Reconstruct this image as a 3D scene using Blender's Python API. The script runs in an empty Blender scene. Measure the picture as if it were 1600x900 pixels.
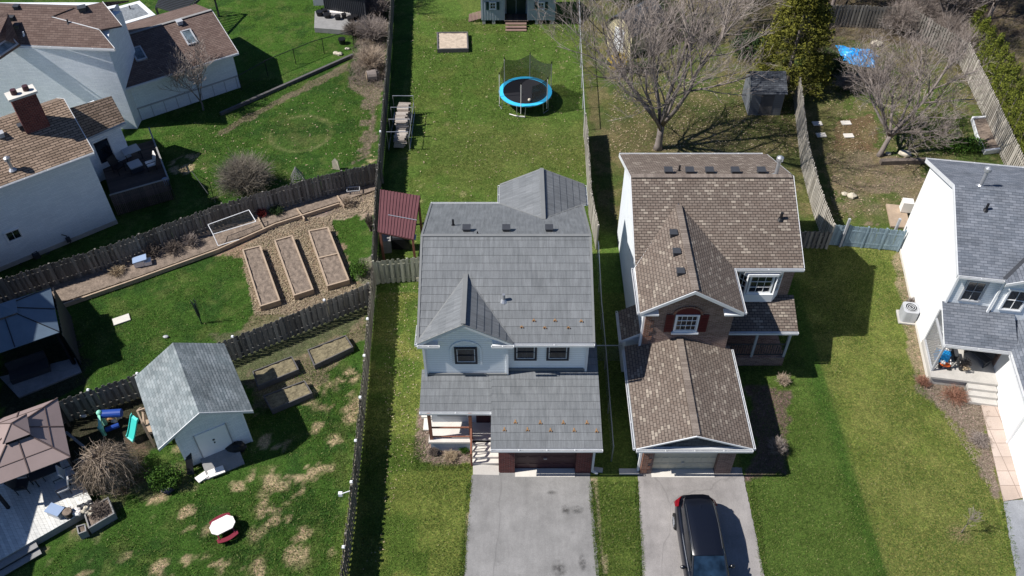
import bpy, math, random
import numpy as np
from mathutils import Vector, Matrix
R = math.radians
random.seed(7)
scn = bpy.context.scene
COL = scn.collection

# ------------------------------------------------------------------ camera
CAM_H, CAM_T, CAM_F = 34.5, R(46), 1375.0
cam_d = bpy.data.cameras.new("camera"); cam = bpy.data.objects.new("camera", cam_d); COL.objects.link(cam)
cam.location = (0, 0, CAM_H); cam.rotation_euler = (R(90) - CAM_T, 0, 0)
cam_d.sensor_width = 36; cam_d.lens = CAM_F / 1600 * 36; cam_d.clip_end = 2000
scn.camera = cam
# ------------------------------------------------------------------ light
SUN_DIR = Vector((0.86, 0.13, -1)).normalized()      # the way the light travels
w = bpy.data.worlds.new("World"); scn.world = w; w.use_nodes = True
nt = w.node_tree; bg = nt.nodes["Background"]; sky = nt.nodes.new("ShaderNodeTexSky")
sky.sky_type = 'NISHITA'; sky.sun_disc = False
elev = math.asin(-SUN_DIR.z); az = math.atan2(-SUN_DIR.x, -SUN_DIR.y)
sky.sun_elevation = elev; sky.sun_rotation = az; sky.altitude = 100; sky.ozone_density = 4.0; sky.dust_density = .3
tn = nt.nodes.new('ShaderNodeMix'); tn.data_type = 'RGBA'; tn.blend_type = 'MULTIPLY'; tn.inputs[0].default_value = 1; tn.inputs[7].default_value = (.86, .97, 1.16, 1)
nt.links.new(sky.outputs[0], tn.inputs[6]); nt.links.new(tn.outputs[2], bg.inputs[0]); bg.inputs[1].default_value = 0.056
sd = bpy.data.lights.new("sun", 'SUN'); sun = bpy.data.objects.new("sun", sd); COL.objects.link(sun)
sun.location = (-40, 0, 60); sun.rotation_euler = SUN_DIR.to_track_quat('-Z', 'Y').to_euler()
sd.energy = 5.0; sd.angle = R(0.53); sd.color = (1.0, 0.96, 0.90)
scn.view_settings.view_transform = 'Standard'; scn.view_settings.look = 'None'
scn.view_settings.exposure = 0.45; scn.view_settings.gamma = 1

# ------------------------------------------------------------------ helpers
def at(u, v, z=0.0):
    """the point of height z seen at (u, v) of the 1600x900 photograph"""
    x = (u - 800) / CAM_F; y = -(v - 450) / CAM_F
    d = Vector((x, y * math.sin(CAM_T) + math.cos(CAM_T), y * math.cos(CAM_T) - math.sin(CAM_T)))
    return Vector((0, 0, CAM_H)) + d * ((z - CAM_H) / d.z)
V = Vector

def root_matrix(o):
    while o.parent: o = o.parent
    return Matrix.Translation(o.location) @ Matrix.Rotation(o.rotation_euler.z, 4, 'Z')

class MB:
    def __init__(s): s.v = []; s.f = []; s.m = []; s.uv = []
    def poly(s, pts, m=0, uv=None):
        b = len(s.v); s.v += [V(p) for p in pts]; s.f.append(tuple(range(b, b + len(pts)))); s.m.append(m); s.uv.append(uv)
    def mesh(s, vs, fs, m=0):
        b = len(s.v); s.v += [V(p) for p in vs]
        for f in fs: s.f.append(tuple(i + b for i in f)); s.m.append(m); s.uv.append(None)
    def hexa(s, p, m=0):
        s.mesh(p, [(0, 3, 2, 1), (4, 5, 6, 7), (0, 1, 5, 4), (1, 2, 6, 5), (2, 3, 7, 6), (3, 0, 4, 7)], m)
    def obox(s, c, a, b, d, m=0):
        c, a, b, d = V(c), V(a), V(b), V(d)
        s.hexa([c - a - b - d, c + a - b - d, c + a + b - d, c - a + b - d, c - a - b + d, c + a - b + d, c + a + b + d, c - a + b + d], m)
    def box(s, x0, x1, y0, y1, z0, z1, m=0):
        s.hexa([(x0, y0, z0), (x1, y0, z0), (x1, y1, z0), (x0, y1, z0), (x0, y0, z1), (x1, y0, z1), (x1, y1, z1), (x0, y1, z1)], m)
    def rbox(s, c, sx, sy, sz, rz=0, m=0):
        ca, sa = math.cos(rz), math.sin(rz)
        s.obox(c, V((ca, sa, 0)) * sx / 2, V((-sa, ca, 0)) * sy / 2, V((0, 0, sz / 2)), m)
    def extr(s, pts, vec, m=0):
        pts = [V(p) for p in pts]; vec = V(vec); n = len(pts)
        nn = V((0, 0, 0))
        for i in range(n): nn += pts[i].cross(pts[(i + 1) % n])
        if nn.dot(vec) > 0: pts = pts[::-1]
        vs = pts + [p + vec for p in pts]
        fs = [tuple(range(n)), tuple(range(2 * n - 1, n - 1, -1))]
        fs += [((i + 1) % n, i, i + n, (i + 1) % n + n) for i in range(n)]
        s.mesh(vs, fs, m)
    def prism(s, p2, z0, z1, m=0): s.extr([(p[0], p[1], z0) for p in p2], (0, 0, z1 - z0), m)
    def slab(s, pts, t, m=0): s.extr([V(p) - V((0, 0, t)) for p in pts], (0, 0, t), m)
    def beam(s, a, b, wd, h, m=0, up=(0, 0, 1)):
        a, b = V(a), V(b); d = b - a; L = d.length
        if L < 1e-6: return
        d /= L; up = V(up)
        if abs(d.dot(up)) > .99: up = V((0, 1, 0))
        r = d.cross(up).normalized(); u = r.cross(d)
        s.obox((a + b) / 2, r * wd / 2, u * h / 2, d * L / 2, m)
    def tube(s, pts, rad, n=6, m=0, cap=True):
        pts = [V(p) for p in pts]; k = len(pts)
        if not hasattr(rad, '__len__'): rad = [rad] * k
        b = len(s.v); ref = None
        for i in range(k):
            d = (pts[min(i + 1, k - 1)] - pts[max(i - 1, 0)])
            if d.length < 1e-9: d = V((0, 0, 1))
            d.normalize()
            if ref is None: ref = d.cross(V((0.3, 1, 0.2)) if abs(d.y) < .8 else V((1, 0.2, .1))).normalized()
            r = (ref - d * ref.dot(d))
            r = r.normalized() if r.length > 1e-6 else d.orthogonal().normalized()
            ref = r; q = d.cross(r)
            for j in range(n):
                a = 2 * math.pi * j / n
                s.v.append(pts[i] + (r * math.cos(a) + q * math.sin(a)) * rad[i])
        for i in range(k - 1):
            for j in range(n):
                j2 = (j + 1) % n
                s.f.append((b + i * n + j, b + i * n + j2, b + (i + 1) * n + j2, b + (i + 1) * n + j)); s.m.append(m); s.uv.append(None)
        if cap:
            s.f.append(tuple(b + j for j in range(n))[::-1]); s.m.append(m); s.uv.append(None)
            s.f.append(tuple(b + (k - 1) * n + j for j in range(n))); s.m.append(m); s.uv.append(None)
    def cyl(s, c, r, h, n=16, r2=None, m=0):
        c = V(c); s.tube([c, c + V((0, 0, h))], [r, r if r2 is None else r2], n, m)
    def sphere(s, c, r, nu=12, nv=8, sc=(1, 1, 1), m=0, jit=0):
        c = V(c); vs = []; fs = []
        for i in range(nv + 1):
            th = math.pi * i / nv
            for j in range(nu):
                ph = 2 * math.pi * j / nu; k = r * (1 + random.uniform(-jit, jit))
                vs.append(c + V((math.sin(th) * math.cos(ph) * k * sc[0], math.sin(th) * math.sin(ph) * k * sc[1], math.cos(th) * k * sc[2])))
        for i in range(nv):
            for j in range(nu):
                fs.append((i * nu + j, (i + 1) * nu + j, (i + 1) * nu + (j + 1) % nu, i * nu + (j + 1) % nu))
        s.mesh(vs, fs, m)
    def courses(s, pts, step, butt, m=0, base=0.0):
        """roof slope laid in rows: the polygon (world points, one plane) is cut into bands up the slope"""
        pts = [V(p) for p in pts]; n = V((0, 0, 0))
        for i in range(len(pts)): n += pts[i].cross(pts[(i + 1) % len(pts)])
        n.normalize()
        if n.z < 0: n = -n; pts = pts[::-1]
        uu = V((0, 0, 1)).cross(n).normalized(); vv = n.cross(uu)
        o = min(pts, key=lambda p: p.dot(vv)); P2 = [((p - o).dot(uu), (p - o).dot(vv)) for p in pts]
        vmax = max(p[1] for p in P2); k = 0
        def clip(pl, val, keep_above):
            out = []
            for i in range(len(pl)):
                a, b = pl[i], pl[(i + 1) % len(pl)]
                ia = (a[1] >= val) if keep_above else (a[1] <= val); ib = (b[1] >= val) if keep_above else (b[1] <= val)
                if ia: out.append(a)
                if ia != ib:
                    t = (val - a[1]) / (b[1] - a[1]); out.append((a[0] + t * (b[0] - a[0]), val))
            return out
        while k * step < vmax - 1e-4:
            v0, v1 = k * step, (k + 1) * step
            q = clip(clip(P2, v0, True), v1, False)
            if len(q) > 2:
                P3 = [o + uu * a + vv * b + n * (base + butt * (v1 - b) / step) for a, b in q]
                s.poly(P3, m, [(a, b) for a, b in q])
                low = sorted([a for a, b in q if b < v0 + 1e-5])
                if len(low) > 1:
                    a0, a1 = low[0], low[-1]
                    e0 = o + uu * a0 + vv * v0; e1 = o + uu * a1 + vv * v0
                    s.poly([e0 + n * (base - .002), e1 + n * (base - .002), e1 + n * (base + butt), e0 + n * (base + butt)], m, [(a0, v0), (a1, v0), (a1, v0 + .01), (a0, v0 + .01)])
            k += 1
    def build(s, name, mat, parent=None, label=None, smooth=False, w=True, group=None, kind=None):
        me = bpy.data.meshes.new(name)
        vs = s.v
        if parent is not None and w:
            inv = root_matrix(parent).inverted(); vs = [inv @ p for p in vs]
        me.from_pydata([tuple(p) for p in vs], [], s.f); me.validate(clean_customdata=False) if False else None
        mats = mat if isinstance(mat, (list, tuple)) else [mat]
        for mm in mats: me.materials.append(mm)
        me.polygons.foreach_set('material_index', s.m)
        if smooth: me.polygons.foreach_set('use_smooth', [True] * len(s.f))
        if len(s.f) < 60000:
            uvl = me.uv_layers.new(name='uv'); data = np.zeros(len(me.loops) * 2, dtype=np.float32)
            me.update(); li = 0
            for fi, f in enumerate(s.f):
                ex = s.uv[fi]
                if ex is not None:
                    for a, b in ex: data[li] = a; data[li + 1] = b; li += 2
                    continue
                n = me.polygons[fi].normal
                if abs(n.z) > .999: uu, vv2 = V((1, 0, 0)), V((0, 1, 0))
                else: uu = V((0, 0, 1)).cross(n).normalized(); vv2 = n.cross(uu)
                for i in f:
                    p = vs[i]; data[li] = p.dot(uu); data[li + 1] = p.dot(vv2); li += 2
            uvl.data.foreach_set('uv', data)
        me.update()
        o = bpy.data.objects.new(name, me); COL.objects.link(o)
        if parent is not None: o.parent = parent
        if label: o['label'] = label
        if group: o['group'] = group
        if kind: o['kind'] = kind
        return o

def tag(o, label, cat, group=None):
    o['label'] = label; o['category'] = cat
    if group: o['group'] = group
    return o
def thing(name, label, cat, loc=(0, 0, 0), rz=0, group=None):
    o = bpy.data.objects.new(name, None); COL.objects.link(o); o.empty_display_size = .3
    o.location = loc; o.rotation_euler = (0, 0, rz); return tag(o, label, cat, group)
def solo(mb, name, mat, label, cat, group=None, smooth=False, loc=None):
    """a thing that is one mesh, its origin at its base"""
    if loc is None:
        xs = [p.x for p in mb.v]; ys = [p.y for p in mb.v]; zs = [p.z for p in mb.v]
        loc = V(((min(xs) + max(xs)) / 2, (min(ys) + max(ys)) / 2, min(zs)))
    loc = V(loc); mb.v = [p - loc for p in mb.v]
    o = mb.build(name, mat, None, smooth=smooth); o.location = loc
    return tag(o, label, cat, group)
def structure(o): o['kind'] = 'structure'; return o
def copy_tree(o, parent=None):
    c = o.copy(); COL.objects.link(c)
    if parent is not None: c.parent = parent
    for ch in [x for x in bpy.data.objects if x.parent == o]: copy_tree(ch, c)
    return c
def loc2(o, x, y, z=0.0):
    """point in the frame of thing o -> world"""
    return root_matrix(o) @ V((x, y, z))

# ------------------------------------------------------------------ materials
def newmat(name):
    m = bpy.data.materials.new(name); m.use_nodes = True
    return m, m.node_tree, m.node_tree.nodes['Principled BSDF']
def N(t, kind, **kw):
    n = t.nodes.new(kind)
    for k, v in kw.items():
        if k.startswith('i_'): n.inputs[k[2:].replace('_', ' ')].default_value = v
        else: setattr(n, k, v)
    return n
def c4(c): return (c[0], c[1], c[2], 1)
def mixc(t, fac, a, b, mode='MIX'):
    n = t.nodes.new('ShaderNodeMix'); n.data_type = 'RGBA'; n.blend_type = mode
    for inp, val in ((n.inputs[0], fac), (n.inputs[6], a), (n.inputs[7], b)):
        if isinstance(val, (int, float)): inp.default_value = val
        elif isinstance(val, tuple): inp.default_value = c4(val)
        else: t.links.new(val, inp)
    return n.outputs[2]
def ramp(t, fac, stops):
    n = t.nodes.new('ShaderNodeValToRGB'); t.links.new(fac, n.inputs[0])
    e = n.color_ramp.elements
    while len(e) < len(stops): e.new(.5)
    for i, (p, c) in enumerate(stops):
        e[i].position = p; e[i].color = c4(c) if isinstance(c, tuple) else (c, c, c, 1)
    return n.outputs[0]
def noise(t, scale, detail=4, rough=.6, vec=None):
    n = N(t, 'ShaderNodeTexNoise'); n.inputs['Scale'].default_value = scale
    n.inputs['Detail'].default_value = detail; n.inputs['Roughness'].default_value = rough
    if vec is not None: t.links.new(vec, n.inputs['Vector'])
    return n.outputs[0]
def tc(t, which='Object', scale=None):
    n = t.nodes.new('ShaderNodeTexCoord'); o = n.outputs[which]
    if scale:
        m = t.nodes.new('ShaderNodeMapping'); m.inputs['Scale'].default_value = scale; t.links.new(o, m.inputs[0]); o = m.outputs[0]
    return o
def bump(t, b, h, strength=.4, dist=.02):
    n = t.nodes.new('ShaderNodeBump'); n.inputs['Strength'].default_value = strength; n.inputs['Distance'].default_value = dist
    t.links.new(h, n.inputs['Height']); t.links.new(n.outputs[0], b.inputs['Normal'])
def M(name, col, rough=.7, var=.18, scale=2.5, fine=25, metal=0, bmp=.15, spec=.3):
    m, t, b = newmat(name); v = tc(t)
    n1 = noise(t, scale, 5, .6, v); n2 = noise(t, fine, 3, .6, v)
    dk = tuple(c * (1 - var) for c in col); lt = tuple(min(1, c * (1 + var)) for c in col)
    c1 = ramp(t, n1, [(.3, dk), (.7, lt)])
    c2 = mixc(t, .35, c1, ramp(t, n2, [(.3, tuple(c * (1 - var * 1.3) for c in col)), (.7, tuple(min(1, c * (1 + var * 1.3)) for c in col))]))
    t.links.new(c2, b.inputs['Base Color']); b.inputs['Roughness'].default_value = rough
    b.inputs['Metallic'].default_value = metal; b.inputs['Specular IOR Level'].default_value = spec
    if bmp: bump(t, b, n2, bmp, .01)
    return m
def Misl(name, a, bcol, rough=.8, stretch=(6, 6, .6), trans=0):
    """each loose piece (board, leaf, chip) has its own tone between two colours"""
    m, t, b = newmat(name); g = t.nodes.new('ShaderNodeNewGeometry')
    c = ramp(t, g.outputs['Random Per Island'], [(0, a), (1, bcol)])
    n1 = noise(t, 3, 4, .6, tc(t, 'Object', stretch))
    c = mixc(t, .6, c, ramp(t, n1, [(.3, .5), (.7, 1.25)]), 'MULTIPLY')
    t.links.new(c, b.inputs['Base Color']); b.inputs['Roughness'].default_value = rough
    b.inputs['Specular IOR Level'].default_value = .2
    return m
def Mbrick(name, c1, c2, mort, bw=.22, bh=.075, ms=.008, rough=.85, blotch=.2, lights=None, offset=.5, bmp=.3, streak=0):
    m, t, b = newmat(name); uv = tc(t, 'UV')
    br = N(t, 'ShaderNodeTexBrick'); t.links.new(uv, br.inputs['Vector'])
    br.inputs['Color1'].default_value = (0, 0, 0, 1); br.inputs['Color2'].default_value = (1, 1, 1, 1); br.inputs['Mortar'].default_value = (.5, .5, .5, 1)
    br.inputs['Scale'].default_value = 1; br.inputs['Mortar Size'].default_value = ms; br.inputs['Mortar Smooth'].default_value = .1
    br.inputs['Brick Width'].default_value = bw; br.inputs['Row Height'].default_value = bh; br.offset = offset
    stops = [(0, c1), (.86 if lights else 1, c2)]
    if lights: stops += [(.90, tuple(lights)), (1, tuple(min(1, x * 1.15) for x in lights))]
    c = ramp(t, br.outputs['Color'], stops)
    c = mixc(t, br.outputs['Fac'], c, mort)
    c = mixc(t, .9, c, ramp(t, noise(t, .7, 5, .65, tc(t)), [(.3, 1 - blotch), (.7, 1 + blotch * .5)]), 'MULTIPLY')
    c = mixc(t, .9, c, ramp(t, noise(t, 30, 2, .6, tc(t)), [(.3, .88), (.7, 1.1)]), 'MULTIPLY')
    if streak: c = mixc(t, .9, c, ramp(t, noise(t, 1, 3, .7, tc(t, 'UV', (9, .9, 1))), [(.32, 1 - streak), (.68, 1 + streak)]), 'MULTIPLY')
    t.links.new(c, b.inputs['Base Color']); b.inputs['Roughness'].default_value = rough; b.inputs['Specular IOR Level'].default_value = .25
    inv = N(t, 'ShaderNodeMath', operation='SUBTRACT'); inv.inputs[0].default_value = 1; t.links.new(br.outputs['Fac'], inv.inputs[1])
    bump(t, b, inv.outputs[0], bmp, .01)
    return m
def Msiding(name, col, pitch=.13, dirt=.1):
    m, t, b = newmat(name); uv = tc(t, 'UV')
    sep = N(t, 'ShaderNodeSeparateXYZ'); t.links.new(uv, sep.inputs[0])
    md = N(t, 'ShaderNodeMath', operation='FRACT'); mul = N(t, 'ShaderNodeMath', operation='MULTIPLY'); mul.inputs[1].default_value = 1 / pitch
    t.links.new(sep.outputs[1], mul.inputs[0]); t.links.new(mul.outputs[0], md.inputs[0])
    c = mixc(t, .9, tuple(col), ramp(t, md.outputs[0], [(0, .35), (.1, .8), (.16, 1.0), (1, 1.0)]), 'MULTIPLY')
    c = mixc(t, .9, c, ramp(t, noise(t, .8, 5, .7, tc(t)), [(.3, 1 - dirt), (.65, 1.0)]), 'MULTIPLY')
    c = mixc(t, .9, c, ramp(t, noise(t, 1, 3, .7, tc(t, 'UV', (5, .5, 1))), [(.3, 1 - dirt * .6), (.7, 1.0)]), 'MULTIPLY')
    t.links.new(c, b.inputs['Base Color']); b.inputs['Roughness'].default_value = .55
    bump(t, b, md.outputs[0], .5, .012)
    return m
def Mglass(name='window_glass', col=(.012, .016, .022)):
    m, t, b = newmat(name); t.links.new(ramp(t, noise(t, 1.5, 3, .6, tc(t)), [(.35, tuple(c * .5 for c in col)), (.7, tuple(c * 2.2 for c in col))]), b.inputs['Base Color'])
    b.inputs['Roughness'].default_value = .06; b.inputs['Specular IOR Level'].default_value = .6
    return m

mt = {}
mt['white'] = M('white_trim', (.78, .79, .80), .45, .04)
mt['gutter'] = M('white_gutter_metal', (.62, .63, .64), .4, .08, bmp=.02)
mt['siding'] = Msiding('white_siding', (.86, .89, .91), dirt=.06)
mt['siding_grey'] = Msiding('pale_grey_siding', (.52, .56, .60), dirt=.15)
mt['stucco'] = M('white_stucco', (.62, .65, .68), .8, .07, 1.2, 30)
mt['conc'] = M('concrete', (.42, .40, .37), .85, .18, 1.3, 22, bmp=.25)
mt['conc_lt'] = M('pale_concrete', (.58, .55, .50), .85, .12, 1.5, 22)
mt['roof_main'] = Mbrick('grey_stone_coated_metal_roof', (.142, .150, .157), (.166, .174, .181), (.10, .106, .112), .42, .37, .005, .55, .10, None, .37, .2, .22)
mt['roof_brown'] = Mbrick('brown_mottled_asphalt_shingle', (.145, .113, .093), (.192, .157, .131), (.045, .036, .031), .25, .145, .014, .95, .15, (.265, .225, .185), .5, .4)
mt['roof_brown2'] = Mbrick('reddish_brown_shingle', (.115, .078, .066), (.165, .118, .10), (.06, .04, .036), .33, .145, .008, .95, .15, None, .5, .3)
mt['roof_tan'] = Mbrick('tan_brown_shingle', (.20, .145, .105), (.32, .235, .175), (.05, .036, .03), .45, .15, .016, .95, .15, None, .5, .4)
mt['roof_slate'] = Mbrick('blue_grey_shingle', (.115, .13, .155), (.19, .205, .235), (.06, .068, .085), .33, .145, .008, .95, .3, None, .5, .3)
mt['roof_shed'] = Mbrick('green_grey_shingle', (.16, .19, .20), (.27, .30, .31), (.10, .12, .125), .30, .145, .008, .95, .4, None, .5, .3)
mt['roof_dark'] = Mbrick('dark_grey_shingle', (.04, .045, .055), (.10, .11, .125), (.02, .02, .026), .33, .145, .008, .95, .3, None, .5, .3)
mt['brick_red'] = Mbrick('dark_red_brick', (.085, .018, .016), (.16, .040, .032), (.20, .15, .14), .22, .075, .006)
mt['brick_brown'] = Mbrick('pinkish_brown_brick', (.15, .085, .065), (.27, .175, .145), (.30, .26, .23), .22, .075, .008)
mt['brick_quoin'] = Mbrick('orange_red_brick', (.18, .07, .04), (.30, .13, .08), (.3, .26, .23), .22, .075, .008)
mt['glass'] = Mglass()
mt['navy'] = M('navy_window_frame', (.012, .016, .03), .4, .1)
mt['black'] = M('black_metal', (.012, .012, .014), .45, .2)
mt['dark'] = M('dark_grey_metal', (.045, .048, .055), .5, .15)
mt['steel'] = M('galvanised_steel', (.42, .43, .45), .35, .12, metal=.6)
mt['maroon'] = M('dark_maroon_door', (.055, .022, .026), .5, .1)
mt['shutter'] = M('dark_red_shutter', (.085, .008, .012), .5, .1)
mt['cream_door'] = M('cream_garage_door', (.50, .48, .38), .5, .06)
mt['copper'] = M('rusty_orange_metal', (.30, .17, .08), .5, .3)
mt['cedar'] = M('reddish_stained_wood', (.23, .095, .06), .7, .2)
mt['wood'] = M('pale_lumber', (.36, .275, .20), .8, .2, 3, 18)
mt['wood_grey'] = M('weathered_grey_wood', (.24, .235, .23), .85, .2, 3, 18)
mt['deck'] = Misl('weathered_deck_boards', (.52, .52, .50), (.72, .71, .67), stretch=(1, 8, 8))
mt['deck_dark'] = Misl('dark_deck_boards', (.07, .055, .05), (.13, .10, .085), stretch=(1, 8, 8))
mt['fence'] = Misl('weathered_fence_boards', (.13, .115, .095), (.27, .245, .205))
mt['fence_dk'] = Misl('old_dark_fence_boards', (.11, .10, .09), (.25, .235, .21))
mt['fence_lt'] = Misl('pale_fence_boards', (.30, .275, .235), (.50, .465, .41))
mt['fence_tan'] = Misl('greenish_tan_fence_boards', (.20, .20, .15), (.36, .35, .27))
mt['fence_blue'] = Misl('blue_grey_painted_boards', (.17, .235, .28), (.25, .33, .38))
mt['soil'] = M('garden_soil', (.185, .145, .115), .95, .55, 5, 17, bmp=1.5)
mt['soil_g'] = M('weedy_soil', (.17, .145, .09), .95, .6, 4, 15, bmp=1.5)
mt['grey_timber'] = M('grey_bed_timber', (.10, .095, .095), .85, .25)
mt['bark'] = M('grey_bark', (.20, .17, .155), .95, .3, 4, 30, bmp=.5)
mt['twig'] = Misl('grey_pink_twigs', (.15, .12, .105), (.38, .325, .29))
mt['twig_tan'] = Misl('tan_twigs', (.26, .20, .15), (.46, .37, .28))
mt['twig_dk'] = Misl('dark_twigs', (.10, .08, .07), (.22, .18, .15))
mt['evergreen'] = Misl('yellowish_evergreen', (.045, .052, .008), (.185, .180, .026))
mt['cedar_leaf'] = Misl('green_cedar_foliage', (.055, .08, .010), (.19, .21, .028))
mt['green_leaf'] = Misl('green_leaves', (.02, .06, .008), (.08, .16, .02))
mt['yellow_leaf'] = Misl('yellow_flowers', (.55, .36, .02), (.75, .55, .05))
mt['leaf_dark'] = Misl('dark_green_leaves', (.015, .03, .01), (.05, .09, .03))
mt['straw'] = Misl('dry_straw', (.26, .19, .12), (.50, .40, .27))
mt['blue_plastic'] = M('bright_blue_plastic', (.02, .30, .70), .35, .08, bmp=0)
mt['sky_plastic'] = M('light_blue_vinyl', (.05, .48, .80), .35, .1, bmp=0)
mt['teal'] = M('teal_plastic', (.05, .50, .45), .4, .06, bmp=0)
mt['navy_plastic'] = M('deep_blue_plastic', (.02, .06, .28), .35, .1, bmp=0)
mt['white_plastic'] = M('white_plastic', (.78, .74, .70), .5, .05, bmp=0)
mt['red_plastic'] = M('dark_red_plastic', (.17, .02, .035), .4, .1, bmp=0)
mt['mat_black'] = M('trampoline_mat', (.012, .012, .015), .7, .1)
mt['taupe'] = M('taupe_canvas', (.26, .20, .19), .85, .08, 1.5, 40)
mt['blue_canvas'] = M('blue_grey_canvas', (.10, .145, .20), .8, .12, 1.5)
mt['cream'] = M('cream_siding', (.55, .49, .30), .7, .08)
mt['grey_shed'] = M('blue_grey_board', (.40, .44, .47), .7, .08)
mt['dkgreen'] = M('dark_green_paint', (.01, .035, .03), .5, .1)
mt['rock'] = M('pale_rock', (.50, .45, .36), .9, .2, 5, 25, bmp=.6)
mt['silver'] = M('silver_grey_paint', (.38, .39, .41), .4, .06)
mt['maroon_roof'] = M('maroon_metal_roofing', (.115, .045, .05), .6, .12)
mt['net'] = None
# ------------------------------------------------------------------ ground
def axis(lo, hi, step, outs):
    a = list(np.arange(lo, hi + 1e-6, step)); return np.array(sorted([-o for o in outs if -o < lo] + a + [o for o in outs if o > hi]))
def vnoise(x, y, s, seed):
    rng = np.random.RandomState(seed); T = rng.rand(128, 128); X = x / s; Y = y / s
    xi = np.floor(X).astype(int); yi = np.floor(Y).astype(int); fx = X - xi; fy = Y - yi
    fx = fx * fx * (3 - 2 * fx); fy = fy * fy * (3 - 2 * fy)
    g = lambda a, b: T[a % 128, b % 128]
    return (g(xi, yi) * (1 - fx) + g(xi + 1, yi) * fx) * (1 - fy) + (g(xi, yi + 1) * (1 - fx) + g(xi + 1, yi + 1) * fx) * fy
def fbm(x, y, s, seed): return (vnoise(x, y, s, seed) * .5 + vnoise(x, y, s / 2.1, seed + 1) * .3 + vnoise(x, y, s / 4.3, seed + 2) * .2)
gx = axis(-42, 42, .17, [55, 80, 140, 300, 700]); gy = np.array([-700., -300, -100, -20, 5] + list(np.arange(13, 76, .17)) + [85, 110, 160, 300, 700])
GX, GY = np.meshgrid(gx, gy); x = GX.ravel(); y = GY.ravel()
def inside(poly, soft=.25):
    """0..1 weight of being inside a polygon, edge blurred and made uneven"""
    xx = x + (vnoise(x, y, .6, 91) - .5) * soft * 2; yy = y + (vnoise(x, y, .6, 92) - .5) * soft * 2
    c = np.zeros(len(x), bool); n = len(poly)
    for i in range(n):
        x1, y1 = poly[i][:2]; x2, y2 = poly[(i + 1) % n][:2]
        if y1 == y2: continue
        cond = ((y1 > yy) != (y2 > yy)) & (xx < (x2 - x1) * (yy - y1) / (y2 - y1) + x1)
        c ^= cond
    return c.astype(float)
def pxp(*p): return [tuple(at(a, b)[:2]) for a, b in p]
def blob(u, v, r, sx=1.0):
    p = at(u, v); d = np.hypot((x - p.x) / sx, y - p.y) / r
    return np.clip(1.25 - d, 0, 1)
base = np.zeros((len(x), 3)); big = fbm(x, y, 5, 3); mid = fbm(x, y, 1.6, 8); sm = fbm(x, y, .7, 15)
def setc(wt, col):
    for k in range(3): base[:, k] = base[:, k] * (1 - wt) + col[k] * wt
G_BACK = (.076, .135, .023); G_LUSH = (.041, .095, .014); G_FRONT = (.128, .165, .034); G_YARD = (.100, .112, .034)
base[:] = (.05, .09, .02)
setc(np.ones(len(x)), G_BACK)
setc((x < -7.6).astype(float), G_LUSH)
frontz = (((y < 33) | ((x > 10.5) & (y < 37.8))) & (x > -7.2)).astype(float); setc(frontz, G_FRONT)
yard = np.clip((x - 5.0) / .3, 0, 1) * np.clip((y - 37.5) / 2, 0, 1); setc(yard, G_YARD)
setc(yard * np.clip((mid - .42) * 5, 0, .8), (.055, .095, .02))
setc(np.clip((x - 31.5) / .5, 0, 1) * (y > 40), (.06, .06, .025))
# right-hand back yard: greener in the middle, bare near the house
setc(inside(pxp((1300, 130), (1420, 110), (1530, 170), (1520, 235), (1440, 250), (1310, 215))) * .8, (.075, .115, .024))
setc(inside(pxp((1290, 240), (1330, 235), (1440, 250), (1440, 330), (1360, 355), (1310, 330))) * np.clip(.4 + mid, 0, 1), (.20, .165, .105))
setc(inside(pxp((1310, 300), (1420, 300), (1410, 350), (1310, 350))) * np.clip((mid - .42) * 5, 0, .85), (.07, .11, .02))
setc(inside(pxp((1310, 185), (1370, 180), (1370, 240), (1300, 235))) * .8, (.16, .10, .06))
setc(blob(1150, 210, 5, 2) * .5, (.09, .075, .04)); setc(blob(1040, 225, 3.2, 1.6) * .5, (.14, .11, .06))
setc(inside(pxp((1240, -60), (1700, -60), (1700, 40), (1540, 66), (1430, 75), (1380, 62), (1240, 55)), .5) * .85, (.075, .058, .042)); setc(inside(pxp((1040, -60), (1250, -60), (1250, 40), (1100, 60), (1030, 30)), .5) * .6, (.09, .075, .04))
setc(yard * np.clip((sm - .5) * 5, 0, .6), (.17, .145, .07))
# front lawns
stripe = 14.9 + (y - 24) * -.18
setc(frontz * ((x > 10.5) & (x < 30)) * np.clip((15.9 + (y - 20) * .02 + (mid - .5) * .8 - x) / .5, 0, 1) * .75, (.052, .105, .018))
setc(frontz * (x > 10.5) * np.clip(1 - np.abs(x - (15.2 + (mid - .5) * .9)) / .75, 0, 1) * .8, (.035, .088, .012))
setc(frontz * (x > 15.6) * np.clip((mid - .35) * 4, 0, .65), (.165, .182, .048))
setc(frontz * (x < -3.5) * np.clip((mid - .5) * 6, 0, .7), (.048, .105, .014))
setc(frontz * (x < -3.5) * (y > 26) * np.clip((sm - .5) * 5, 0, .7), (.18, .19, .05))
setc(((x > 3.4) & (x < 5.8) & (y < 33)) * .5, (.05, .10, .016))
# paler, yellower grass in the big back yard
bk = ((x > -7.6) & (x < 5) & (y > 33)).astype(float)
setc(bk * np.clip((mid - .5) * 4 + np.clip((47 - np.abs(y - 46)) / 47 - .9, 0, 1), 0, .45), (.12, .145, .035))
setc(bk * blob(815, 235, 3.2, 2.2) * .5, (.14, .15, .045))
setc(bk * np.clip((sm - .74) * 9, 0, 1) * .7, (.26, .25, .11))
setc(((x < -7.6) & (y > 44)).astype(float) * blob(470, 30, 9, 2) * .55, (.055, .125, .015))
# left lots: darker mottling
lf = (x < -7.2).astype(float); setc(lf * np.clip((.48 - mid) * 6, 0, .6), (.018, .055, .010)); setc(lf * np.clip((sm - .58) * 5, 0, .5), (.10, .135, .035))
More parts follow.
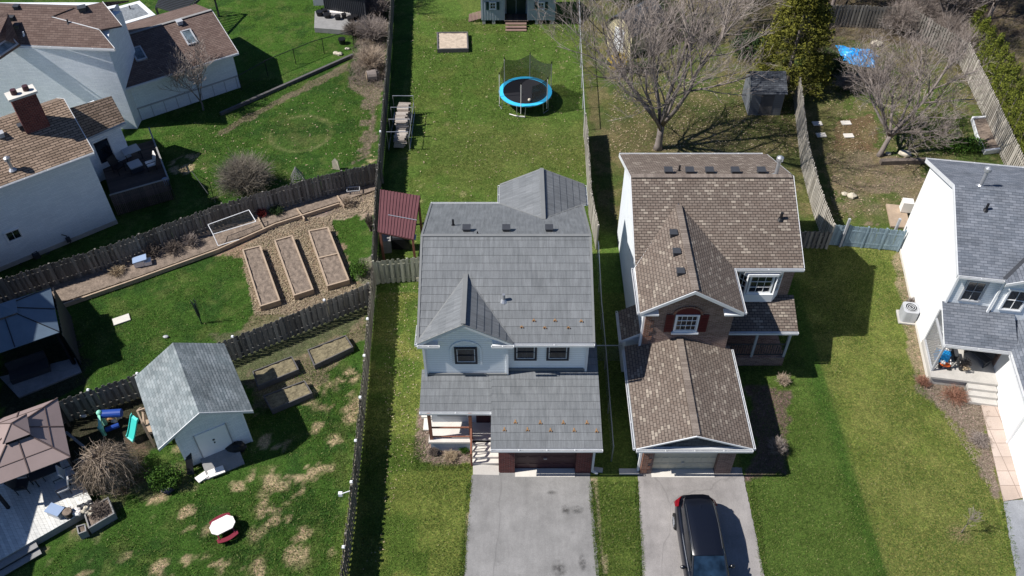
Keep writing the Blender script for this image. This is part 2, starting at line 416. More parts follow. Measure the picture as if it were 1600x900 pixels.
# straw patches
straw = (.44, .35, .205); dry = np.zeros(len(x))
for (u, v, r, sx) in [(245, 774, .42, 1.1), (293, 800, .38, 1), (299, 824, .38, 1), (350, 782, .3, 1), (450, 748, .9, 1.1), (470, 770, .55, .8), (492, 735, .7, 1.1), (430, 800, .8, 1), (462, 865, .5, 1), (470, 835, .5, 1),
                      (425, 745, .4, 1), (522, 858, .35, 1), (505, 635, .5, 1), (515, 610, .9, 1.2), (540, 590, .6, 1), (550, 640, .7, .8), (495, 665, .5, .8), (290, 262, 1.05, 1.1), (300, 250, .8, 1), (312, 872, .4, 1.6), (395, 745, .35, 1),
                      (335, 885, .45, 1.6), (260, 888, .4, 1.5), (400, 888, .45, 1.3), (370, 760, .4, 1), (440, 700, .5, 1), (415, 690, .35, 1), (520, 690, .4, 1), (360, 712, .5, 1), (130, 893, .5, 1.8), (1290, 335, .6, .5), (1278, 320, .8, .4), (575, 245, .8, 1)]:
    dry = np.maximum(dry, blob(u, v, r, sx))
f2 = fbm(x, y, .55, 71)
dry = np.clip((dry + (f2 - .5) * 3.4 + (sm - .5) * 1.2 + (mid - .5) * .8 - .62) * 3.0, 0, 1) * np.clip(dry * 4, 0, 1)
p = at(470, 208); rr = np.hypot((x - p.x), (y - p.y)); ring = np.clip(1 - np.abs(rr - 1.95) / .22, 0, 1) * (.4 + sm * .6)
dry = np.maximum(dry, ring * .38 * np.clip(mid * 3 - .8, 0, 1)); setc(np.clip(1 - rr / 1.9, 0, 1) * .6 * np.clip(mid * 2 - .6, 0, 1), (.17, .12, .075))
farl = (lf > 0) & (y < 34); dry = np.maximum(dry, farl * np.clip((fbm(x, y, 1.1, 44) - .72) * 7, 0, .7) * (y < 27))
setc(dry * .85, straw)
# bark chips, bare soil and darker ground
setc(inside(pxp((330, 395), (455, 335), (525, 322), (515, 345), (550, 438), (562, 452), (480, 490), (395, 492), (378, 400)), .35), (.27, .20, .13))
setc(inside(pxp((500, 345), (590, 270), (588, 330), (560, 345), (535, 340))) * .9, (.38, .31, .22))
setc(inside(pxp((395, 480), (480, 485), (500, 470), (560, 440), (575, 470), (480, 505), (380, 540), (372, 520)), .3) * .85, (.17, .15, .085))
setc(inside(pxp((518, 350), (560, 335), (578, 430), (560, 430), (545, 400)), .1), (.045, .10, .014))
setc(inside(pxp((560, 410), (590, 400), (588, 470), (560, 445))) * .7, (.22, .20, .15))
setc(inside(pxp((395, 585), (480, 545), (575, 498), (568, 530), (500, 600), (400, 650), (380, 600)), .4) * .8, (.19, .155, .10))
setc(inside(pxp((330, 525), (575, 478), (575, 500), (480, 545), (380, 600)), .3) * .6, (.12, .11, .07))
setc(inside(pxp((0, 478), (330, 380), (590, 285), (590, 300), (520, 335), (330, 392), (95, 478), (0, 500)), .1), (.22, .18, .14))
setc(inside(pxp((545, 130), (560, 55), (605, 20), (603, 150), (590, 160), (585, 240), (560, 250), (575, 170)), .5) * .8, (.20, .155, .12))
setc(inside(pxp((340, 205), (480, 130), (545, 95), (545, 110), (440, 160), (340, 215)), .2) * .7, (.18, .14, .10))
setc(inside(pxp((650, 668), (738, 690), (738, 724), (700, 726), (662, 722), (650, 712)), .12), (.22, .17, .13))
setc(inside(pxp((655, 640), (680, 640), (680, 690), (655, 690)), .1), (.22, .17, .13))
setc(inside(pxp((1438, 560), (1452, 590), (1540, 605), (1533, 640), (1552, 720), (1566, 790), (1548, 770), (1520, 690), (1480, 640), (1440, 618), (1425, 575)), .22), (.20, .165, .12))
setc(inside(pxp((1395, 400), (1407, 388), (1434, 505), (1455, 590), (1440, 600), (1420, 560)), .15), (.26, .22, .13))
setc(inside(pxp((1165, 600), (1235, 610), (1225, 740), (1165, 748), (1178, 700)), .2), (.13, .10, .075))
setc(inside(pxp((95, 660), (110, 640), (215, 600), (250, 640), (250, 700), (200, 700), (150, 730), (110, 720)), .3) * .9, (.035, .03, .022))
setc(inside(pxp((0, 540), (100, 500), (135, 560), (130, 600), (0, 660)), .3) * .8, (.03, .03, .025))  # near-black ground tone under and around the dark gazebo
setc(blob(1500, 834, .45, 1.2) * .6, (.26, .19, .12))
setc(inside(pxp((90, 820), (190, 750), (280, 725), (320, 760), (300, 770), (200, 775), (150, 850)), .3) * .35, (.2, .16, .1))
setc(inside(pxp((130, 760), (150, 690), (225, 680), (235, 745), (190, 775)), .3) * .8, (.12, .09, .06))
setc(inside(pxp((922, 745), (932, 745), (948, 900), (936, 900)), .06) * .9, (.34, .29, .18))
setc(inside(pxp((735, 800), (727, 900), (722, 900), (731, 800)), .03) * .9, (.36, .31, .2))
gz = (np.where((np.abs(x) < 42) & (y > 13) & (y < 76), (mid - .5) * .05, 0))
me = bpy.data.meshes.new('ground'); nx, ny = len(gx), len(gy)
me.vertices.add(nx * ny); me.vertices.foreach_set('co', np.stack([x, y, gz - .02], 1).astype(np.float32).ravel())
ii = (np.arange(ny - 1)[:, None] * nx + np.arange(nx - 1)[None, :]).ravel()
q = np.stack([ii, ii + 1, ii + nx + 1, ii + nx], 1).astype(np.int32).ravel(); nf = len(ii)
me.loops.add(nf * 4); me.loops.foreach_set('vertex_index', q); me.polygons.add(nf)
me.polygons.foreach_set('loop_start', np.arange(0, nf * 4, 4, dtype=np.int32)); me.polygons.foreach_set('loop_total', np.full(nf, 4, np.int32))
me.update(); me.polygons.foreach_set('use_smooth', [True] * nf)
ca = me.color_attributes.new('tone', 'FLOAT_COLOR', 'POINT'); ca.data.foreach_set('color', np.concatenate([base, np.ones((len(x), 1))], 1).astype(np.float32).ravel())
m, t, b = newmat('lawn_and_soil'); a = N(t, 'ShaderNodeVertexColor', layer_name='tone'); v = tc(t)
c = mixc(t, 1, a.outputs[0], ramp(t, noise(t, 14, 6, .75, v), [(.30, .42), (.5, .95), (.72, 1.75)]), 'MULTIPLY')
c = mixc(t, 1, c, ramp(t, noise(t, 3.2, 5, .7, v), [(.3, .72), (.7, 1.25)]), 'MULTIPLY')
c = mixc(t, ramp(t, noise(t, 9, 5, .8, v), [(.50, 0.0), (.70, .6)]), c, mixc(t, 1, c, (2.6, 1.75, 2.6), 'MULTIPLY'))
c = mixc(t, ramp(t, noise(t, 26, 3, .8, v), [(.62, 0.0), (.75, .5)]), c, (.42, .40, .22))
t.links.new(c, b.inputs['Base Color']); b.inputs['Roughness'].default_value = .95; b.inputs['Specular IOR Level'].default_value = .1
bump(t, b, noise(t, 22, 5, .8, v), 1.0, .08)
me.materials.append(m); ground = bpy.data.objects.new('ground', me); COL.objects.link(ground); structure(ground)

# ------------------------------------------------------------------ driveways, paths
def Mpave(name, col, dark=.35):
    m, t, b = newmat(name); v = tc(t)
    c = ramp(t, noise(t, .55, 8, .7, v), [(.3, tuple(k * .72 for k in col)), (.7, tuple(k * 1.22 for k in col))])
    c = mixc(t, .8, c, ramp(t, noise(t, 38, 3, .8, v), [(.3, .66), (.7, 1.28)]), 'MULTIPLY')
    c = mixc(t, ramp(t, noise(t, 1.3, 5, .6, v), [(.62, 0.0), (.74, dark)]), c, tuple(k * .4 for k in col))
    c = mixc(t, .8, c, ramp(t, noise(t, 1, 4, .7, tc(t, 'Object', (2.6, .35, 1))), [(.3, .86), (.7, 1.08)]), 'MULTIPLY')
    vo = N(t, 'ShaderNodeTexVoronoi', feature='DISTANCE_TO_EDGE'); vo.inputs['Scale'].default_value = .22
    wob = mixc(t, .45, v, N(t, 'ShaderNodeTexNoise').outputs[1]); t.links.new(wob, vo.inputs['Vector'])
    c = mixc(t, ramp(t, vo.outputs['Distance'], [(0.0, .35), (.003, 0.0)]), c, tuple(k * .35 for k in col))
    t.links.new(c, b.inputs['Base Color']); b.inputs['Roughness'].default_value = .9
    bump(t, b, noise(t, 60, 3, .7, v), .5, .01); return m
mt['drive1'] = Mpave('worn_grey_asphalt', (.225, .22, .215), .45); mt['drive2'] = Mpave('light_worn_asphalt', (.265, .248, .24), .35); mt['drive3'] = Mpave('blue_grey_asphalt', (.24, .25, .27), .2)
def sheet(name, pts, mat, z0=-.1, z1=.012, jag=0, label=None):
    mb = MB(); P = []
    for i in range(len(pts)):
        a, b2 = V((*pts[i][:2], 0)), V((*pts[(i + 1) % len(pts)][:2], 0)); n = max(1, int((b2 - a).length / .12)) if jag else 1
        for k in range(n):
            p = a.lerp(b2, k / n); P.append((p.x + random.uniform(-jag, jag), p.y + random.uniform(-jag, jag)))
    mb.prism(P, z0, z1); o = mb.build(name, mat, None); return structure(o)
sheet('main_driveway', [at(737, 748), at(737, 742), (-.6, 21.7), (-.5, 21.96), (3.5, 21.96), at(924, 760), at(936, 900), (4.2, 8), (-2.6, 8), at(725, 900)], mt['drive1'], jag=.03, z1=.02)
sheet('driveway_apron', [at(739, 742), at(780, 743), at(780, 728), at(739, 726)], mt['conc'], z1=.035)
sheet('neighbour_driveway', [(5.72, 21.95), (10.45, 21.95), at(1194, 900), (10.9, 8), (5.2, 8), at(1004, 900)], mt['drive2'], jag=.02, z1=.02)
sheet('garage_sill', [(.14, 21.88), (2.84, 21.88), (2.84, 21.44), (.14, 21.44)], mt['conc_lt'], z1=.045)
sheet('neighbour_garage_sill', [(6.3, 21.84), (9.14, 21.84), (9.14, 21.42), (6.3, 21.42)], mt['conc_lt'], z1=.045)
sheet('right_driveway', [at(1568, 784), at(1600, 780), (25.5, 17.5), (25.5, 8), (20.6, 8), at(1588, 900)], mt['drive3'], jag=.02, z1=.02)
ms_, t_, b_ = newmat('oil_stain'); b_.inputs['Base Color'].default_value = (.05, .047, .045, 1); b_.inputs['Roughness'].default_value = .8
gr = N(t_, 'ShaderNodeTexGradient', gradient_type='SPHERICAL'); mp_ = N(t_, 'ShaderNodeMapping'); mp_.inputs['Location'].default_value = (-1, -1, -1); mp_.inputs['Scale'].default_value = (2, 2, 2); t_.links.new(tc(t_, 'Generated'), mp_.inputs[0]); t_.links.new(mp_.outputs[0], gr.inputs[0])
mu = N(t_, 'ShaderNodeMath', operation='MULTIPLY'); t_.links.new(gr.outputs[1], mu.inputs[0]); t_.links.new(ramp(t_, noise(t_, 5, 5, .7, tc(t_)), [(.35, 0.0), (.7, 1.0)]), mu.inputs[1]); t_.links.new(mu.outputs[0], b_.inputs['Alpha'])
for u_, v_, rx_, ry_ in ((884, 797, .25, .3), (901, 797, .35, .25), (874, 890, .4, .5), (862, 770, .3, .12), (910, 880, .2, .5)):
    p_ = at(u_, v_); mb_ = MB(); mb_.poly([(p_.x + math.cos(a_ * .3927) * rx_, p_.y + math.sin(a_ * .3927) * ry_, .0255) for a_ in range(16)]); structure(mb_.build('oil_stain', ms_, None))
# flagged path beside the right house
pv = Mbrick('pinkish_paving_slabs', (.40, .32, .27), (.47, .39, .34), (.24, .19, .16), .75, .75, .015, .9, .15, None, 0, .3)
sheet('paved_path', [at(1533, 633), at(1560, 635), at(1590, 735), at(1600, 778), at(1568, 784)], pv, z1=.04)
# ------------------------------------------------------------------ building helpers
def window(parent, c, r, n, ww, hh, frame='white', cols=1, rows=2, trim=.07, sill=False, glass='glass', depth=.07, up=(0, 0, 1), name='window', label=None):
    """window on a wall: c centre on the wall face, r right, n outwards"""
    c, r, n, up = V(c), V(r).normalized(), V(n).normalized(), V(up)
    f = MB()
    for s in (-1, 1):
        f.obox(c + r * s * (ww / 2 + trim / 2) + n * depth / 2, r * trim / 2, n * depth / 2, up * (hh / 2 + trim))
        f.obox(c + up * s * (hh / 2 + trim / 2) + n * depth / 2, r * ww / 2, n * depth / 2, up * trim / 2)
    for i in range(1, cols): f.obox(c + r * (-ww / 2 + ww * i / cols) + n * .025, r * .009, n * .02, up * hh / 2)
    for i in range(1, rows): f.obox(c + up * (-hh / 2 + hh * i / rows) + n * .027, r * ww / 2, n * .022, up * .012)
    o = f.build(name, mt[frame], parent, label)
    g = MB(); g.obox(c + n * .008, r * ww / 2, n * .006, up * hh / 2); gp = g.build('pane', mt[glass], o)
    # inner sash, a paler line inside the frame
    s_ = MB()
    for s in (-1, 1):
        s_.obox(c + r * s * (ww / 2 - .025) + n * .03, r * .02, n * .012, up * (hh / 2 - .005))
        s_.obox(c + up * s * (hh / 2 - .025) + n * .03, r * (ww / 2 - .05), n * .012, up * .02)
    s_.build('sash', mt['gutter'], o)
    if sill:
        k = MB(); k.obox(c - up * (hh / 2 + trim + .06) + n * .07, r * (ww / 2 + trim + .08), n * .07, up * .05); k.build('sill', mt['white'], o)
    return o
# reparent children meshes need world data; build() uses the root frame, so sub-parts line up
def gutter(parent, a, b, n, name='gutter', down=None):
    a, b, n = V(a), V(b), V(n).normalized(); g = MB(); d = (b - a); up = V((0, 0, 1)); L = d.length / 2; d.normalize(); c = (a + b) / 2
    g.obox(c + n * .02, d * L, n * .012, up * .065)            # back
    g.obox(c + n * .105, d * L, n * .006, up * .055)            # front lip
    g.obox(c + n * .06 - up * .052, d * L, n * .05, up * .006) # floor
    k = max(2, int(d.length * L * 2 / 1.2))
    for i in range(k + 1): g.obox(a + (b - a) * (i / k) * .996 + d * .01 + n * .06 + up * .056, d * .015, n * .05, up * .005)
    return g.build(name, mt['gutter'], parent)
def rake(parent, a, b, n, t=.16, name='fascia', mat='gutter'):
    g = MB(); n = V(n).normalized(); a, b = V(a), V(b)
    g.extr([a + V((0, 0, .03)), b + V((0, 0, .03)), b - V((0, 0, t)), a - V((0, 0, t))], n * .035); return g.build(name, mt[mat], parent)
def pipe_vent(parent, p, h, r=.05, mat='steel', name='vent_pipe', cap=False, nrm=None):
    g = MB(); p = V(p); g.tube([p - V((0, 0, .1)), p + V((0, 0, h))], r, 10)
    g.tube([p - V((0, 0, .05)), p + V((0, 0, .08))], [r * 2.6, r * 1.1], 10)
    if cap: g.tube([p + V((0, 0, h - .05)), p + V((0, 0, h + .12))], [r * 1.9, r * 1.9], 12); g.tube([p + V((0, 0, h + .12)), p + V((0, 0, h + .2))], [r * 1.9, r * .6], 12)
    return g.build(name, mt[mat], parent)
def box_vent(parent, p, rz=0, mat='dark', s=.31):
    g = MB(); g.rbox(V(p) + V((0, 0, .09)), s, s, .22, rz); g.rbox(V(p) + V((0, 0, .22)), s * 1.2, s * 1.2, .05, rz); return g.build('roof_vent', mt[mat], parent)
def roof_z(planes, x, y):  # plane through three points
    a, b, c = [V(p) for p in planes[:3]]; n = (b - a).cross(c - a); return a.z - ((x - a.x) * n.x + (y - a.y) * n.y) / n.z

# ------------------------------------------------------------------ main house with the grey roof
H1 = thing('house', 'two-storey white-sided house with light grey tiled metal roof and dark red brick garage', 'house', (0, 27, 0))
XL, XR, YF, YB, ZE, YR, ZR = -4.08, 3.55, 24.6, 33.78, 5.62, 29.2, 7.66
GXL, GXR, GXC, GZ = -4.08, .06, -2.05, 6.86           # front gable
LZ0, LZ1, LY0, LY1 = 2.52, 3.24, 21.3, 25.05           # lower roof: z at the garage gutter / at the wall
def lz(yy): return LZ0 + (LZ1 - LZ0) * (yy - LY0) / (LY1 - LY0)
sF = (ZR - ZE) / (YR - YF)
wl = MB()      # upper storey walls
wl.extr([(-3.78, 25.05, 0), (-3.78, 33.4, 0), (-3.78, 33.4, 5.5), (-3.78, YR, 7.35), (-3.78, 25.05, 5.5)], (7.05, 0, 0))
wl.extr([(-3.79, 24.82, 2.9), (-.22, 24.82, 2.9), (-.22, 24.82, 5.6), (GXC, 24.82, 6.72), (-3.79, 24.82, 5.6)], (0, 1.5, 0))
wl.extr([(-.58, 34.9, 0), (3.4, 34.9, 0), (3.4, 34.9, 5.45), (1.5, 34.9, 6.4), (-.58, 34.9, 5.45)], (0, -1.8, 0))
wl.build('wall', mt['siding'], H1)
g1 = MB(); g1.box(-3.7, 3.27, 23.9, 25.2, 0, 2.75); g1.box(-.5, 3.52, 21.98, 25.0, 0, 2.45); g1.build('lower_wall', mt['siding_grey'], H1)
tr = MB()
for px, py in ((-3.80, 24.80), (-.21, 24.80), (3.28, 25.03)): tr = MB(); tr.box(px - .05, px + .05, py - .03, py + .07, 3.0, 5.45); tr.build('corner_trim', mt['white'], H1)
ar = MB()      # arched trim over the gable window
for i in range(14):
    a0, a1 = math.pi * i / 14, math.pi * (i + 1) / 14; cx, cz = -2.03, 4.86
    P = [V((cx + math.cos(k) * rr, 24.80, cz + math.sin(k) * rr * .95)) for k, rr in ((a0, .62), (a1, .62), (a1, .71), (a0, .71))]; ar.extr(P, (0, -.03, 0))
ar.box(-2.74, -2.65, 24.77, 24.80, 3.95, 4.86); ar.box(-1.41, -1.32, 24.77, 24.80, 3.95, 4.86); ar.build('window_arch', mt['siding'], H1)
window(H1, (-2.03, 24.82, 4.55), (1, 0, 0), (0, -1, 0), .82, .92, 'navy', 1, 2, .09)
window(H1, (.60, 25.05, 4.50), (1, 0, 0), (0, -1, 0), .82, .92, 'navy', 1, 2, .09)
window(H1, (2.03, 25.05, 4.50), (1, 0, 0), (0, -1, 0), .82, .92, 'navy', 1, 2, .09)
# roofs
rf = MB(); ST, BT = .37, .015
yt = YF + (GZ - ZE) / sF                                # where the gable ridge meets the main slope
yn = 25.3; zn = ZE + (yn - YF) * sF; kn = (yt - yn) / (yt - YF); xrn = GXC + (GXR - GXC) * kn - .06; xln = GXC + (GXL - GXC) * kn + .06
rf.courses([(GXR - .05, YF, ZE), (XR, YF, ZE), (XR, YR, ZR), (XL, YR, ZR), (XL, YF + .02, ZE + .02 * sF), (xln, yn, zn), (xrn, yn, zn)], ST, BT)
rf.courses([(XR, YB, ZE), (XL, YB, ZE), (XL, YR, ZR), (XR, YR, ZR)], ST, BT)
ov = .02
rf.courses([(GXC, YF - .05, GZ), (GXC, yt, GZ), (GXL, YF - .05, ZE)], ST, BT, base=.03)
rf.courses([(GXC, yt, GZ), (GXC, YF - .05, GZ), (GXR, YF - .05, ZE)], ST, BT, base=.03)
RX0, RX1, RXC, RY, RZ_ = -.62, 3.72, 1.5, 35.25, 6.64
yrt = YB - (RZ_ - ZE) / sF
rf.courses([(RXC, RY, RZ_), (RX0, RY, ZE - .02), (RX0, YB, ZE - .02), (RXC, yrt, RZ_)], ST, BT, base=.03)
rf.courses([(RX1, RY, ZE - .02), (RXC, RY, RZ_), (RXC, yrt, RZ_), (RX1, YB, ZE - .02)], ST, BT, base=.03)
rf.build('roof', mt['roof_main'], H1)
un = MB()      # roof boards and soffits under the tiles
un.slab([(GXR - .05, YF, ZE - .01), (XR, YF, ZE - .01), (XR, YR, ZR - .01), (XL, YR, ZR - .01), (XL, YF + .02, ZE - .01 + .02 * sF), (xln, yn, zn - .01), (xrn, yn, zn - .01)], .12)
un.slab([(XL, YR, ZR - .01), (XR, YR, ZR - .01), (XR, YB, ZE - .01), (XL, YB, ZE - .01)], .12)
un.slab([(GXL, YF - .05, ZE), (GXC, YF - .05, GZ), (GXC, yt, GZ)], .10); un.slab([(GXC, YF - .05, GZ), (GXR, YF - .05, ZE), (GXC, yt, GZ)], .10)
un.slab([(RXC, RY, RZ_), (RX0, RY, ZE - .02), (RX0, YB, ZE - .02), (RXC, yrt, RZ_)], .10); un.slab([(RX1, RY, ZE - .02), (RXC, RY, RZ_), (RXC, yrt, RZ_), (RX1, YB, ZE - .02)], .10)
un.build('soffit', mt['white'], H1)
rc = MB()      # ridge and valley caps, edge flashing
def cap(a, b, ww=.13, h=.035, mb=None): (mb or rc).beam(V(a) + V((0, 0, .045)), V(b) + V((0, 0, .045)), ww, h)
cap((XL, YR, ZR - .02), (XR, YR, ZR - .02), .16, .02); cap((GXC, YF - .06, GZ + .02), (GXC, yt + .1, GZ + .02), .2); cap((RXC, RY + .01, RZ_ + .02), (RXC, yrt - .1, RZ_ + .02), .2)
for a, b_ in (((XL + .02, YF, ZE), (XL + .02, YR, ZR)), ((XR - .02, YF, ZE), (XR - .02, YR, ZR)), ((XL + .02, YB, ZE), (XL + .02, YR, ZR)), ((XR - .02, YB, ZE), (XR - .02, YR, ZR)), ((GXC, yt, GZ - .0), (GXL, YF, ZE)), ((GXC, yt, GZ), (GXR, YF, ZE)), ((RXC, yrt, RZ_), (RX0, YB, ZE)), ((RXC, yrt, RZ_), (RX1, YB, ZE)),
            ((GXL, YF - .05, ZE), (GXC, YF - .05, GZ)), ((GXR, YF - .05, ZE), (GXC, YF - .05, GZ)), ((RX0, RY, ZE), (RXC, RY, RZ_)), ((RX1, RY, ZE), (RXC, RY, RZ_))): cap(a - V((0, 0, .02)) if isinstance(a, V) else V(a) - V((0, 0, .015)), V(b_) - V((0, 0, .015)), .10, .018)
mt['cap'] = M('grey_ridge_metal', (.175, .18, .18), .6, .08); rc.build('ridge_cap', mt['cap'], H1)
low = MB(); LXL, LXR, PX, PY = -4.08, 3.9, -.92, 23.02
low.courses([(LXL, PY, lz(PY)), (PX, PY, lz(PY)), (PX, LY1, lz(LY1)), (LXL, LY1, lz(LY1))], ST, BT)
low.courses([(PX, LY0, LZ0), (LXR, LY0, LZ0), (LXR, 26.4, lz(26.4)), (PX, 26.4, lz(26.4))], ST, BT)
low.build('lower_roof', mt['roof_main'], H1)
lu = MB(); lu.slab([(LXL, PY, lz(PY) - .01), (PX, PY, lz(PY) - .01), (PX, LY1, lz(LY1) - .01), (LXL, LY1, lz(LY1) - .01)], .12)
lu.slab([(PX, LY0, LZ0 - .01), (LXR, LY0, LZ0 - .01), (LXR, 26.4, lz(26.4) - .01), (PX, 26.4, lz(26.4) - .01)], .12); lu.build('lower_soffit', mt['white'], H1)
fl = MB(); fl.box(-3.8, -.2, 24.74, 24.80, lz(24.8) + .02, lz(24.8) + .12); fl.box(-.2, 3.3, 24.97, 25.03, lz(25.0) + .02, lz(25) + .14); fl.build('wall_flashing', mt['cap'], H1)
gutter(H1, (GXR, YF - .03, ZE - .07), (XR, YF - .03, ZE - .07), (0, -1, 0)); gutter(H1, (XL, YB + .03, ZE - .07), (RX0, YB + .03, ZE - .07), (0, 1, 0))
gutter(H1, (GXL, YF - .10, ZE - .09), (GXL + .95, YF - .10, ZE - .09), (0, -1, 0)); gutter(H1, (GXR - .95, YF - .10, ZE - .09), (GXR, YF - .10, ZE - .09), (0, -1, 0))
gutter(H1, (GXL, YF - .1, ZE - .07), (GXL, YF + 1.0, ZE - .07), (-1, 0, 0))
gutter(H1, (LXL, PY - .02, lz(PY) - .07), (PX, PY - .02, lz(PY) - .07), (0, -1, 0)); gutter(H1, (PX, LY0 - .02, LZ0 - .07), (LXR, LY0 - .02, LZ0 - .07), (0, -1, 0))
gutter(H1, (RX0, RY, ZE - .08), (RX0, YB, ZE - .08), (-1, 0, 0)); gutter(H1, (RX1, RY, ZE - .08), (RX1, YB, ZE - .08), (1, 0, 0))
rake(H1, (GXL, YF - .05, ZE - .02), (GXC, YF - .05, GZ - .02), (0, -1, 0), .14); rake(H1, (GXR, YF - .05, ZE - .02), (GXC, YF - .05, GZ - .02), (0, -1, 0), .14)
rt = MB(); rt.box(GXL + .05, -3.2, YF - .02, 24.84, ZE - .2, ZE - .14); rt.box(-.85, GXR, YF - .02, 24.84, ZE - .2, ZE - .14); rt.build('eave_return', mt['white'], H1)
for sx in (XL, XR):
    rake(H1, (sx, YF, ZE - .04), (sx, YR, ZR - .04), (sx, 0, 0), .14); rake(H1, (sx, YB, ZE - .04), (sx, YR, ZR - .04), (sx, 0, 0), .14)
for (px, py, x0, x1) in ((-3.86, 24.74, 0, 0), (3.62, 21.7, 0, 0), (3.33, 25.0, 0, 0)):
    d = MB(); zt = 5.4 if py > 24 else 2.4; zb = 3.05 if py > 24 else .1; d.box(px - .05, px + .05, py - .05, py + .05, zb, zt)
    if zb < 1: d.beam((px, py, .12), (px + .25, py - .1, .04), .1, .07)
    d.build('downspout', mt['gutter'], H1)
# roof vents, pipe, snow guards
for u in (729, 791, 858):
    p = at(u, 361, 7.45); p.y = YR + .62; p.z = ZR - .62 * sF; box_vent(H1, p)
p = at(708, 347, 7.2); pipe_vent(H1, (p.x, YR + 1.35, ZR - 1.35 * sF), .35, .05, 'black')
p = at(746, 367, 7.6); pipe_vent(H1, (p.x, YR + .2, ZR - .1), .15, .03, 'black')
p = at(787, 472, 6.3); pipe_vent(H1, (p.x, p.y, ZE + (p.y - YF) * sF), .38, .07, 'steel')
def snow(u, v, zz, z0, y0, s, ins=0):
    p = at(u, v, zz)
    for _ in range(6): p = at(u, v, z0 + (p.y - y0) * s)
    g = MB(); z = p.z + .035
    g.box(p.x - .06, p.x + .06, p.y - .01, p.y + .012, z, z + .045); g.box(p.x - .025, p.x + .025, p.y, p.y + .15, z, z + .014); g.box(p.x - .07, p.x - .03, p.y - .05, p.y, z, z + .02); g.box(p.x + .03, p.x + .07, p.y - .05, p.y, z, z + .02)
    g.build('snow_guard', mt['copper'], H1)
for u, v in ((834, 502), (867, 502), (908, 503), (815, 512), (851, 513), (888, 513)): snow(u, v, 5.9, ZE, YF, sF)
for u, v in ((805, 661), (844, 662), (880, 662), (917, 662), (788, 673), (824, 673), (860, 674), (897, 674), (932, 675)): snow(u, v, 2.7, LZ0, LY0, (LZ1 - LZ0) / (LY1 - LY0))
# garage: brick piers, door
bk = MB(); bk.box(-.55, .12, 21.66, 22.02, 0, 2.42); bk.build('brick_pier', mt['brick_red'], H1); bk = MB(); bk.box(2.86, 3.55, 21.66, 22.02, 0, 2.42); bk.box(.12, 2.86, 21.66, 22.02, 2.12, 2.42); bk.box(-.60, -.48, 21.70, 24.0, 0, 2.4); bk.build('brick_pier', mt['brick_red'], H1)
gd = MB()
for i in range(4): gd.box(.12, 2.86, 21.90, 21.975, .02 + i * .525, .525 * (i + 1))
for i in range(4):
    for j in range(5): gd.box(.24 + j * .53, .64 + j * .53, 21.885, 21.905, .12 + i * .525, .43 + i * .525)
gdo = gd.build('garage_door', mt['maroon'], H1); hh = MB(); hh.box(1.42, 1.56, 21.83, 21.885, .85, .90); hh.build('handle', mt['steel'], gdo)
# porch
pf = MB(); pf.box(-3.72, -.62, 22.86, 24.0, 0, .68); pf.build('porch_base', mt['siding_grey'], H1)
pf = MB(); pf.box(-3.80, -1.80, 22.78, 24.0, .68, .80); pf.box(-1.80, -.60, 22.95, 24.0, .68, .80); pf.build('porch_floor', mt['conc_lt'], H1)
st = MB()
for i in range(4): st.box(-1.80, -.60, 22.08 + i * .22, 22.96, .02 if i == 0 else .17 * i, .17 * (i + 1))
st.build('front_steps', mt['conc_lt'], H1)
for px, py in ((-3.68, 22.98), (-1.86, 22.98)):
    c = MB(); c.box(px - .07, px + .07, py - .07, py + .07, .8, lz(23.1) - .1); c.build('porch_post', mt['cedar'], H1)
bm = MB(); bm.box(-3.9, -.92, 23.06, 23.20, lz(23.1) - .32, lz(23.1) - .14); bm.build('porch_beam', mt['cedar'], H1)
rl = MB(); rl.box(-3.68, -1.9, 22.96, 23.01, 1.62, 1.70); rl.box(-3.68, -1.9, 22.96, 23.01, .92, .98)
rl.beam((-1.84, 22.95, 1.68), (-1.84, 22.05, .98), .07, .07); rl.box(-1.88, -1.80, 22.02, 22.10, .02, 1.0)
rl.beam((-1.84, 22.95, .95), (-1.84, 22.08, .30), .05, .05)
for i in range(5): yy = 22.2 + i * .17; rl.box(-1.86, -1.82, yy, yy + .035, .3 + (yy - 22.1) * .78, 1.0 + (yy - 22.1) * .78)
rl.build('porch_railing', mt['cedar'], H1)
dr = MB(); dr.box(-1.65, -.75, 23.86, 23.91, .8, 2.6); do = dr.build('front_door', mt['maroon'], H1); k = MB(); k.sphere((-1.55, 23.82, 1.7), .04, 8, 6); k.build('handle', mt['steel'], do)
window(H1, (-2.75, 23.9, 1.9), (1, 0, 0), (0, -1, 0), 1.2, .95, 'navy', 2, 1, .08)
window(H1, (3.27, 29, 4.5), (0, 1, 0), (1, 0, 0), .9, 1.0, 'white', 1, 2); window(H1, (-3.78, 30.4, 4.6), (0, 1, 0), (-1, 0, 0), .9, 1.0, 'white', 1, 2)

# ------------------------------------------------------------------ neighbour house with the brown roof
H2 = thing('house', 'brick-fronted two-storey house with mottled brown shingle roof beside a parked black car', 'house', (9.5, 29, 0))
bXL, bXR, bYF, bYB, bZE, bYR, bZR = 5.78, 13.68, 29.3, 38.0, 5.5, 33.65, 7.5
wXL, wXR, wYF, wXC, wZ = 5.72, 10.36, 26.46, 7.98, 6.9
s2 = (bZR - bZE) / (bYR - bYF); wyt = bYF + (wZ - bZE) / s2
wl = MB(); wl.extr([(6.08, 29.7, 0), (6.08, 37.6, 0), (6.08, 37.6, 5.4), (6.08, bYR, 7.2), (6.08, 29.7, 5.4)], (7.3, 0, 0))
wl.box(6.06, 10.04, 27.1, 30.2, 0, 5.42); wl.box(5.78, 9.86, 21.95, 27.2, 0, 2.4); wl.box(5.45, 6.1, 27.5, 29.2, 0, 2.6); wl.build('wall', mt['stucco'], H2)
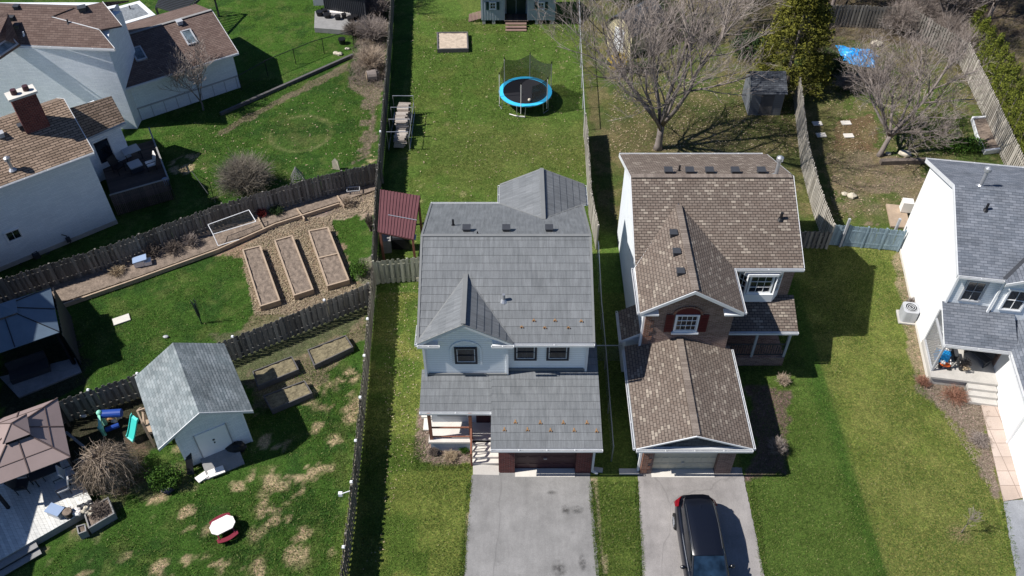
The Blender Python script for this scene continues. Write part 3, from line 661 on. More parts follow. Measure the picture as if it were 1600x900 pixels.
fb = MB(); fb.extr([(6.10, 26.82, 2.5), (10.06, 26.82, 2.5), (10.06, 26.82, 5.45), (8.05, 26.82, 6.72), (6.10, 26.82, 5.45)], (0, .4, 0)); fb.build('brick_front', mt['brick_brown'], H2); fb = MB(); fb.box(10.1, 13.42, 29.55, 29.95, 0, 5.35); fb.box(9.86, 10.07, 26.86, 30.0, 0, 5.4)
fb.build('brick_front', mt['brick_brown'], H2); fb = MB(); fb.box(5.80, 6.28, 21.62, 22.0, 0, 2.4); fb.box(9.16, 9.86, 21.62, 22.0, 0, 2.4); fb.box(6.28, 9.16, 21.62, 22.0, 2.16, 2.4)
fb.build('garage_surround', mt['brick_brown'], H2)
qn = MB()
for i in range(9):
    for (qx, qy, ww) in ((6.08, 26.80, .42), ):
        e = .42 if i % 2 else .28; qn.box(6.07, 6.07 + e, 26.79, 27.0, 3.0 + i * .27, 3.0 + i * .27 + .25)
qn.build('brick_quoin', mt['brick_quoin'], H2); qn = MB()
for i in range(8): e = .40 if i % 2 else .28; qn.box(5.78, 5.78 + e, 21.59, 21.8, .1 + i * .28, .1 + i * .28 + .26)
qn.build('brick_quoin', mt['brick_quoin'], H2)
wn = window(H2, (7.97, 26.82, 4.45), (1, 0, 0), (0, -1, 0), .95, 1.0, 'white', 4, 3, .07, True)
for s in (-1, 1):
    sh = MB(); sh.box(7.97 + s * .78 - .19, 7.97 + s * .78 + .19, 26.77, 26.815, 3.85, 5.02)
    for i in range(9): sh.box(7.97 + s * .78 - .14, 7.97 + s * .78 + .14, 26.755, 26.772, 3.93 + i * .115, 3.93 + i * .115 + .05)
    sh.build('shutter', mt['shutter'], H2)
fa = MB(); P = [V((7.97 + math.cos(math.pi * i / 12) * .56, 26.78, 5.04 + math.sin(math.pi * i / 12) * .42)) for i in range(13)]; fa.extr(P, (0, .035, 0)); fa.build('fan_light', mt['shutter'], H2)
ab = MB()
for i in range(12):
    a0, a1 = math.pi * i / 12, math.pi * (i + 1) / 12; P = [V((7.97 + math.cos(k) * rr, 26.80, 5.04 + math.sin(k) * rr * .78)) for k, rr in ((a0, .58), (a1 - .02, .58), (a1 - .02, .68), (a0, .68))]; ab.extr(P, (0, -.05, 0))
ab.build('window_arch', mt['brick_quoin'], H2)
rf = MB(); ST, BT = .145, .010
rf.courses([(bXL, bYF, bZE), (bXR, bYF, bZE), (bXR, bYR, bZR), (bXL, bYR, bZR)], ST, BT); rf.courses([(bXR, bYB, bZE), (bXL, bYB, bZE), (bXL, bYR, bZR), (bXR, bYR, bZR)], ST, BT)
rf.courses([(wXC, wYF, wZ), (wXC, wyt, wZ), (wXL + .06, bYF, bZE), (wXL, wYF, bZE)], ST, BT, base=.02); rf.courses([(wXC, wyt, wZ), (wXC, wYF, wZ), (wXR, wYF, bZE), (wXR, bYF, bZE)], ST, BT, base=.02)
rf.build('roof', mt['roof_brown'], H2)
un = MB(); un.slab([(bXL, bYF, bZE - .01), (bXR, bYF, bZE - .01), (bXR, bYR, bZR - .01), (bXL, bYR, bZR - .01)], .12); un.slab([(bXL, bYR, bZR - .01), (bXR, bYR, bZR - .01), (bXR, bYB, bZE - .01), (bXL, bYB, bZE - .01)], .12)
un.slab([(wXL, wYF, bZE), (wXC, wYF, wZ), (wXC, wyt, wZ), (wXL, bYF, bZE)], .1); un.slab([(wXC, wYF, wZ), (wXR, wYF, bZE), (wXR, bYF, bZE), (wXC, wyt, wZ)], .1); un.build('soffit', mt['white'], H2)
# garage roof: gable with a shallow skirt across the front
gXL, gXR, gXC, gYF, gYB, gZE, gZ = 5.34, 10.36, 7.80, 21.3, 26.85, 2.5, 3.45
gr = MB(); gr.courses([(gXC, gYF + .02, gZ), (gXC, gYB, gZ), (gXL, gYB + .2, gZE), (gXL, gYF, gZE)], ST, BT); gr.courses([(gXC, gYB, gZ), (gXC, gYF + .02, gZ), (gXR, gYF, gZE), (gXR, gYB + .2, gZE)], ST, BT); gr.build('garage_roof', mt['roof_brown'], H2)
gu = MB(); gu.slab([(gXL, gYF, gZE - .01), (gXC, gYF, gZ - .01), (gXC, gYB, gZ - .01), (gXL, gYB, gZE - .01)], .1); gu.slab([(gXC, gYF, gZ - .01), (gXR, gYF, gZE - .01), (gXR, gYB, gZE - .01), (gXC, gYB, gZ - .01)], .1); gu.build('garage_soffit', mt['white'], H2)
gt = MB(); gt.extr([(gXL + .3, gYF + .12, gZE - .02), (gXR - .3, gYF + .12, gZE - .02), (gXC, gYF + .12, gZ - .1)], (0, .15, 0)); gt.build('garage_gable', mt['roof_dark'], H2)
gb = MB(); gb.box(gXL, gXR, gYF + .02, gYF + .3, gZE - .12, gZE - .03); gb.build('garage_fascia', mt['gutter'], H2)
rcb = MB()
for i in range(36): yy = gYF + .05 + i * .153; rcb.beam((gXC, yy, gZ + .016), (gXC, yy + .15, gZ + .008), .30, .012)
mt['ridge_b'] = Misl('brown_ridge_shingles', (.16, .13, .11), (.24, .20, .17)); rcb.build('ridge_cap', mt['ridge_b'], H2); rcb = MB()
for i in range(37): yy = wYF + .05 + i * .153; rcb.beam((wXC, yy, wZ + .034), (wXC, yy + .15, wZ + .024), .30, .012) if yy < wyt else None
rcb.build('ridge_cap', mt['ridge_b'], H2); rcb = MB()
for i in range(51): xx = bXL + .02 + i * .153; rcb.beam((xx, bYR, bZR + .016), (xx + .15, bYR, bZR + .008), .28, .012)
mt['ridge_b'] = Misl('brown_ridge_shingles', (.16, .13, .11), (.24, .20, .17)) if False else mt['ridge_b']; rcb.build('ridge_cap', mt['ridge_b'], H2)
rake(H2, (wXL, wYF, bZE - .02), (wXC, wYF, wZ - .02), (0, -1, 0), .15); rake(H2, (wXR, wYF, bZE - .02), (wXC, wYF, wZ - .02), (0, -1, 0), .15)
rake(H2, (gXL, gYF, gZE - .02), (gXC, gYF, gZ - .02), (0, -1, 0), .05); rake(H2, (gXR, gYF, gZE - .02), (gXC, gYF, gZ - .02), (0, -1, 0), .05)
for sx, dx in ((bXL, -1), (bXR, 1)):
    rake(H2, (sx, bYR, bZR - .03), (sx, bYB, bZE - .03), (dx, 0, 0), .16)
rake(H2, (bXR, bYF, bZE - .03), (bXR, bYR, bZR - .03), (1, 0, 0), .16); rake(H2, (bXL, bYF + .3, bZE + .1), (bXL, bYR, bZR - .03), (-1, 0, 0), .16)
gutter(H2, (wXR, bYF - .02, bZE - .07), (bXR, bYF - .02, bZE - .07), (0, -1, 0)); gutter(H2, (bXL, bYB + .02, bZE - .07), (bXR - .2, bYB + .02, bZE - .07), (0, 1, 0))
gutter(H2, (wXL - .02, wYF, bZE - .07), (wXL - .02, bYF, bZE - .07), (-1, 0, 0)); gutter(H2, (wXR + .02, wYF, bZE - .07), (wXR + .02, bYF, bZE - .07), (1, 0, 0))
gutter(H2, (gXL, gYF - .02, gZE - .08), (gXR, gYF - .02, gZE - .08), (0, -1, 0)); gutter(H2, (gXL - .02, gYF, gZE - .07), (gXL - .02, gYB, gZE - .07), (-1, 0, 0)); gutter(H2, (gXR + .02, gYF, gZE - .07), (gXR + .02, gYB, gZE - .07), (1, 0, 0))
rt = MB(); rt.box(wXL, wXL + .85, wYF - .02, wYF + .38, bZE - .2, bZE - .1); rt.box(wXR - .85, wXR, wYF - .02, wYF + .38, bZE - .2, bZE - .1); rt.build('eave_return', mt['white'], H2)
for px, py, z0, z1 in ((6.02, 26.9, 2.7, 5.4), (5.70, 21.75, .1, 2.4)):
    d = MB(); d.box(px - .05, px + .05, py - .05, py + .05, z0, z1); d.build('downspout', mt['white'], H2)
for u in (1044, 1077, 1108, 1148, 1189):
    p = at(u, 269, 7.3); box_vent(H2, (p.x, bYR + .55, bZR - .55 * s2), mat='dark', s=.34)
for u, v in ((1052, 366), (1057, 395), (1063, 426)):
    p = at(u, v, 6.7); xx = p.x; box_vent(H2, (xx, p.y, wZ - (wXC - xx) * (wZ - bZE) / (wXC - wXL)), mat='dark', s=.30)
p = at(1063, 267, 7.3); pipe_vent(H2, (p.x, bYR + .9, bZR - .9 * s2), .35, .05, 'black'); p = at(1220, 341, 6.6); pipe_vent(H2, (p.x, p.y, bZE + (p.y - bYF) * s2), .4, .07, 'black')
p = at(1211, 270, 7.4); pipe_vent(H2, (p.x, bYR + .2, bZR - .1), .95, .09, 'steel', 'flue_pipe', True)
# porch roof, side roof, bay
pr = MB(); pr.courses([(10.1, 27.8, 2.72), (13.72, 27.8, 2.72), (13.72, 29.55, 3.42), (10.1, 29.55, 3.42)], ST, BT); pr.build('porch_roof', mt['roof_brown'], H2)
pu = MB(); pu.slab([(10.1, 27.8, 2.71), (13.72, 27.8, 2.71), (13.72, 29.55, 3.41), (10.1, 29.55, 3.41)], .1); pu.build('porch_soffit', mt['white'], H2); gutter(H2, (10.1, 27.78, 2.65), (13.72, 27.78, 2.65), (0, -1, 0))
for px in (13.5, 11.9):
    d = MB(); d.box(px - .06, px + .06, 27.95, 28.07, .6, 2.62); d.build('porch_post', mt['silver'], H2)
pfl = MB(); pfl.box(10.1, 13.55, 27.9, 29.6, 0, .6); pfl.build('porch_floor', mt['brick_brown'], H2)
prl = MB(); prl.box(10.6, 13.5, 27.98, 28.03, 1.5, 1.56); prl.box(10.6, 13.5, 27.98, 28.03, .72, .77)
for i in range(24): prl.box(10.65 + i * .12, 10.68 + i * .12, 27.99, 28.02, .77, 1.5)
prl.build('porch_railing', mt['dark'], H2)
pdr = MB(); pdr.box(10.7, 11.6, 29.48, 29.54, .6, 2.6); pdd = pdr.build('front_door', mt['black'], H2); k = MB(); k.sphere((11.5, 29.45, 1.6), .04, 8, 6); k.build('handle', mt['steel'], pdd)
sr = MB(); sr.courses([(5.22, 27.3, 2.62), (6.1, 27.3, 3.15), (6.1, 29.2, 3.15), (5.22, 29.2, 2.62)], ST, BT); sr.build('side_roof', mt['roof_brown'], H2)
su = MB(); su.slab([(5.22, 27.3, 2.61), (6.1, 27.3, 3.14), (6.1, 29.2, 3.14), (5.22, 29.2, 2.61)], .1); su.build('side_soffit', mt['white'], H2); gutter(H2, (5.2, 27.3, 2.56), (5.2, 29.2, 2.56), (-1, 0, 0)); rake(H2, (5.22, 27.3, 2.62), (6.1, 27.3, 3.15), (0, -1, 0), .12)
by = MB(); by.prism([(10.75, 29.6), (11.15, 29.15), (12.55, 29.15), (12.95, 29.6)], 3.35, 3.85); by.prism([(10.75, 29.6), (11.15, 29.15), (12.55, 29.15), (12.95, 29.6)], 5.05, 5.2); by.prism([(10.95, 29.6), (11.25, 29.3), (12.45, 29.3), (12.75, 29.6)], 3.8, 5.1)
by.build('bay', mt['white'], H2)
window(H2, (11.85, 29.29, 4.45), (1, 0, 0), (0, -1, 0), 1.05, 1.1, 'white', 3, 3, .06)
window(H2, (12.68, 29.40, 4.45), (.40, .42, 0), (.42, -.40, 0), .42, 1.1, 'white', 2, 3, .05); window(H2, (11.02, 29.40, 4.45), (.40, -.42, 0), (-.42, -.40, 0), .42, 1.1, 'white', 2, 3, .05)
gd = MB()
for i in range(4): gd.box(6.30, 9.14, 21.86, 21.93, .03 + i * .53, .53 * (i + 1) + .005)
for i in range(4):
    for j in range(8): gd.box(6.37 + j * .352, 6.65 + j * .352, 21.845, 21.865, .11 + i * .53, .45 + i * .53)
gdo = gd.build('garage_door', mt['cream_door'], H2); k = MB(); k.box(7.6, 7.74, 21.80, 21.845, .6, .64); k.build('handle', mt['steel'], gdo)
window(H2, (13.38, 34, 4.4), (0, 1, 0), (1, 0, 0), .9, 1.0)
def onplane(u, v, p0, n):
    o = V((0, 0, CAM_H)); d = (at(u, v, 0) - o); n = V(n); return o + d * ((V(p0) - o).dot(n) / d.dot(n))
def skylight(parent, c, a, b, n, wa, wb):
    c, n = V(c), V(n).normalized(); a = V(a).normalized(); b = V(b).normalized(); f = MB()
    for s in (-1, 1):
        f.obox(c + a * s * (wa / 2) + n * .06, a * .045, b * (wb / 2 + .045), n * .07); f.obox(c + b * s * (wb / 2) + n * .06, a * wa / 2, b * .045, n * .07)
    o = f.build('skylight', mt['silver'], parent); g = MB(); g.obox(c + n * .07, a * (wa / 2 - .04), b * (wb / 2 - .04), n * .02); g.build('pane', mt['sky_glass'], o)
mt['sky_glass'] = Mglass('pale_skylight_glass', (.10, .13, .15)); mt['sky_glass'].node_tree.nodes['Principled BSDF'].inputs['Roughness'].default_value = .25
mt['stucco_blue'] = Mbrick('white_painted_brick', (.70, .74, .78), (.80, .83, .86), (.64, .68, .72), .4, .1, .010, .8, .08, None, .5, .5); mt['stucco_hi'] = M('bright_white_stucco', (.80, .80, .79), .8, .04, 1.2, 30)

# ------------------------------------------------------------------ right-hand white house
H3 = thing('house', 'bright white house with blue-grey shingle roof and latticed front porch at right edge', 'house', (20.6, 27.1, 0), R(-9))
L = lambda x, y, z=0: loc2(H3, x, y, z)
def D3(x, y, z=0): return root_matrix(H3).to_3x3() @ V((x, y, z))
wl = MB()
wl.extr([L(0, 2.05), L(0, 10.0), L(0, 10.0, 5.45), L(0, 6.05, 7.05), L(0, 2.05, 5.45)], D3(8.2, 0))
wl.extr([L(3.05, 2.1), L(3.05, -7.3), L(3.05, -7.3, 2.55), L(3.05, 2.1, 2.55)], D3(5.0, 0))
wl.build('wall', mt['stucco_hi'], H3)
fw = MB(); fw.extr([L(.02, 2.04, 2.9), L(3.0, 2.04, 2.9), L(3.0, 2.04, 5.4), L(.02, 2.04, 5.4)], D3(0, -.03)); fw.extr([L(2.1, 1.75, 2.9), L(7.4, 1.75, 2.9), L(7.4, 1.75, 5.4), L(4.8, 1.75, 6.8), L(2.1, 1.75, 5.4)], D3(0, .5)); fw.build('front_siding', mt['siding'], H3)
ST, BT = .145, .008; rf = MB(); ez, rz_ = 5.6, 7.4
rf.courses([L(-.18, 1.65, ez), L(8.4, 1.65, ez), L(8.4, 6.05, rz_), L(-.18, 6.05, rz_)], ST, BT); rf.courses([L(8.4, 10.45, ez), L(-.18, 10.45, ez), L(-.18, 6.05, rz_), L(8.4, 6.05, rz_)], ST, BT)
s3 = (rz_ - ez) / 4.4; gz3 = 6.9; gy3 = 1.65 + (gz3 - ez) / s3
rf.courses([L(4.8, 1.35, gz3), L(4.8, gy3, gz3), L(1.85, 1.65, ez), L(1.85, 1.35, ez)], ST, BT, base=.03); rf.courses([L(4.8, gy3, gz3), L(4.8, 1.35, gz3), L(7.75, 1.35, ez), L(7.75, 1.65, ez)], ST, BT, base=.03)
rf.courses([L(-.12, -.1, 2.72), L(3.2, -.1, 2.72), L(3.2, 2.02, 3.45), L(-.12, 2.02, 3.45)], ST, BT)
rf.courses([L(5.5, -7.6, 3.8), L(5.5, 2.0, 3.8), L(2.9, 2.0, 2.7), L(2.9, -7.6, 2.7)], ST, BT, base=.03); rf.courses([L(5.5, 2.0, 3.8), L(5.5, -7.6, 3.8), L(8.1, -7.6, 2.7), L(8.1, 2.0, 2.7)], ST, BT)
rf.build('roof', mt['roof_slate'], H3)
un = MB()
for q in ([L(-.18, 1.65, ez), L(8.4, 1.65, ez), L(8.4, 6.05, rz_), L(-.18, 6.05, rz_)], [L(-.18, 6.05, rz_), L(8.4, 6.05, rz_), L(8.4, 10.45, ez), L(-.18, 10.45, ez)], [L(1.85, 1.35, ez), L(4.8, 1.35, gz3), L(4.8, gy3, gz3)], [L(4.8, 1.35, gz3), L(7.75, 1.35, ez), L(4.8, gy3, gz3)], [L(-.12, -.1, 2.72), L(3.2, -.1, 2.72), L(3.2, 2.02, 3.45), L(-.12, 2.02, 3.45)], [L(2.9, -7.6, 2.7), L(5.5, -7.6, 3.8), L(5.5, 2.0, 3.8), L(2.9, 2.0, 2.7)]):
    un.slab([p - V((0, 0, .012)) for p in q], .12)
un.build('soffit', mt['white'], H3)
rake(H3, L(-.18, 1.65, ez - .02), L(-.18, 6.05, rz_ - .02), D3(-1, 0), .2); rake(H3, L(-.18, 10.45, ez - .02), L(-.18, 6.05, rz_ - .02), D3(-1, 0), .2)
gutter(H3, L(-.18, 1.63, ez - .07), L(1.85, 1.63, ez - .07), D3(0, -1)); gutter(H3, L(-.12, -.12, 2.66), L(2.95, -.12, 2.66), D3(0, -1)); gutter(H3, L(-.18, 10.47, ez - .07), L(8.4, 10.47, ez - .07), D3(0, 1)); gutter(H3, L(2.88, -7.6, 2.64), L(2.88, -.3, 2.64), D3(-1, 0))
rake(H3, L(1.85, 1.35, ez), L(4.8, 1.35, gz3), D3(0, -1), .14)
vl = MB(); vl.beam(L(4.8, gy3, gz3 + .05), L(1.85, 1.65, ez + .05), .18, .03); vl.build('roof_valley', mt['dark'], H3)
window(H3, L(1.0, 2.01, 4.35), D3(1, 0), D3(0, -1), .85, 1.25, 'silver', 2, 2, .07); window(H3, L(2.85, 1.75, 4.3), D3(1, 0), D3(0, -1), .85, 1.25, 'white', 2, 2, .08); window(H3, L(4.9, 1.75, 4.5), D3(1, 0), D3(0, -1), .9, 1.05, 'white', 2, 2, .08)
for q in (L(.05, 1.98, 4.2), L(1.95, 1.72, 4.2)):
    d = MB(); d.obox(q, D3(.05, 0), D3(0, .04), (0, 0, 1.25)); d.build('corner_trim', mt['white'], H3)
d = MB(); d.obox(L(3.0, -3.4, 1.3), D3(.04, 0), D3(0, .06), (0, 0, 1.25)); d.build('downspout', mt['gutter'], H3)
p = onplane(1513, 282, L(0, 6.05, rz_), D3(0, -s3, 1)); pipe_vent(H3, L(1.1, 6.3, rz_ - .1), .95, .09, 'steel', 'flue_pipe', True)
p = onplane(1540, 328, L(0, 6.05, rz_), D3(0, -s3, 1)); pipe_vent(H3, p, .38, .06, 'black')
# porch
pb = MB(); pb.extr([L(-.05, -.33), L(3.03, -.33), L(3.03, 2.1), L(-.05, 2.1)], (0, 0, .5)); pb.build('porch_base', mt['conc'], H3)
pf = MB(); pf.extr([L(-.1, -.42, .5), L(3.04, -.42, .5), L(3.04, 2.03, .5), L(-.1, 2.03, .5)], (0, 0, .12)); pf.build('porch_floor', mt['conc'], H3)
fd = MB(); fd.extr([L(-.06, -.4), L(-.06, 10.02), L(-.02, 10.02), L(-.02, -.4)], (0, 0, .22)); fd.build('foundation', mt['conc_lt'], H3)
st = MB()
for i in range(3): st.extr([L(1.65, -.42 - .30 * (3 - i)), L(3.0, -.42 - .30 * (3 - i)), L(3.0, -.40), L(1.65, -.40)], (0, 0, .155 * (i + 1)))
st.build('front_steps', mt['conc'], H3)
lt_ = MB()
for k in range(-9, 20):
    for sgn in (1, -1):
        y0, z0 = k * .16, .75
        a = [y0, z0]; e = [y0 + sgn * 1.1, z0 + 1.5]
        # clip to the frame 0.1..1.95
        def cl(a, e):
            (ya, za), (ye, ze_) = a, e; out = []
            for lim in (.02, 1.95):
                pass
            t0, t1 = 0, 1; dy = ye - ya
            for lo_, hi_ in ((.02, 1.95),):
                ta, tb = (lo_ - ya) / dy, (hi_ - ya) / dy; ta, tb = min(ta, tb), max(ta, tb); t0, t1 = max(t0, ta), min(t1, tb)
            return None if t0 >= t1 else ((ya + dy * t0, za + (ze_ - za) * t0), (ya + dy * t1, za + (ze_ - za) * t1))
        r_ = cl(a, e)
        if r_: lt_.beam(L(.0, r_[0][0], r_[0][1]), L(.0, r_[1][0], r_[1][1]), .012, .035, up=D3(0, 1))
lt_.build('lattice', mt['wood_grey'], H3)
lf_ = MB()
for a, b_ in (((0, 0, .62), (0, 0, 2.65)), ((0, 1.98, .62), (0, 1.98, 2.9)), ((0, 0, .68), (0, 1.98, .68)), ((0, 0, 2.28), (0, 1.98, 2.28))): lf_.beam(L(*a), L(*b_), .09, .09)
lf_.build('lattice_frame', mt['silver'], H3)
dr = MB(); dr.obox(L(2.55, 2.02, 1.62), D3(.42, 0), D3(0, .03), (0, 0, 1.0)); do = dr.build('front_door', mt['dark'], H3); k = MB(); k.sphere(L(2.25, 1.96, 1.6), .04, 8, 6); k.build('handle', mt['steel'], do)
window(H3, L(1.2, 2.04, 1.8), D3(1, 0), D3(0, -1), 1.0, .9, 'white', 2, 1, .07)
wi = MB(); wi.obox(L(3.04, 1.2, 1.6), D3(.02, 0), D3(0, .5), (0, 0, 1.0)); wi.build('brick_panel', mt['brick_brown'], H3)

# ------------------------------------------------------------------ left white house with the tan roof
H4 = thing('house', 'white stucco house with tan shingle roof and brick chimney at the left edge', 'house', (-23.13, 38.59, 0), R(37))
K = lambda x, y, z=0: loc2(H4, x, y, z)
def D4(x, y, z=0): return root_matrix(H4).to_3x3() @ V((x, y, z))
wl = MB(); wl.extr([K(0, 0), K(0, 5.8), K(0, 5.8, 5.15), K(0, 2.9, 6.7), K(0, 0, 5.15)], D4(-14, 0)); wl.build('wall', mt['stucco_blue'], H4)
fd = MB(); fd.extr([K(.02, -.03), K(-14, -.03), K(-14, .03), K(.02, .03)], (0, 0, .28)); fd.build('foundation', mt['conc'], H4)
ST, BT = .15, .012; rf = MB(); rf.courses([K(-14.3, -.35, 5.28), K(.28, -.35, 5.28), K(.28, 2.85, 6.95), K(-14.3, 2.85, 6.95)], ST, BT); rf.courses([K(.28, 6.1, 5.25), K(-14.3, 6.1, 5.25), K(-14.3, 2.85, 6.95), K(.28, 2.85, 6.95)], ST, BT); rf.build('roof', mt['roof_tan'], H4)
un = MB(); un.slab([K(-14.3, -.35, 5.27), K(.28, -.35, 5.27), K(.28, 2.85, 6.94), K(-14.3, 2.85, 6.94)], .12); un.slab([K(-14.3, 2.85, 6.94), K(.28, 2.85, 6.94), K(.28, 6.1, 5.24), K(-14.3, 6.1, 5.24)], .12)
un.build('soffit', mt['white'], H4)
rake(H4, K(.28, -.35, 5.28), K(.28, 2.85, 6.95), D4(1, 0), .16); rake(H4, K(.28, 6.1, 5.25), K(.28, 2.85, 6.95), D4(1, 0), .16); gutter(H4, K(-14.3, -.37, 5.22), K(.28, -.37, 5.22), D4(0, -1))
bw = MB(); b0 = at(109, 170, 4.7); b1 = at(174, 150, 4.7); b2 = at(195, 191, 3.35); b3 = at(135, 217, 3.35)
bw.courses([b0 - (b1 - b0) * .35, b1, b2, b3 - (b2 - b3) * .6], ST, BT); bk_ = (b0 - b3); bk_.z = 0
bw.courses([b1, b0 - (b1 - b0) * .35, b0 - (b1 - b0) * .35 + bk_ - V((0, 0, 1.3)), b1 + bk_ - V((0, 0, 1.3))], ST, BT); bw.build('rear_roof', mt['roof_tan'], H4)
bu = MB(); bu.slab([p - V((0, 0, .012)) for p in (b3 - (b2 - b3) * .6, b2, b1, b0 - (b1 - b0) * .35)], .12); bu.build('rear_soffit', mt['white'], H4)
e = (b2 - b3).normalized(); nn = V((e.y, -e.x, 0)).normalized(); gutter(H4, V((*(b3 - (b2 - b3) * .5)[:2], 3.28)), V((*b2[:2], 3.28)), nn)
rw = MB(); i3, i2 = b3 - nn * .35, b2 - nn * .35 - e * .25
rw.extr([V((*(i3 - e * 2)[:2], 0)), V((*i2[:2], 0)), V((*i2[:2], 3.2)), V((*(i3 - e * 2)[:2], 3.2))], -nn * 3.4); rw.build('rear_wall', mt['stucco_blue'], H4)
window(H4, V((*(i3 + e * .75)[:2], 1.9)), e, nn, .95, 1.6, 'white', 1, 1, .05)
# chimney
cp = at(75, 176, 6.6); CH = MB(); cc = V((*at(28, 142, 8.4)[:2], 0)); ax = D4(1, 0); ay = D4(0, 1); cc = at(33, 146, 8.5); CH.obox((cc.x, cc.y, 6.5), ax * .62, ay * .33, (0, 0, 1.98))
co = CH.build('chimney', mt['brick_red'], H4); c2 = MB(); c2.obox((cc.x, cc.y, 8.52), ax * .72, ay * .42, (0, 0, .06)); c2.build('chimney_cap', mt['conc_lt'], co); c3 = MB()
for s in (-.3, .3): c3 = MB(); c3.tube([V((cc.x, cc.y, 8.55)) + ax * s, V((cc.x, cc.y, 8.85)) + ax * s], [.16, .15], 12); c3.build('chimney_pot', mt['maroon'], co)
s4 = 1.67 / 3.2
p = onplane(19, 264, K(0, -.35, 5.28), D4(0, -s4, 1)); pipe_vent(H4, p, .62, .09, 'steel', 'flue_pipe', True)
p = onplane(35, 200, K(0, -.35, 5.28), D4(0, -s4, 1)); box_vent(H4, p, R(37), 'dark'); p = onplane(2, 213, K(0, -.35, 5.28), D4(0, -s4, 1)); box_vent(H4, p, R(37), 'silver')
p = onplane(21, 367, K(0, 0, 0), D4(0, -1, 0)); window(H4, p, D4(1, 0), D4(0, -1), .72, .62, 'white', 2, 1, .05)
mtb = MB(); p = onplane(56, 398, K(0, 0, 0), D4(0, -1, 0)); q = lambda a, z: p + D4(a, -.12, z)
mtb.tube([q(-1.1, -.35), q(-.2, -.3), q(-.15, .25), q(.1, .3), q(.15, -.25), q(.7, -.1)], .035, 8); mtb.obox(q(.02, -.02), D4(.16, 0), D4(0, .1), (0, 0, .16)); mtb.tube([q(-.9, -.5), q(-.9, -.05)], .03, 8); mtb.build('gas_meter', mt['dark'], H4)
p = onplane(101, 370, K(0, 0, 0), D4(0, -1, 0)); ms = MB(); ms.tube([p + D4(-.1, -.1, .3), p + D4(.1, -.12, .1), p + D4(.15, -.1, -.5)], .03, 8); ms.obox(p + D4(.1, -.1, -.2), D4(.12, 0), D4(0, .08), (0, 0, .14)); ms.build('power_meter', mt['dark'], H4)

# ------------------------------------------------------------------ brown-roofed house in the top left corner
H5 = thing('house', 'big house with reddish-brown roofs and skylights in the top left corner', 'house', (-27, 50, 0))
A, B_ = at(31, 70, 6.1), at(179, 76, 6.1); A2 = A + (A - B_) * 1.0; rg0, rg1 = at(-160, 4, 7.65), at(118, 12, 7.65)
npl = (B_ - A).cross(rg1 - A).normalized(); npl = npl if npl.z > 0 else -npl; v1 = onplane(80, 27, A, npl); C_ = onplane(155, 47, A, npl)
ST, BT = .145, .008; rf = MB()
rf.courses([A2, A, B_, C_, v1, rg1, rg0], ST, BT)
r1 = at(160, 3, 7.65); E1 = at(190, 40, C_.z)
rf.slab([v1, C_ + V((0, 0, .02)), E1, r1, rg1], .1)
bkv = V((rg1.x - A.x, rg1.y - A.y, 0)); bkv = V((0.15, 3.2, 0))
rf.slab([rg0, rg1, rg1 + bkv - V((0, 0, 1.6)), rg0 + bkv - V((0, 0, 1.6))], .1); rf.slab([rg1, r1, r1 + bkv - V((0, 0, 1.6)), rg1 + bkv - V((0, 0, 1.6))], .1)
g0, g1_, g2, g3 = at(31, 69, 6.28), at(-30, 110, 6.28), at(-30, 24, 7.7), at(12, 20, 7.7)
rf.slab([g0, g3, g2, g1_], .12); rf.slab([g0 + (g0 - A) * 0, at(12, 20, 7.7), at(8, 62, 7.0)], .05)
rf.build('roof', mt['roof_brown2'], H5)
wl = MB(); fx0, fx1, fy = A2.x + .3, B_.x - .55, B_.y + .25
ra = V((rg1.x, rg1.y, 0))
wl.extr([(fx1, fy, 0), (fx1, fy + 3.4, 0), (fx1, fy + 3.4, 6.6), (fx1, rg1.y - .2, 7.0), (fx1, fy, 6.0)], (fx0 - fx1, 0, 0)); wl.box(fx0, fx1 - 1.3, fy + 3.2, fy + 6.0, 0, 5.8); wl.build('wall', mt['stucco_blue'], H5)
rake(H5, C_, B_, (1, 0, 0), .14); rake(H5, E1, r1, (1, 0, 0), .14); gutter(H5, A2 + V((0, -.02, -.06)), B_ + V((0, -.02, -.06)), (0, -1, 0))
cl_ = MB(); cl_.beam(v1 + V((0, 0, .04)), C_ + V((0, 0, .04)), .06, .03); cl_.build('flashing', mt['gutter'], H5)
for u, v, mtn in ((27, 14, 'dark'), (19, 31, 'dark'), (28, 43, 'dark')):
    p = onplane(u, v, A, npl); box_vent(H5, p, 0, mtn, .3)
p = at(129, 16, 7.5); box_vent(H5, p, .4, 'dark', .42); p = onplane(38, 55, A, npl); pipe_vent(H5, p, .25, .05, 'white'); p = onplane(107, 37, A, npl); pipe_vent(H5, p, .3, .05, 'dark')
a = (g1_ - g0).normalized(); nn5 = (g3 - g0).cross(g1_ - g0).normalized(); nn5 = nn5 if nn5.z > 0 else -nn5
skylight(H5, onplane(8, 73, g0, nn5) + nn5 * .0, a, nn5.cross(a), nn5, 1.4, .5)
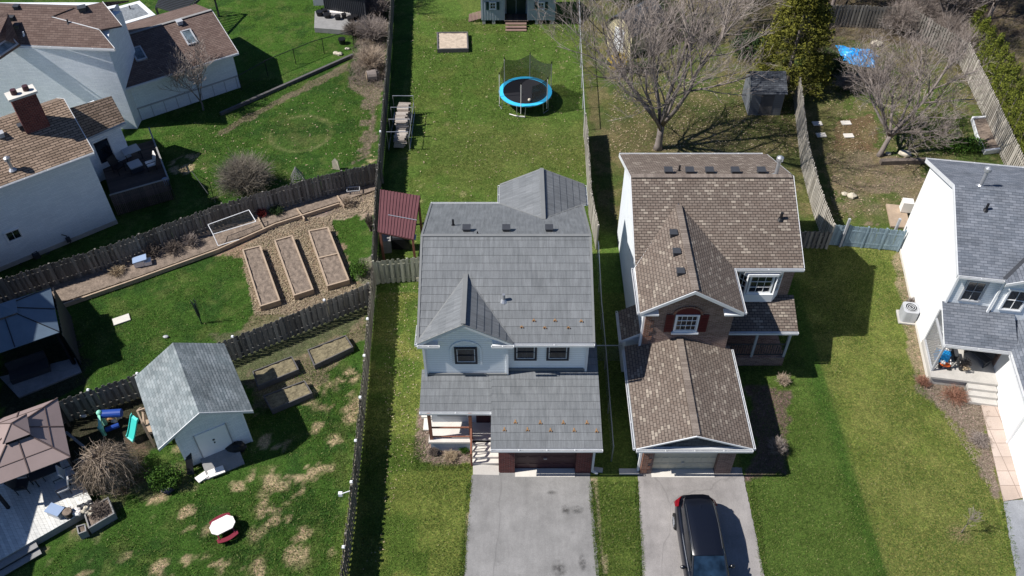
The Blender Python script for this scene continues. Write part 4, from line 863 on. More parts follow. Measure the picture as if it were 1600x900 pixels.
# single-storey wing with two skylights
w0, w1, w2, w3 = at(192, 139, 2.85), at(372, 82, 2.85), at(327, 17, 4.15), at(185, 57, 4.15)
ex = V((w1.x - w0.x, w1.y - w0.y, 0)).normalized(); ey = V((-ex.y, ex.x, 0)); wid = (w1 - w0).dot(ex); dep = (w2 - w1).dot(ey)
P5 = lambda a, b_, z: V((w0.x, w0.y, 0)) + ex * a + ey * b_ + V((0, 0, z))
ww = MB(); ww.courses([P5(0, 0, 2.85), P5(wid, 0, 2.85), P5(wid, dep, 4.15), P5(0, dep, 4.15)], ST, BT); ww.courses([P5(wid, dep * 2, 2.85), P5(0, dep * 2, 2.85), P5(0, dep, 4.15), P5(wid, dep, 4.15)], ST, BT)
ww.build('wing_roof', mt['roof_brown2'], H5)
wu = MB(); wu.slab([P5(0, 0, 2.84), P5(wid, 0, 2.84), P5(wid, dep, 4.14), P5(0, dep, 4.14)], .12); wu.slab([P5(0, dep, 4.14), P5(wid, dep, 4.14), P5(wid, dep * 2, 2.84), P5(0, dep * 2, 2.84)], .12); wu.build('wing_soffit', mt['white'], H5)
wwl = MB(); wwl.extr([P5(wid - .3, .4, 0), P5(wid - .3, dep * 2 - .4, 0), P5(wid - .3, dep * 2 - .4, 2.8), P5(wid - .3, dep, 3.95), P5(wid - .3, .4, 2.8)], -ex * (wid - .25)); wwl.build('wing_wall', mt['stucco_blue'], H5)
wtr = MB(); wtr.obox(P5(wid / 2, .37, .95), ex * (wid / 2 - .35), ey * .02, (0, 0, .05))
for i in range(9): wtr.obox(P5(.5 + i * (wid - 1) / 8, .385, .5), ex * .02, ey * .01, (0, 0, .5))
wtr.build('wall_band', mt['silver'], H5)
gutter(H5, P5(0, -.02, 2.79), P5(wid, -.02, 2.79), -ey); rake(H5, P5(wid, 0, 2.83), P5(wid, dep, 4.13), ex, .15)
nw = (P5(wid, 0, 2.85) - P5(0, 0, 2.85)).cross(P5(0, dep, 4.15) - P5(0, 0, 2.85)).normalized(); upw = nw.cross(ex)
skylight(H5, onplane(296, 59, P5(0, 0, 2.85), nw), ex, upw, nw, .62, 1.25); skylight(H5, onplane(217, 85, P5(0, 0, 2.85), nw), ex, upw, nw, .62, 1.1)
box_vent(H5, onplane(281, 37, P5(0, 0, 2.85), nw), R(35), 'silver', .36); rgw = MB(); rgw.beam(P5(0, dep, 4.19), P5(wid, dep, 4.19), .22, .03); rgw.build('ridge_cap', mt['wood_grey'], H5)

# sunroom and slatted pergola behind it
SR = thing('sunroom', 'white-framed lean-to sunroom with speckled grey roof panel beside the brown roof', 'sunroom', at(205, 45, 0))
q0, q1, q2, q3 = at(186, 40, 2.6), at(243, 23, 2.6), at(218, 1, 3.1), at(170, 14, 3.1)
s_ = MB(); s_.slab([q0, q1, q2, q3], .12); s_.build('roof', mt['white'], SR); cq = (q0 + q1 + q2 + q3) / 4 ; pn = MB(); up_ = V((0, 0, .02))
pn.slab([cq + (q - cq) * V((1, 1, 1)).x * .72 + up_ + V((0, 0, .0)) for q in (q0, q1, q2, q3)], .03); mt['pane_grey'] = M('speckled_grey_panel', (.22, .24, .26), .6, .45, 6, 30); pn.build('roof_panel', mt['pane_grey'], SR)
for q in (q0, q1, q2, q3):
    k = MB(); c = cq + (q - cq) * .93; k.box(c.x - .06, c.x + .06, c.y - .06, c.y + .06, 0, q.z - .1); k.build('post', mt['white'], SR)
k = MB(); k.extr([V((q.x, q.y, 0)) for q in (cq + (q0 - cq) * .9, cq + (q1 - cq) * .9, cq + (q2 - cq) * .9, cq + (q3 - cq) * .9)], (0, 0, .9)); k.build('base_wall', mt['dark'], SR); k = MB(); k.cyl(cq + V((-.1, .3, .08)), .04, .3); k.build('vent_pipe', mt['black'], SR)
PG = thing('pergola', 'dark slatted pergola casting a striped shadow on the lawn beyond the brown roof', 'pergola', at(285, 10, 0))
c0, c1, c2_, c3_ = at(243, 10, 2.5), at(283, 22, 2.5), at(330, -22, 2.5), at(262, -30, 2.5)
pg = MB()
for i in range(20): t_ = i / 19; pg.beam(c0.lerp(c3_, t_), c1.lerp(c2_, t_), .05, .12)
pg.build('slats', mt['dark'], PG); pg = MB(); pg.beam(c0 - V((0, 0, .14)), c3_ - V((0, 0, .14)), .1, .16); pg.beam(c1 - V((0, 0, .14)), c2_ - V((0, 0, .14)), .1, .16); pg.build('beam', mt['dark'], PG)
for q in (c0, c1, c2_, c3_):
    k = MB(); k.box(q.x - .06, q.x + .06, q.y - .06, q.y + .06, 0, 2.4); k.build('post', mt['dark'], PG)

# ------------------------------------------------------------------ sheds
S1 = thing('shed', 'large white-walled garden shed with pale grey-green gable roof, door facing the lawn', 'shed', (-14.65, 21.7, 0), R(29))
S = lambda x, y, z=0: loc2(S1, x, y, z)
def DS(x, y, z=0): return root_matrix(S1).to_3x3() @ V((x, y, z))
def loc_of(p): return root_matrix(S1).inverted() @ p
e0, e1, e2, e3 = [loc_of(at(*q, 2.45)) for q in ((246.5, 703), (394.5, 641), (351, 536.5), (211, 588.8))]
xl, xr = (e0.x + e3.x) / 2, (e1.x + e2.x) / 2; yf_, yb_ = (e0.y + e1.y) / 2, (e2.y + e3.y) / 2; xm = (xl + xr) / 2
rdg = loc_of(at(311, 647, 3.7)); zr = 3.7
ST, BT = .15, .008; rf = MB(); rf.courses([S(xm, yf_, zr), S(xm, yb_, zr), S(xl, yb_, 2.45), S(xl, yf_, 2.45)], ST, BT); rf.courses([S(xm, yb_, zr), S(xm, yf_, zr), S(xr, yf_, 2.45), S(xr, yb_, 2.45)], ST, BT); rf.build('roof', mt['roof_shed'], S1)
un = MB(); un.slab([S(xl, yf_, 2.44), S(xm, yf_, zr - .01), S(xm, yb_, zr - .01), S(xl, yb_, 2.44)], .08); un.slab([S(xm, yf_, zr - .01), S(xr, yf_, 2.44), S(xr, yb_, 2.44), S(xm, yb_, zr - .01)], .08); un.build('soffit', mt['white'], S1)
a0, a1 = xl + .75, xr - .45; wl = MB(); wl.extr([S(a0, yf_ + .3), S(a1, yf_ + .3), S(a1, yf_ + .3, 2.3), S(xm, yf_ + .3, 3.5), S(a0, yf_ + .3, 2.3)], DS(0, yb_ - yf_ - .5)); wl.build('wall', mt['stucco_blue'], S1)
wtr = MB()
for xx in (a0 + .03, a1 - .03): wtr = MB(); wtr.obox(S(xx, yf_ + .29, 1.1), DS(.04, 0), DS(0, .02), (0, 0, 1.1)); wtr.build('corner_trim', mt['white'], S1)
wtr = MB(); rake(S1, S(xl, yf_, 2.43), S(xm, yf_, zr - .02), DS(0, -1), .12); rake(S1, S(xr, yf_, 2.43), S(xm, yf_, zr - .02), DS(0, -1), .12)
dr = MB(); dr.obox(S(xm + .1, yf_ + .27, 1.15), DS(.68, 0), DS(0, .025), (0, 0, .85)); do = dr.build('door', mt['white'], S1); k = MB(); k.obox(S(xm + .1, yf_ + .23, 1.3), DS(.05, 0), DS(0, .02), (0, 0, .03)); k.obox(S(xm + .1, yf_ + .23, 1.1), DS(.03, 0), DS(0, .02), (0, 0, .03)); k.build('latch', mt['black'], do)
k = MB(); 
for xx in (-.72, .72): k.obox(S(xm + .1 + xx, yf_ + .26, 1.15), DS(.02, 0), DS(0, .02), (0, 0, .9))
k.build('door_frame', mt['silver'], S1)
rp = MB(); rp.extr([S(xm - .75, yf_ + .28, .32), S(xm + .95, yf_ + .28, .32), S(xm + .95, yf_ - .75, .06), S(xm - .75, yf_ - .75, .06)], (0, 0, -.06)); rp.build('ramp', mt['wood_grey'], S1)
g = MB(); g.beam(at(298, 741, .05), at(293, 706, 1.0), .3, .04); solo(g, 'leaning_board', mt['black'], 'dark upright board leaning against the left front corner of the white shed', 'board')
g = MB(); g.obox(at(325, 739, .08), DS(.55, .15), DS(-.06, .17), (0, 0, .03)); g.obox(at(338, 737, .16), DS(.35, -.02), DS(.0, .2), (0, 0, .03)); g.beam(at(316, 750, .05), at(345, 737, .05), .08, .05); solo(g, 'scrap_lumber', mt['white_plastic'], 'pale boards piled on the grass at the foot of the shed ramp', 'lumber')
g = MB(); p = at(370, 703, 0)
g.sphere(p + V((0, 0, .25)), .42, 12, 8, (1.2, .7, .7), jit=.12); solo(g, 'covered_mower', mt['black'], 'black lumpy covered mower beside the shed front in shade', 'mower')

S2 = thing('shed', 'small dark blue-grey shingled shed under the big bare tree by the fence', 'shed', (16.9, 49.4, 0))
x0, x1, y0, y1 = 15.85, 18.0, 49.45, 51.75; ym = 50.75
rf = MB(); rf.courses([(x0 - .12, y0 - .15, 1.75), (x1 + .12, y0 - .15, 1.75), (x1 + .12, ym, 2.6), (x0 - .12, ym, 2.6)], .145, .008); rf.courses([(x1 + .12, y1 + .1, 1.75), (x0 - .12, y1 + .1, 1.75), (x0 - .12, ym, 2.6), (x1 + .12, ym, 2.6)], .145, .008); rf.build('roof', mt['roof_dark'], S2)
wl = MB(); wl.extr([(x0, y0, 0), (x0, y1, 0), (x0, y1, 1.7), (x0, ym, 2.45), (x0, y0, 1.7)], (x1 - x0, 0, 0)); wl.build('wall', Msiding('dark_grey_siding', (.15, .16, .18), .16), S2); dr = MB(); dr.box(16.5, 17.35, y0 - .02, y0, .1, 1.6); dr.build('door', mt['grey_timber'], S2)

mt['taupe_st'] = M('reddish_grey_planks', (.20, .13, .11), .8, .2)
S3 = thing('garden_house', 'blue-grey board garden house with dark green shutters and steps behind the trampoline', 'garden house', at(808, 42, 0))
z0 = .35; fx, fy0 = at(752, 40).x, at(800, 38).y; xr_ = at(867, 40).x
wl = MB(); wl.box(fx, -.55, fy0, fy0 + 3, z0, 2.35); wl.box(1.15, xr_, fy0, fy0 + 3, z0, 2.35); wl.box(-.55, 1.15, fy0 + 1.0, fy0 + 3, z0, 2.35)
wl.extr([(fx, fy0, 2.35), (fx, fy0 + 3, 2.35), (fx, fy0 + 1.5, 3.2)], (xr_ - fx, 0, 0))
xx = fx + .1
while xx < xr_:
    if not -.6 < xx < 1.2: wl.box(xx, xx + .03, fy0 - .02, fy0, z0 + .02, 2.3)
    xx += .2
wl.build('wall', mt['grey_shed'], S3)
rf = MB(); rf.courses([(fx - .2, fy0 - .25, 2.25), (xr_ + .2, fy0 - .25, 2.25), (xr_ + .2, fy0 + 1.5, 3.3), (fx - .2, fy0 + 1.5, 3.3)], .145, .01); rf.courses([(xr_ + .2, fy0 + 3.25, 2.25), (fx - .2, fy0 + 3.25, 2.25), (fx - .2, fy0 + 1.5, 3.3), (xr_ + .2, fy0 + 1.5, 3.3)], .145, .01); rf.build('roof', mt['roof_dark'], S3)
for cx in (-1.45, 2.2):
    window(S3, (cx, fy0, 1.55), (1, 0, 0), (0, -1, 0), .42, .5, 'white', 2, 2, .05)
    for s in (-1, 1): sh = MB(); sh.box(cx + s * .4 - .1, cx + s * .4 + .1, fy0 - .04, fy0 - .005, 1.22, 1.86); sh.build('shutter', mt['dkgreen'], S3)
dr = MB(); dr.box(-.42, .28, fy0 + .95, fy0 + 1.0, z0, 2.2); dr.box(.34, 1.05, fy0 + .95, fy0 + 1.0, z0, 2.2); dr.build('door', mt['dkgreen'], S3)
dk = MB()
for i in range(12): dk.box(-.6 + i * .155, -.46 + i * .155, fy0 - .1, fy0 + 1.0, z0 - .06, z0 - .01)
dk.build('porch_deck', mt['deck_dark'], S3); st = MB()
for i in range(3): st.box(-.5, 1.1, fy0 - .15 - .3 * (i + 1), fy0 - .17 - .3 * i, z0 - .1 * (i + 1) - .04, z0 - .1 * (i + 1))
st.build('steps', mt['taupe_st'], S3); rm = MB()
for i in range(9): rm.beam((fx - .95 + i * .11, fy0 + .3, .05 + i * .033), (fx - .95 + i * .11, fy0 + 1.5, .05 + i * .033), .08, .03)
rm.build('ramp', mt['taupe_st'], S3)
for xx in (fx + .2, -1.4, 1.9, xr_ - .2): k = MB(); k.box(xx - .12, xx + .12, fy0 + .02, fy0 + .3, 0, z0 - .02); k.build('foundation_block', mt['conc'], S3)

S4 = thing('shed', 'small cream-sided shed with curved grey roof half hidden behind the big bare tree', 'shed', at(970, 90, 0))
p0, p1, p2 = at(948, 85), at(985, 98), at(1010, 55)
c = at(984, 92); a0 = at(947, 72); dx = (c - a0); dx.z = 0; wdd = dx.length; dx.normalize(); dy = V((-dx.y, dx.x, 0))
W4 = lambda a, b_, z: V((a0.x, a0.y, 0)) + dx * a + dy * b_ + V((0, 0, z))
wl = MB(); wl.extr([W4(0, 0, 0), W4(wdd, 0, 0), W4(wdd, 0, 1.9), W4(wdd * .5, 0, 2.9), W4(0, 0, 1.9)], dy * 3.4); wl.build('wall', mt['cream'], S4)
rf = MB(); prof = [(-.15, 1.85), (wdd * .2, 2.65), (wdd * .5, 3.0), (wdd * .8, 2.65), (wdd + .15, 1.85)]
for (a, z), (b_, z2) in zip(prof, prof[1:]): rf.slab([W4(a, -.15, z), W4(b_, -.15, z2), W4(b_, 3.55, z2), W4(a, 3.55, z)], .06)
rf.build('roof', mt['roof_dark'], S4); dr = MB(); dr.obox(W4(wdd * .5, -.02, 1.0), dx * .45, dy * .02, (0, 0, .95)); dr.build('door', mt['white'], S4)

# ------------------------------------------------------------------ gazebos and lean-to
def hip_roof(parent, cs, zc, top, zt, mat, name='canopy'):
    m_ = MB()
    for i in range(4):
        j = (i + 1) % 4; m_.slab([cs[i], cs[j], top[j], top[i]], .03)
    return m_.build(name, mat, parent)
G2 = thing('gazebo', 'taupe two-tier canopy gazebo standing over the pale wooden deck', 'gazebo', at(40, 740, 0))
cs = [at(0, 756, 2.3), at(110, 714, 2.3), at(90, 622, 2.3)]; cs = [cs[0] + (cs[0] - cs[1]) * .18, cs[1], cs[2]]; cs.append(cs[0] + cs[2] - cs[1]); ce = sum(cs, V()) / 4
top = [ce + (q - ce) * .30 + V((0, 0, .75)) for q in cs]; hip_roof(G2, cs, 2.3, top, 3.05, mt['taupe'])
vb = MB(); t0 = [ce + (q - ce) * .20 + V((0, 0, .76)) for q in cs]
for i in range(4): vb.poly([t0[i], t0[(i + 1) % 4], t0[(i + 1) % 4] + V((0, 0, .25)), t0[i] + V((0, 0, .25))])
vb.build('vent_gap', mt['black'], G2); t1 = [ce + (q - ce) * .33 + V((0, 0, .95)) for q in cs]; ap = ce + V((0, 0, 1.35)); m_ = MB()
for i in range(4): m_.extr([t1[i], t1[(i + 1) % 4], ap], (0, 0, -.02))
m_.build('top_canopy', mt['taupe'], G2); hp = MB()
for i in range(4):
    hp.beam(cs[i] + V((0, 0, .02)), top[i] + V((0, 0, .02)), .05, .035); hp.beam((cs[i] + cs[(i + 1) % 4]) / 2 + V((0, 0, .02)), (top[i] + top[(i + 1) % 4]) / 2 + V((0, 0, .02)), .045, .035); hp.beam(t1[i] + V((0, 0, .01)), ap + V((0, 0, .01)), .035, .025); hp.beam(cs[i].lerp(top[i], .45) + V((0, 0, .015)), cs[(i + 1) % 4].lerp(top[(i + 1) % 4], .45) + V((0, 0, .015)), .03, .02)
mt['taupe_dk'] = M('brown_canopy_seam', (.10, .07, .065), .8); hp.build('seam', mt['taupe_dk'], G2)
for i in range(4): q = ce + (cs[i] - ce) * .92; k = MB(); k.box(q.x - .06, q.x + .06, q.y - .06, q.y + .06, .4, 2.3); k.build('post', mt['black'], G2)
G1 = thing('gazebo', 'dark blue-grey hip-roofed gazebo in shade at the left edge, above the concrete slab', 'gazebo', at(45, 560, 0))
cs = [at(0, 551, 2.5), at(93, 519, 2.5), at(79, 449, 2.5)]; cs = [cs[0] + (cs[0] - cs[1]) * .5, cs[1], cs[2]]; cs.append(cs[0] + cs[2] - cs[1]); ce = sum(cs, V()) / 4
top = [ce + (q - ce) * .28 + V((0, 0, .85)) for q in cs]; hip_roof(G1, cs, 2.5, top, 3.4, mt['blue_canvas'])
t1 = [ce + (q - ce) * .30 + V((0, 0, 1.0)) for q in cs]; ap = ce + V((0, 0, 1.35)); m_ = MB()
for i in range(4): m_.extr([t1[i], t1[(i + 1) % 4], ap], (0, 0, -.02))
m_.build('top_canopy', mt['blue_canvas'], G1); hp = MB()
for i in range(4): hp.beam(cs[i] + V((0, 0, .03)), top[i] + V((0, 0, .03)), .04, .03); hp.beam((cs[i] + cs[(i + 1) % 4]) / 2 + V((0, 0, .03)), (top[i] + top[(i + 1) % 4]) / 2 + V((0, 0, .03)), .035, .03)
hp.build('seam', mt['black'], G1)
for i in range(4): q = ce + (cs[i] - ce) * .93; k = MB(); k.box(q.x - .07, q.x + .07, q.y - .07, q.y + .07, 0, 2.5); k.build('post', mt['black'], G1)
cu = MB(); qa, qb = ce + (cs[1] - ce) * 1.08, ce + (cs[2] - ce) * 1.08
qa.z = qb.z = 0; NPT = 26
for i in range(NPT):
    p = qa.lerp(qb, i / NPT); p2 = qa.lerp(qb, (i + 1) / NPT); o1 = V(((-1) ** i * .04, 0, 0)); o2 = V(((-1) ** (i + 1) * .04, 0, 0)); cu.extr([p + o1, p2 + o2, p2 + o2 * .6 + V((-.1, 0, 2.3)), p + o1 * .6 + V((-.1, 0, 2.3))], (-.02, .0, 0))
cu.build('side_curtain', mt['dark'], G1)
G3 = thing('lean_to_shelter', 'grill shelter with dark maroon ribbed metal roof between the fence and the grey-roof house', 'shelter', at(622, 380, 0))
q0, q1, q2, q3 = at(590, 362, 2.35), at(647, 374, 2.35), at(657, 306, 2.7), at(594, 296, 2.7)
rf = MB(); rf.slab([q0, q1, q2, q3], .04)
for i in range(13): t_ = .02 + i / 12 * .96; rf.beam(q0.lerp(q1, t_) + V((0, 0, .015)), q3.lerp(q2, t_) + V((0, 0, .015)), .035, .035)
rf.build('roof', mt['maroon_roof'], G3); k = MB(); k.beam(q0.lerp(q3, .42).lerp(q1.lerp(q2, .42), .25) + V((0, 0, .04)), q1.lerp(q2, .42) + V((0, 0, .04)), .05, .02); k.build('roof_strap', mt['steel'], G3)
for q in (q0, q1, q2, q3): c = (q0 + q1 + q2 + q3) / 4; p = c + (q - c) * .9; k = MB(); k.box(p.x - .06, p.x + .06, p.y - .06, p.y + .06, 0, q.z - .05); k.build('post', mt['cedar'], G3)
k = MB(); k.beam(q0 + (q1 - q0) * .05 - V((0, -.15, .14)), q1 - (q1 - q0) * .05 - V((0, -.15, .14)), .08, .14); k.beam(q3 - V((0, .1, .14)), q2 - V((0, .1, .14)), .08, .14); k.beam(q0 - V((-.1, 0, .12)), q3 - V((-.1, 0, .12)), .08, .12); k.build('beam', mt['cedar'], G3)
p = at(628, 388, 0); GR = thing('grill', 'black covered barbecue grill standing under the front edge of the maroon shelter roof', 'barbecue', p)
k = MB(); k.rbox(p + V((0, 0, .5)), 1.0, .5, .7, 0); k.build('cart', mt['black'], GR); k = MB(); k.tube([p + V((-.42, 0, .95)), p + V((.42, 0, .95))], .26, 12); k.build('lid', mt['dark'], GR); k = MB(); k.rbox(p + V((-.7, 0, .85)), .35, .45, .04); k.rbox(p + V((.7, 0, .85)), .35, .45, .04); k.build('side_shelf', mt['steel'], GR)
g = MB(); p = at(606, 390, 0); g.rbox(p + V((0, 0, .45)), .45, .6, .9, .1); g.rbox(p + V((0, 0, .92)), .5, .65, .05, .1); solo(g, 'cabinet', mt['wood_grey'], 'grey side cabinet beside the grill near the left shelter post', 'cabinet')

# unseen neighbouring house, added past the left edge to shade deck and gazebos
H6 = thing('house', 'unseen grey-walled house added beyond the left edge to shade the deck and gazebos', 'house', (-25.6, 16, 0), R(6.5))
U = lambda x, y, z=0: loc2(H6, x, y, z)
wl = MB(); wl.extr([U(0, -2, 0), U(-8, -2, 0), U(-8, -2, 6.3), U(-4, -2, 8.2), U(0, -2, 6.3)], root_matrix(H6).to_3x3() @ V((0, 16, 0))); wl.build('wall', mt['siding_grey'], H6)
rf = MB(); rf.courses([U(.35, -2.3, 6.2), U(.35, 14.3, 6.2), U(-4, 14.3, 8.3), U(-4, -2.3, 8.3)], .145, .008); rf.courses([U(-8.35, 14.3, 6.2), U(-8.35, -2.3, 6.2), U(-4, -2.3, 8.3), U(-4, 14.3, 8.3)], .145, .008); rf.build('roof', mt['roof_dark'], H6)
for yy in (1, 5, 10): window(H6, U(0, yy, 4.6), root_matrix(H6).to_3x3() @ V((0, 1, 0)), root_matrix(H6).to_3x3() @ V((1, 0, 0)), .9, 1.1)

gx6 = MB(); dE = root_matrix(H6).to_3x3() @ V((-8, 0, 0)); gx6.extr([U(-1.2, 9.0, 0), U(-1.2, 15.5, 0), U(-1.2, 15.5, 6.5), U(-1.2, 12.2, 9.2), U(-1.2, 9.0, 6.5)], dE); gx6.build('shade_gable_wing', mt['siding_grey'], H6)  # tall gable wing added for a triangular shade on the gazebo roof
rf = MB(); rf.courses([U(-.9, 8.7, 6.35), U(-.9, 12.2, 9.35), U(-9, 12.2, 9.35), U(-9, 8.7, 6.35)], .145, .008); rf.courses([U(-.9, 12.2, 9.35), U(-.9, 15.8, 6.35), U(-9, 15.8, 6.35), U(-9, 12.2, 9.35)], .145, .008); rf.build('shade_gable_roof', mt['roof_dark'], H6)
# ------------------------------------------------------------------ fences
def lerp_path(pts, s):
    d = 0
    for a, b in zip(pts, pts[1:]):
        L_ = (b - a).length
        if d + L_ >= s or (a, b) == (pts[-2], pts[-1]): t = min(1, (s - d) / L_); return a.lerp(b, t), (b - a).normalized()
        d += L_
def fence(label, pts, h=1.8, mat='fence', bw=.14, gap=.02, stag=.035, jit=.05, post=2.4, cat='fence', name='board_fence', thick=.02, sparse=None, lights=(), ptop=.05, groupn=None):
    pts = [V((p[0], p[1], 0)) for p in pts]; T = thing(name, label, cat, pts[0], 0, groupn)
    tot = sum((b - a).length for a, b in zip(pts, pts[1:])); mb = MB(); s = bw / 2; k = 0; rng = random.Random(int(tot * 100))
    while s < tot:
        p, d = lerp_path(pts, s); n = V((-d.y, d.x, 0)); hh = h + rng.uniform(-jit, jit); off = stag if k % 2 else -stag
        a = rng.uniform(-.012, .012); c = p + n * off; dd = d + n * rng.uniform(-.06, .06); dd.normalize(); up = V((a, a * .5, 1)); w2 = bw / 2 * rng.uniform(.93, 1.05)
        q = [c - dd * w2 + n * (-thick / 2), c + dd * w2 - n * thick / 2, c + dd * w2 + n * thick / 2, c - dd * w2 + n * thick / 2]
        z0 = V((0, 0, .04)); mid_ = hh - .05
        mb.hexa([x_ + z0 for x_ in q] + [x_ + up * mid_ for x_ in q]); cc = c + up * hh
        t_ = [x_.lerp(c + (x_ - c) * 1.0, 1) for x_ in q]; mb.hexa([x_ + up * (mid_ + .001) for x_ in q] + [cc + (x_ - c) * .55 for x_ in q])
        s += (bw + gap if not stag else bw * .86) + (sparse or 0); k += 1
    mb.build('board_panel', mt[mat], T)
    rl = MB()
    for a, b in zip(pts, pts[1:]):
        for zz in ((.35, h - .35) if h > .9 else (h - .2,)): rl.beam(V((a.x, a.y, zz)), V((b.x, b.y, zz)), .035, .085)
    rl.build('rail', mt[mat], T)
    n_ = max(1, round(tot / post))
    posts = []
    for i in range(n_ + 1):
        p, d = lerp_path(pts, tot * i / n_); m_ = MB(); m_.rbox(p + V((0, 0, (h + ptop) / 2)), .09, .09, h + ptop, math.atan2(d.y, d.x)); posts.append((p, m_.build('post', mt[mat], T)))
    for (u, v) in lights:
        q = at(u, v, h + .08); p, po = min(posts, key=lambda z: (z[0] - V((q.x, q.y, 0))).length)
        # slide the nearest point of the fence line
        best = min((((lerp_path(pts, tot * j / 400)[0] - V((q.x, q.y, 0))).length), j) for j in range(401)); c = lerp_path(pts, tot * best[1] / 400)[0]
        g = MB(); g.rbox(c + V((0, 0, h + .07)), .12, .12, .05); g.rbox(c + V((0, 0, h + .11)), .09, .09, .04); g.build('post_light', mt['white'], T)
    return T
g2 = lambda u, v, z=0: at(u, v, z)
FA = [(-9.6, 68), (-8.95, 58.5), (-8.45, 50), (-7.95, 40), (-7.5, 34)]
fence('long weathered board fence up the left side of the big back lawn', FA, 1.8, 'fence_dk', lights=((588, 205),))
fence('long fence with white lamp caps between the patchy lawn and front grass strip', [(-7.48, 33.8), (-7.1, 26), (-6.85, 19), (-6.75, 11)], 1.5, 'fence', lights=((570, 498), (563, 556), (558, 620), (560, 688), (547, 752), (537, 855)))
fence('old grey board fence behind the long planting bed, left of the raised beds', [(-31, 30.2), at(180, 380, 1.6), at(340, 320, 1.6), at(500, 275, 1.6), (-7.95, 42.3)], 1.6, 'fence_dk', jit=.06)
fence('grey board fence with lamp caps running behind the white garden shed', [(-24.3, 22.6), at(95, 625, 1.6), at(210, 587, 1.6), at(370, 525, 1.6), (-7.5, 32.1)], 1.6, 'fence_dk', bw=.17, lights=((136, 606), (213, 582), (363, 524), (505, 467)))
fence('short greenish-tan board fence joining the long fence to the left corner of the grey-roof house', [(-7.4, 33.6), (-3.85, 34.0)], 1.75, 'fence_tan', bw=.16, post=1.8)
fence('pale weathered fence between the big lawn and the brown-roof house yard', [at(915, 178, 1.8), at(917, 190, 1.8), at(924, 300, 1.8), at(935, 352, 1.8)], 1.8, 'fence_lt', jit=.03)
fence('sun-bleached slatted fence left of the far right garden', [at(1250, 120, 1.8), at(1263, 225, 1.8), at(1282, 295, 1.8), at(1304, 352, 1.8)], 1.85, 'fence_lt', bw=.12, gap=.03, jit=.03)
fence('short dark board fence joining the brown-roof house to the slatted fence', [(13.4, 36.6), at(1304, 352, 1.8)], 1.3, 'fence_dk', bw=.15, post=2)
fence('tall pale board fence in front of the cedar hedge at the far right', [at(1515, 68, 1.8), at(1545, 130, 1.8), at(1600, 248, 1.8), (30.2, 34)], 1.85, 'fence_lt', bw=.13, jit=.02, lights=())
fence('dark board fence across the back of the far right garden', [at(1262, 10, 1.8), at(1330, 8, 1.8), at(1425, 12, 1.8), at(1515, 68, 1.8)], 1.8, 'fence_dk')
T = fence('blue-grey painted board gate and fence against the bright white house wall', [at(1301, 350, 1.6), at(1330, 352, 1.6), at(1400, 358, 1.6), at(1416, 360, 1.6)], 1.55, 'fence_blue', bw=.15, gap=.0, stag=0, jit=.02, cat='gate', name='gate', post=1.0)
for u, b in ((1324, 341), (1402, 345)):
    p = at(u, 385, 0); p = at(u, 352, 1.6); g = MB(); g.rbox((p.x, p.y - .02, 1.05), .12, .12, 2.1, 0); g.build('gate_post', mt['silver'], T)
# chain link
mch, t_, b_ = newmat('chain_link_mesh'); uv = tc(t_, 'UV'); wv = []
for rot in (.785, -.785):
    mp = N(t_, 'ShaderNodeMapping'); mp.inputs['Rotation'].default_value = (0, 0, rot); t_.links.new(uv, mp.inputs[0]); sp = N(t_, 'ShaderNodeSeparateXYZ'); t_.links.new(mp.outputs[0], sp.inputs[0])
    m1 = N(t_, 'ShaderNodeMath', operation='MULTIPLY'); m1.inputs[1].default_value = 16; t_.links.new(sp.outputs[0], m1.inputs[0]); m2 = N(t_, 'ShaderNodeMath', operation='FRACT'); t_.links.new(m1.outputs[0], m2.inputs[0])
    m3 = N(t_, 'ShaderNodeMath', operation='LESS_THAN'); m3.inputs[1].default_value = .09; t_.links.new(m2.outputs[0], m3.inputs[0]); wv.append(m3.outputs[0])
mx = N(t_, 'ShaderNodeMath', operation='MAXIMUM'); t_.links.new(wv[0], mx.inputs[0]); t_.links.new(wv[1], mx.inputs[1]); t_.links.new(mx.outputs[0], b_.inputs['Alpha']); b_.inputs['Base Color'].default_value = (.25, .27, .26, 1); mt['chain'] = mch
mch2 = mch.copy(); mch2.name = 'black_chain_link_mesh'; mch2.node_tree.nodes['Principled BSDF'].inputs['Base Color'].default_value = (.02, .025, .02, 1); mt['chain_b'] = mch2
def chain(label, pts, h=1.2, mat='chain', tube='steel', post=2.6, r=.025):
    pts = [V((p[0], p[1], 0)) for p in pts]; T = thing('chain_link_fence', label, 'wire fence', pts[0]); tot = sum((b - a).length for a, b in zip(pts, pts[1:])); m_ = MB()
    for a, b in zip(pts, pts[1:]): m_.poly([a, b, b + V((0, 0, h)), a + V((0, 0, h))])
    m_.build('mesh', mt[mat], T); m_ = MB()
    for a, b in zip(pts, pts[1:]): m_.tube([a + V((0, 0, h)), b + V((0, 0, h))], r, 6)
    m_.build('top_rail', mt[tube], T); n_ = max(1, round(tot / post))
    for i in range(n_ + 1): p, d = lerp_path(pts, tot * i / n_); k = MB(); k.tube([p, p + V((0, 0, h + .06))], r * 1.2, 6); k.build('post', mt[tube], T)
chain('thin silver wire fence right of the trampoline, behind the bare tree branches', [at(904, -25, 1.3), at(909, 90, 1.3), at(914, 178, 1.3)], 1.3, 'chain', 'silver')
chain('thin wire fence in the dark gap between the grey-roof and brown-roof houses', [at(935, 378, 1.2), at(940, 470, 1.2), at(947, 546, 1.2), (4.55, 22.3)], 1.2)
chain('short wire gate across the dark gap between the two central houses', [(3.9, 28.2), (5.9, 28.2)], 1.2, post=2)
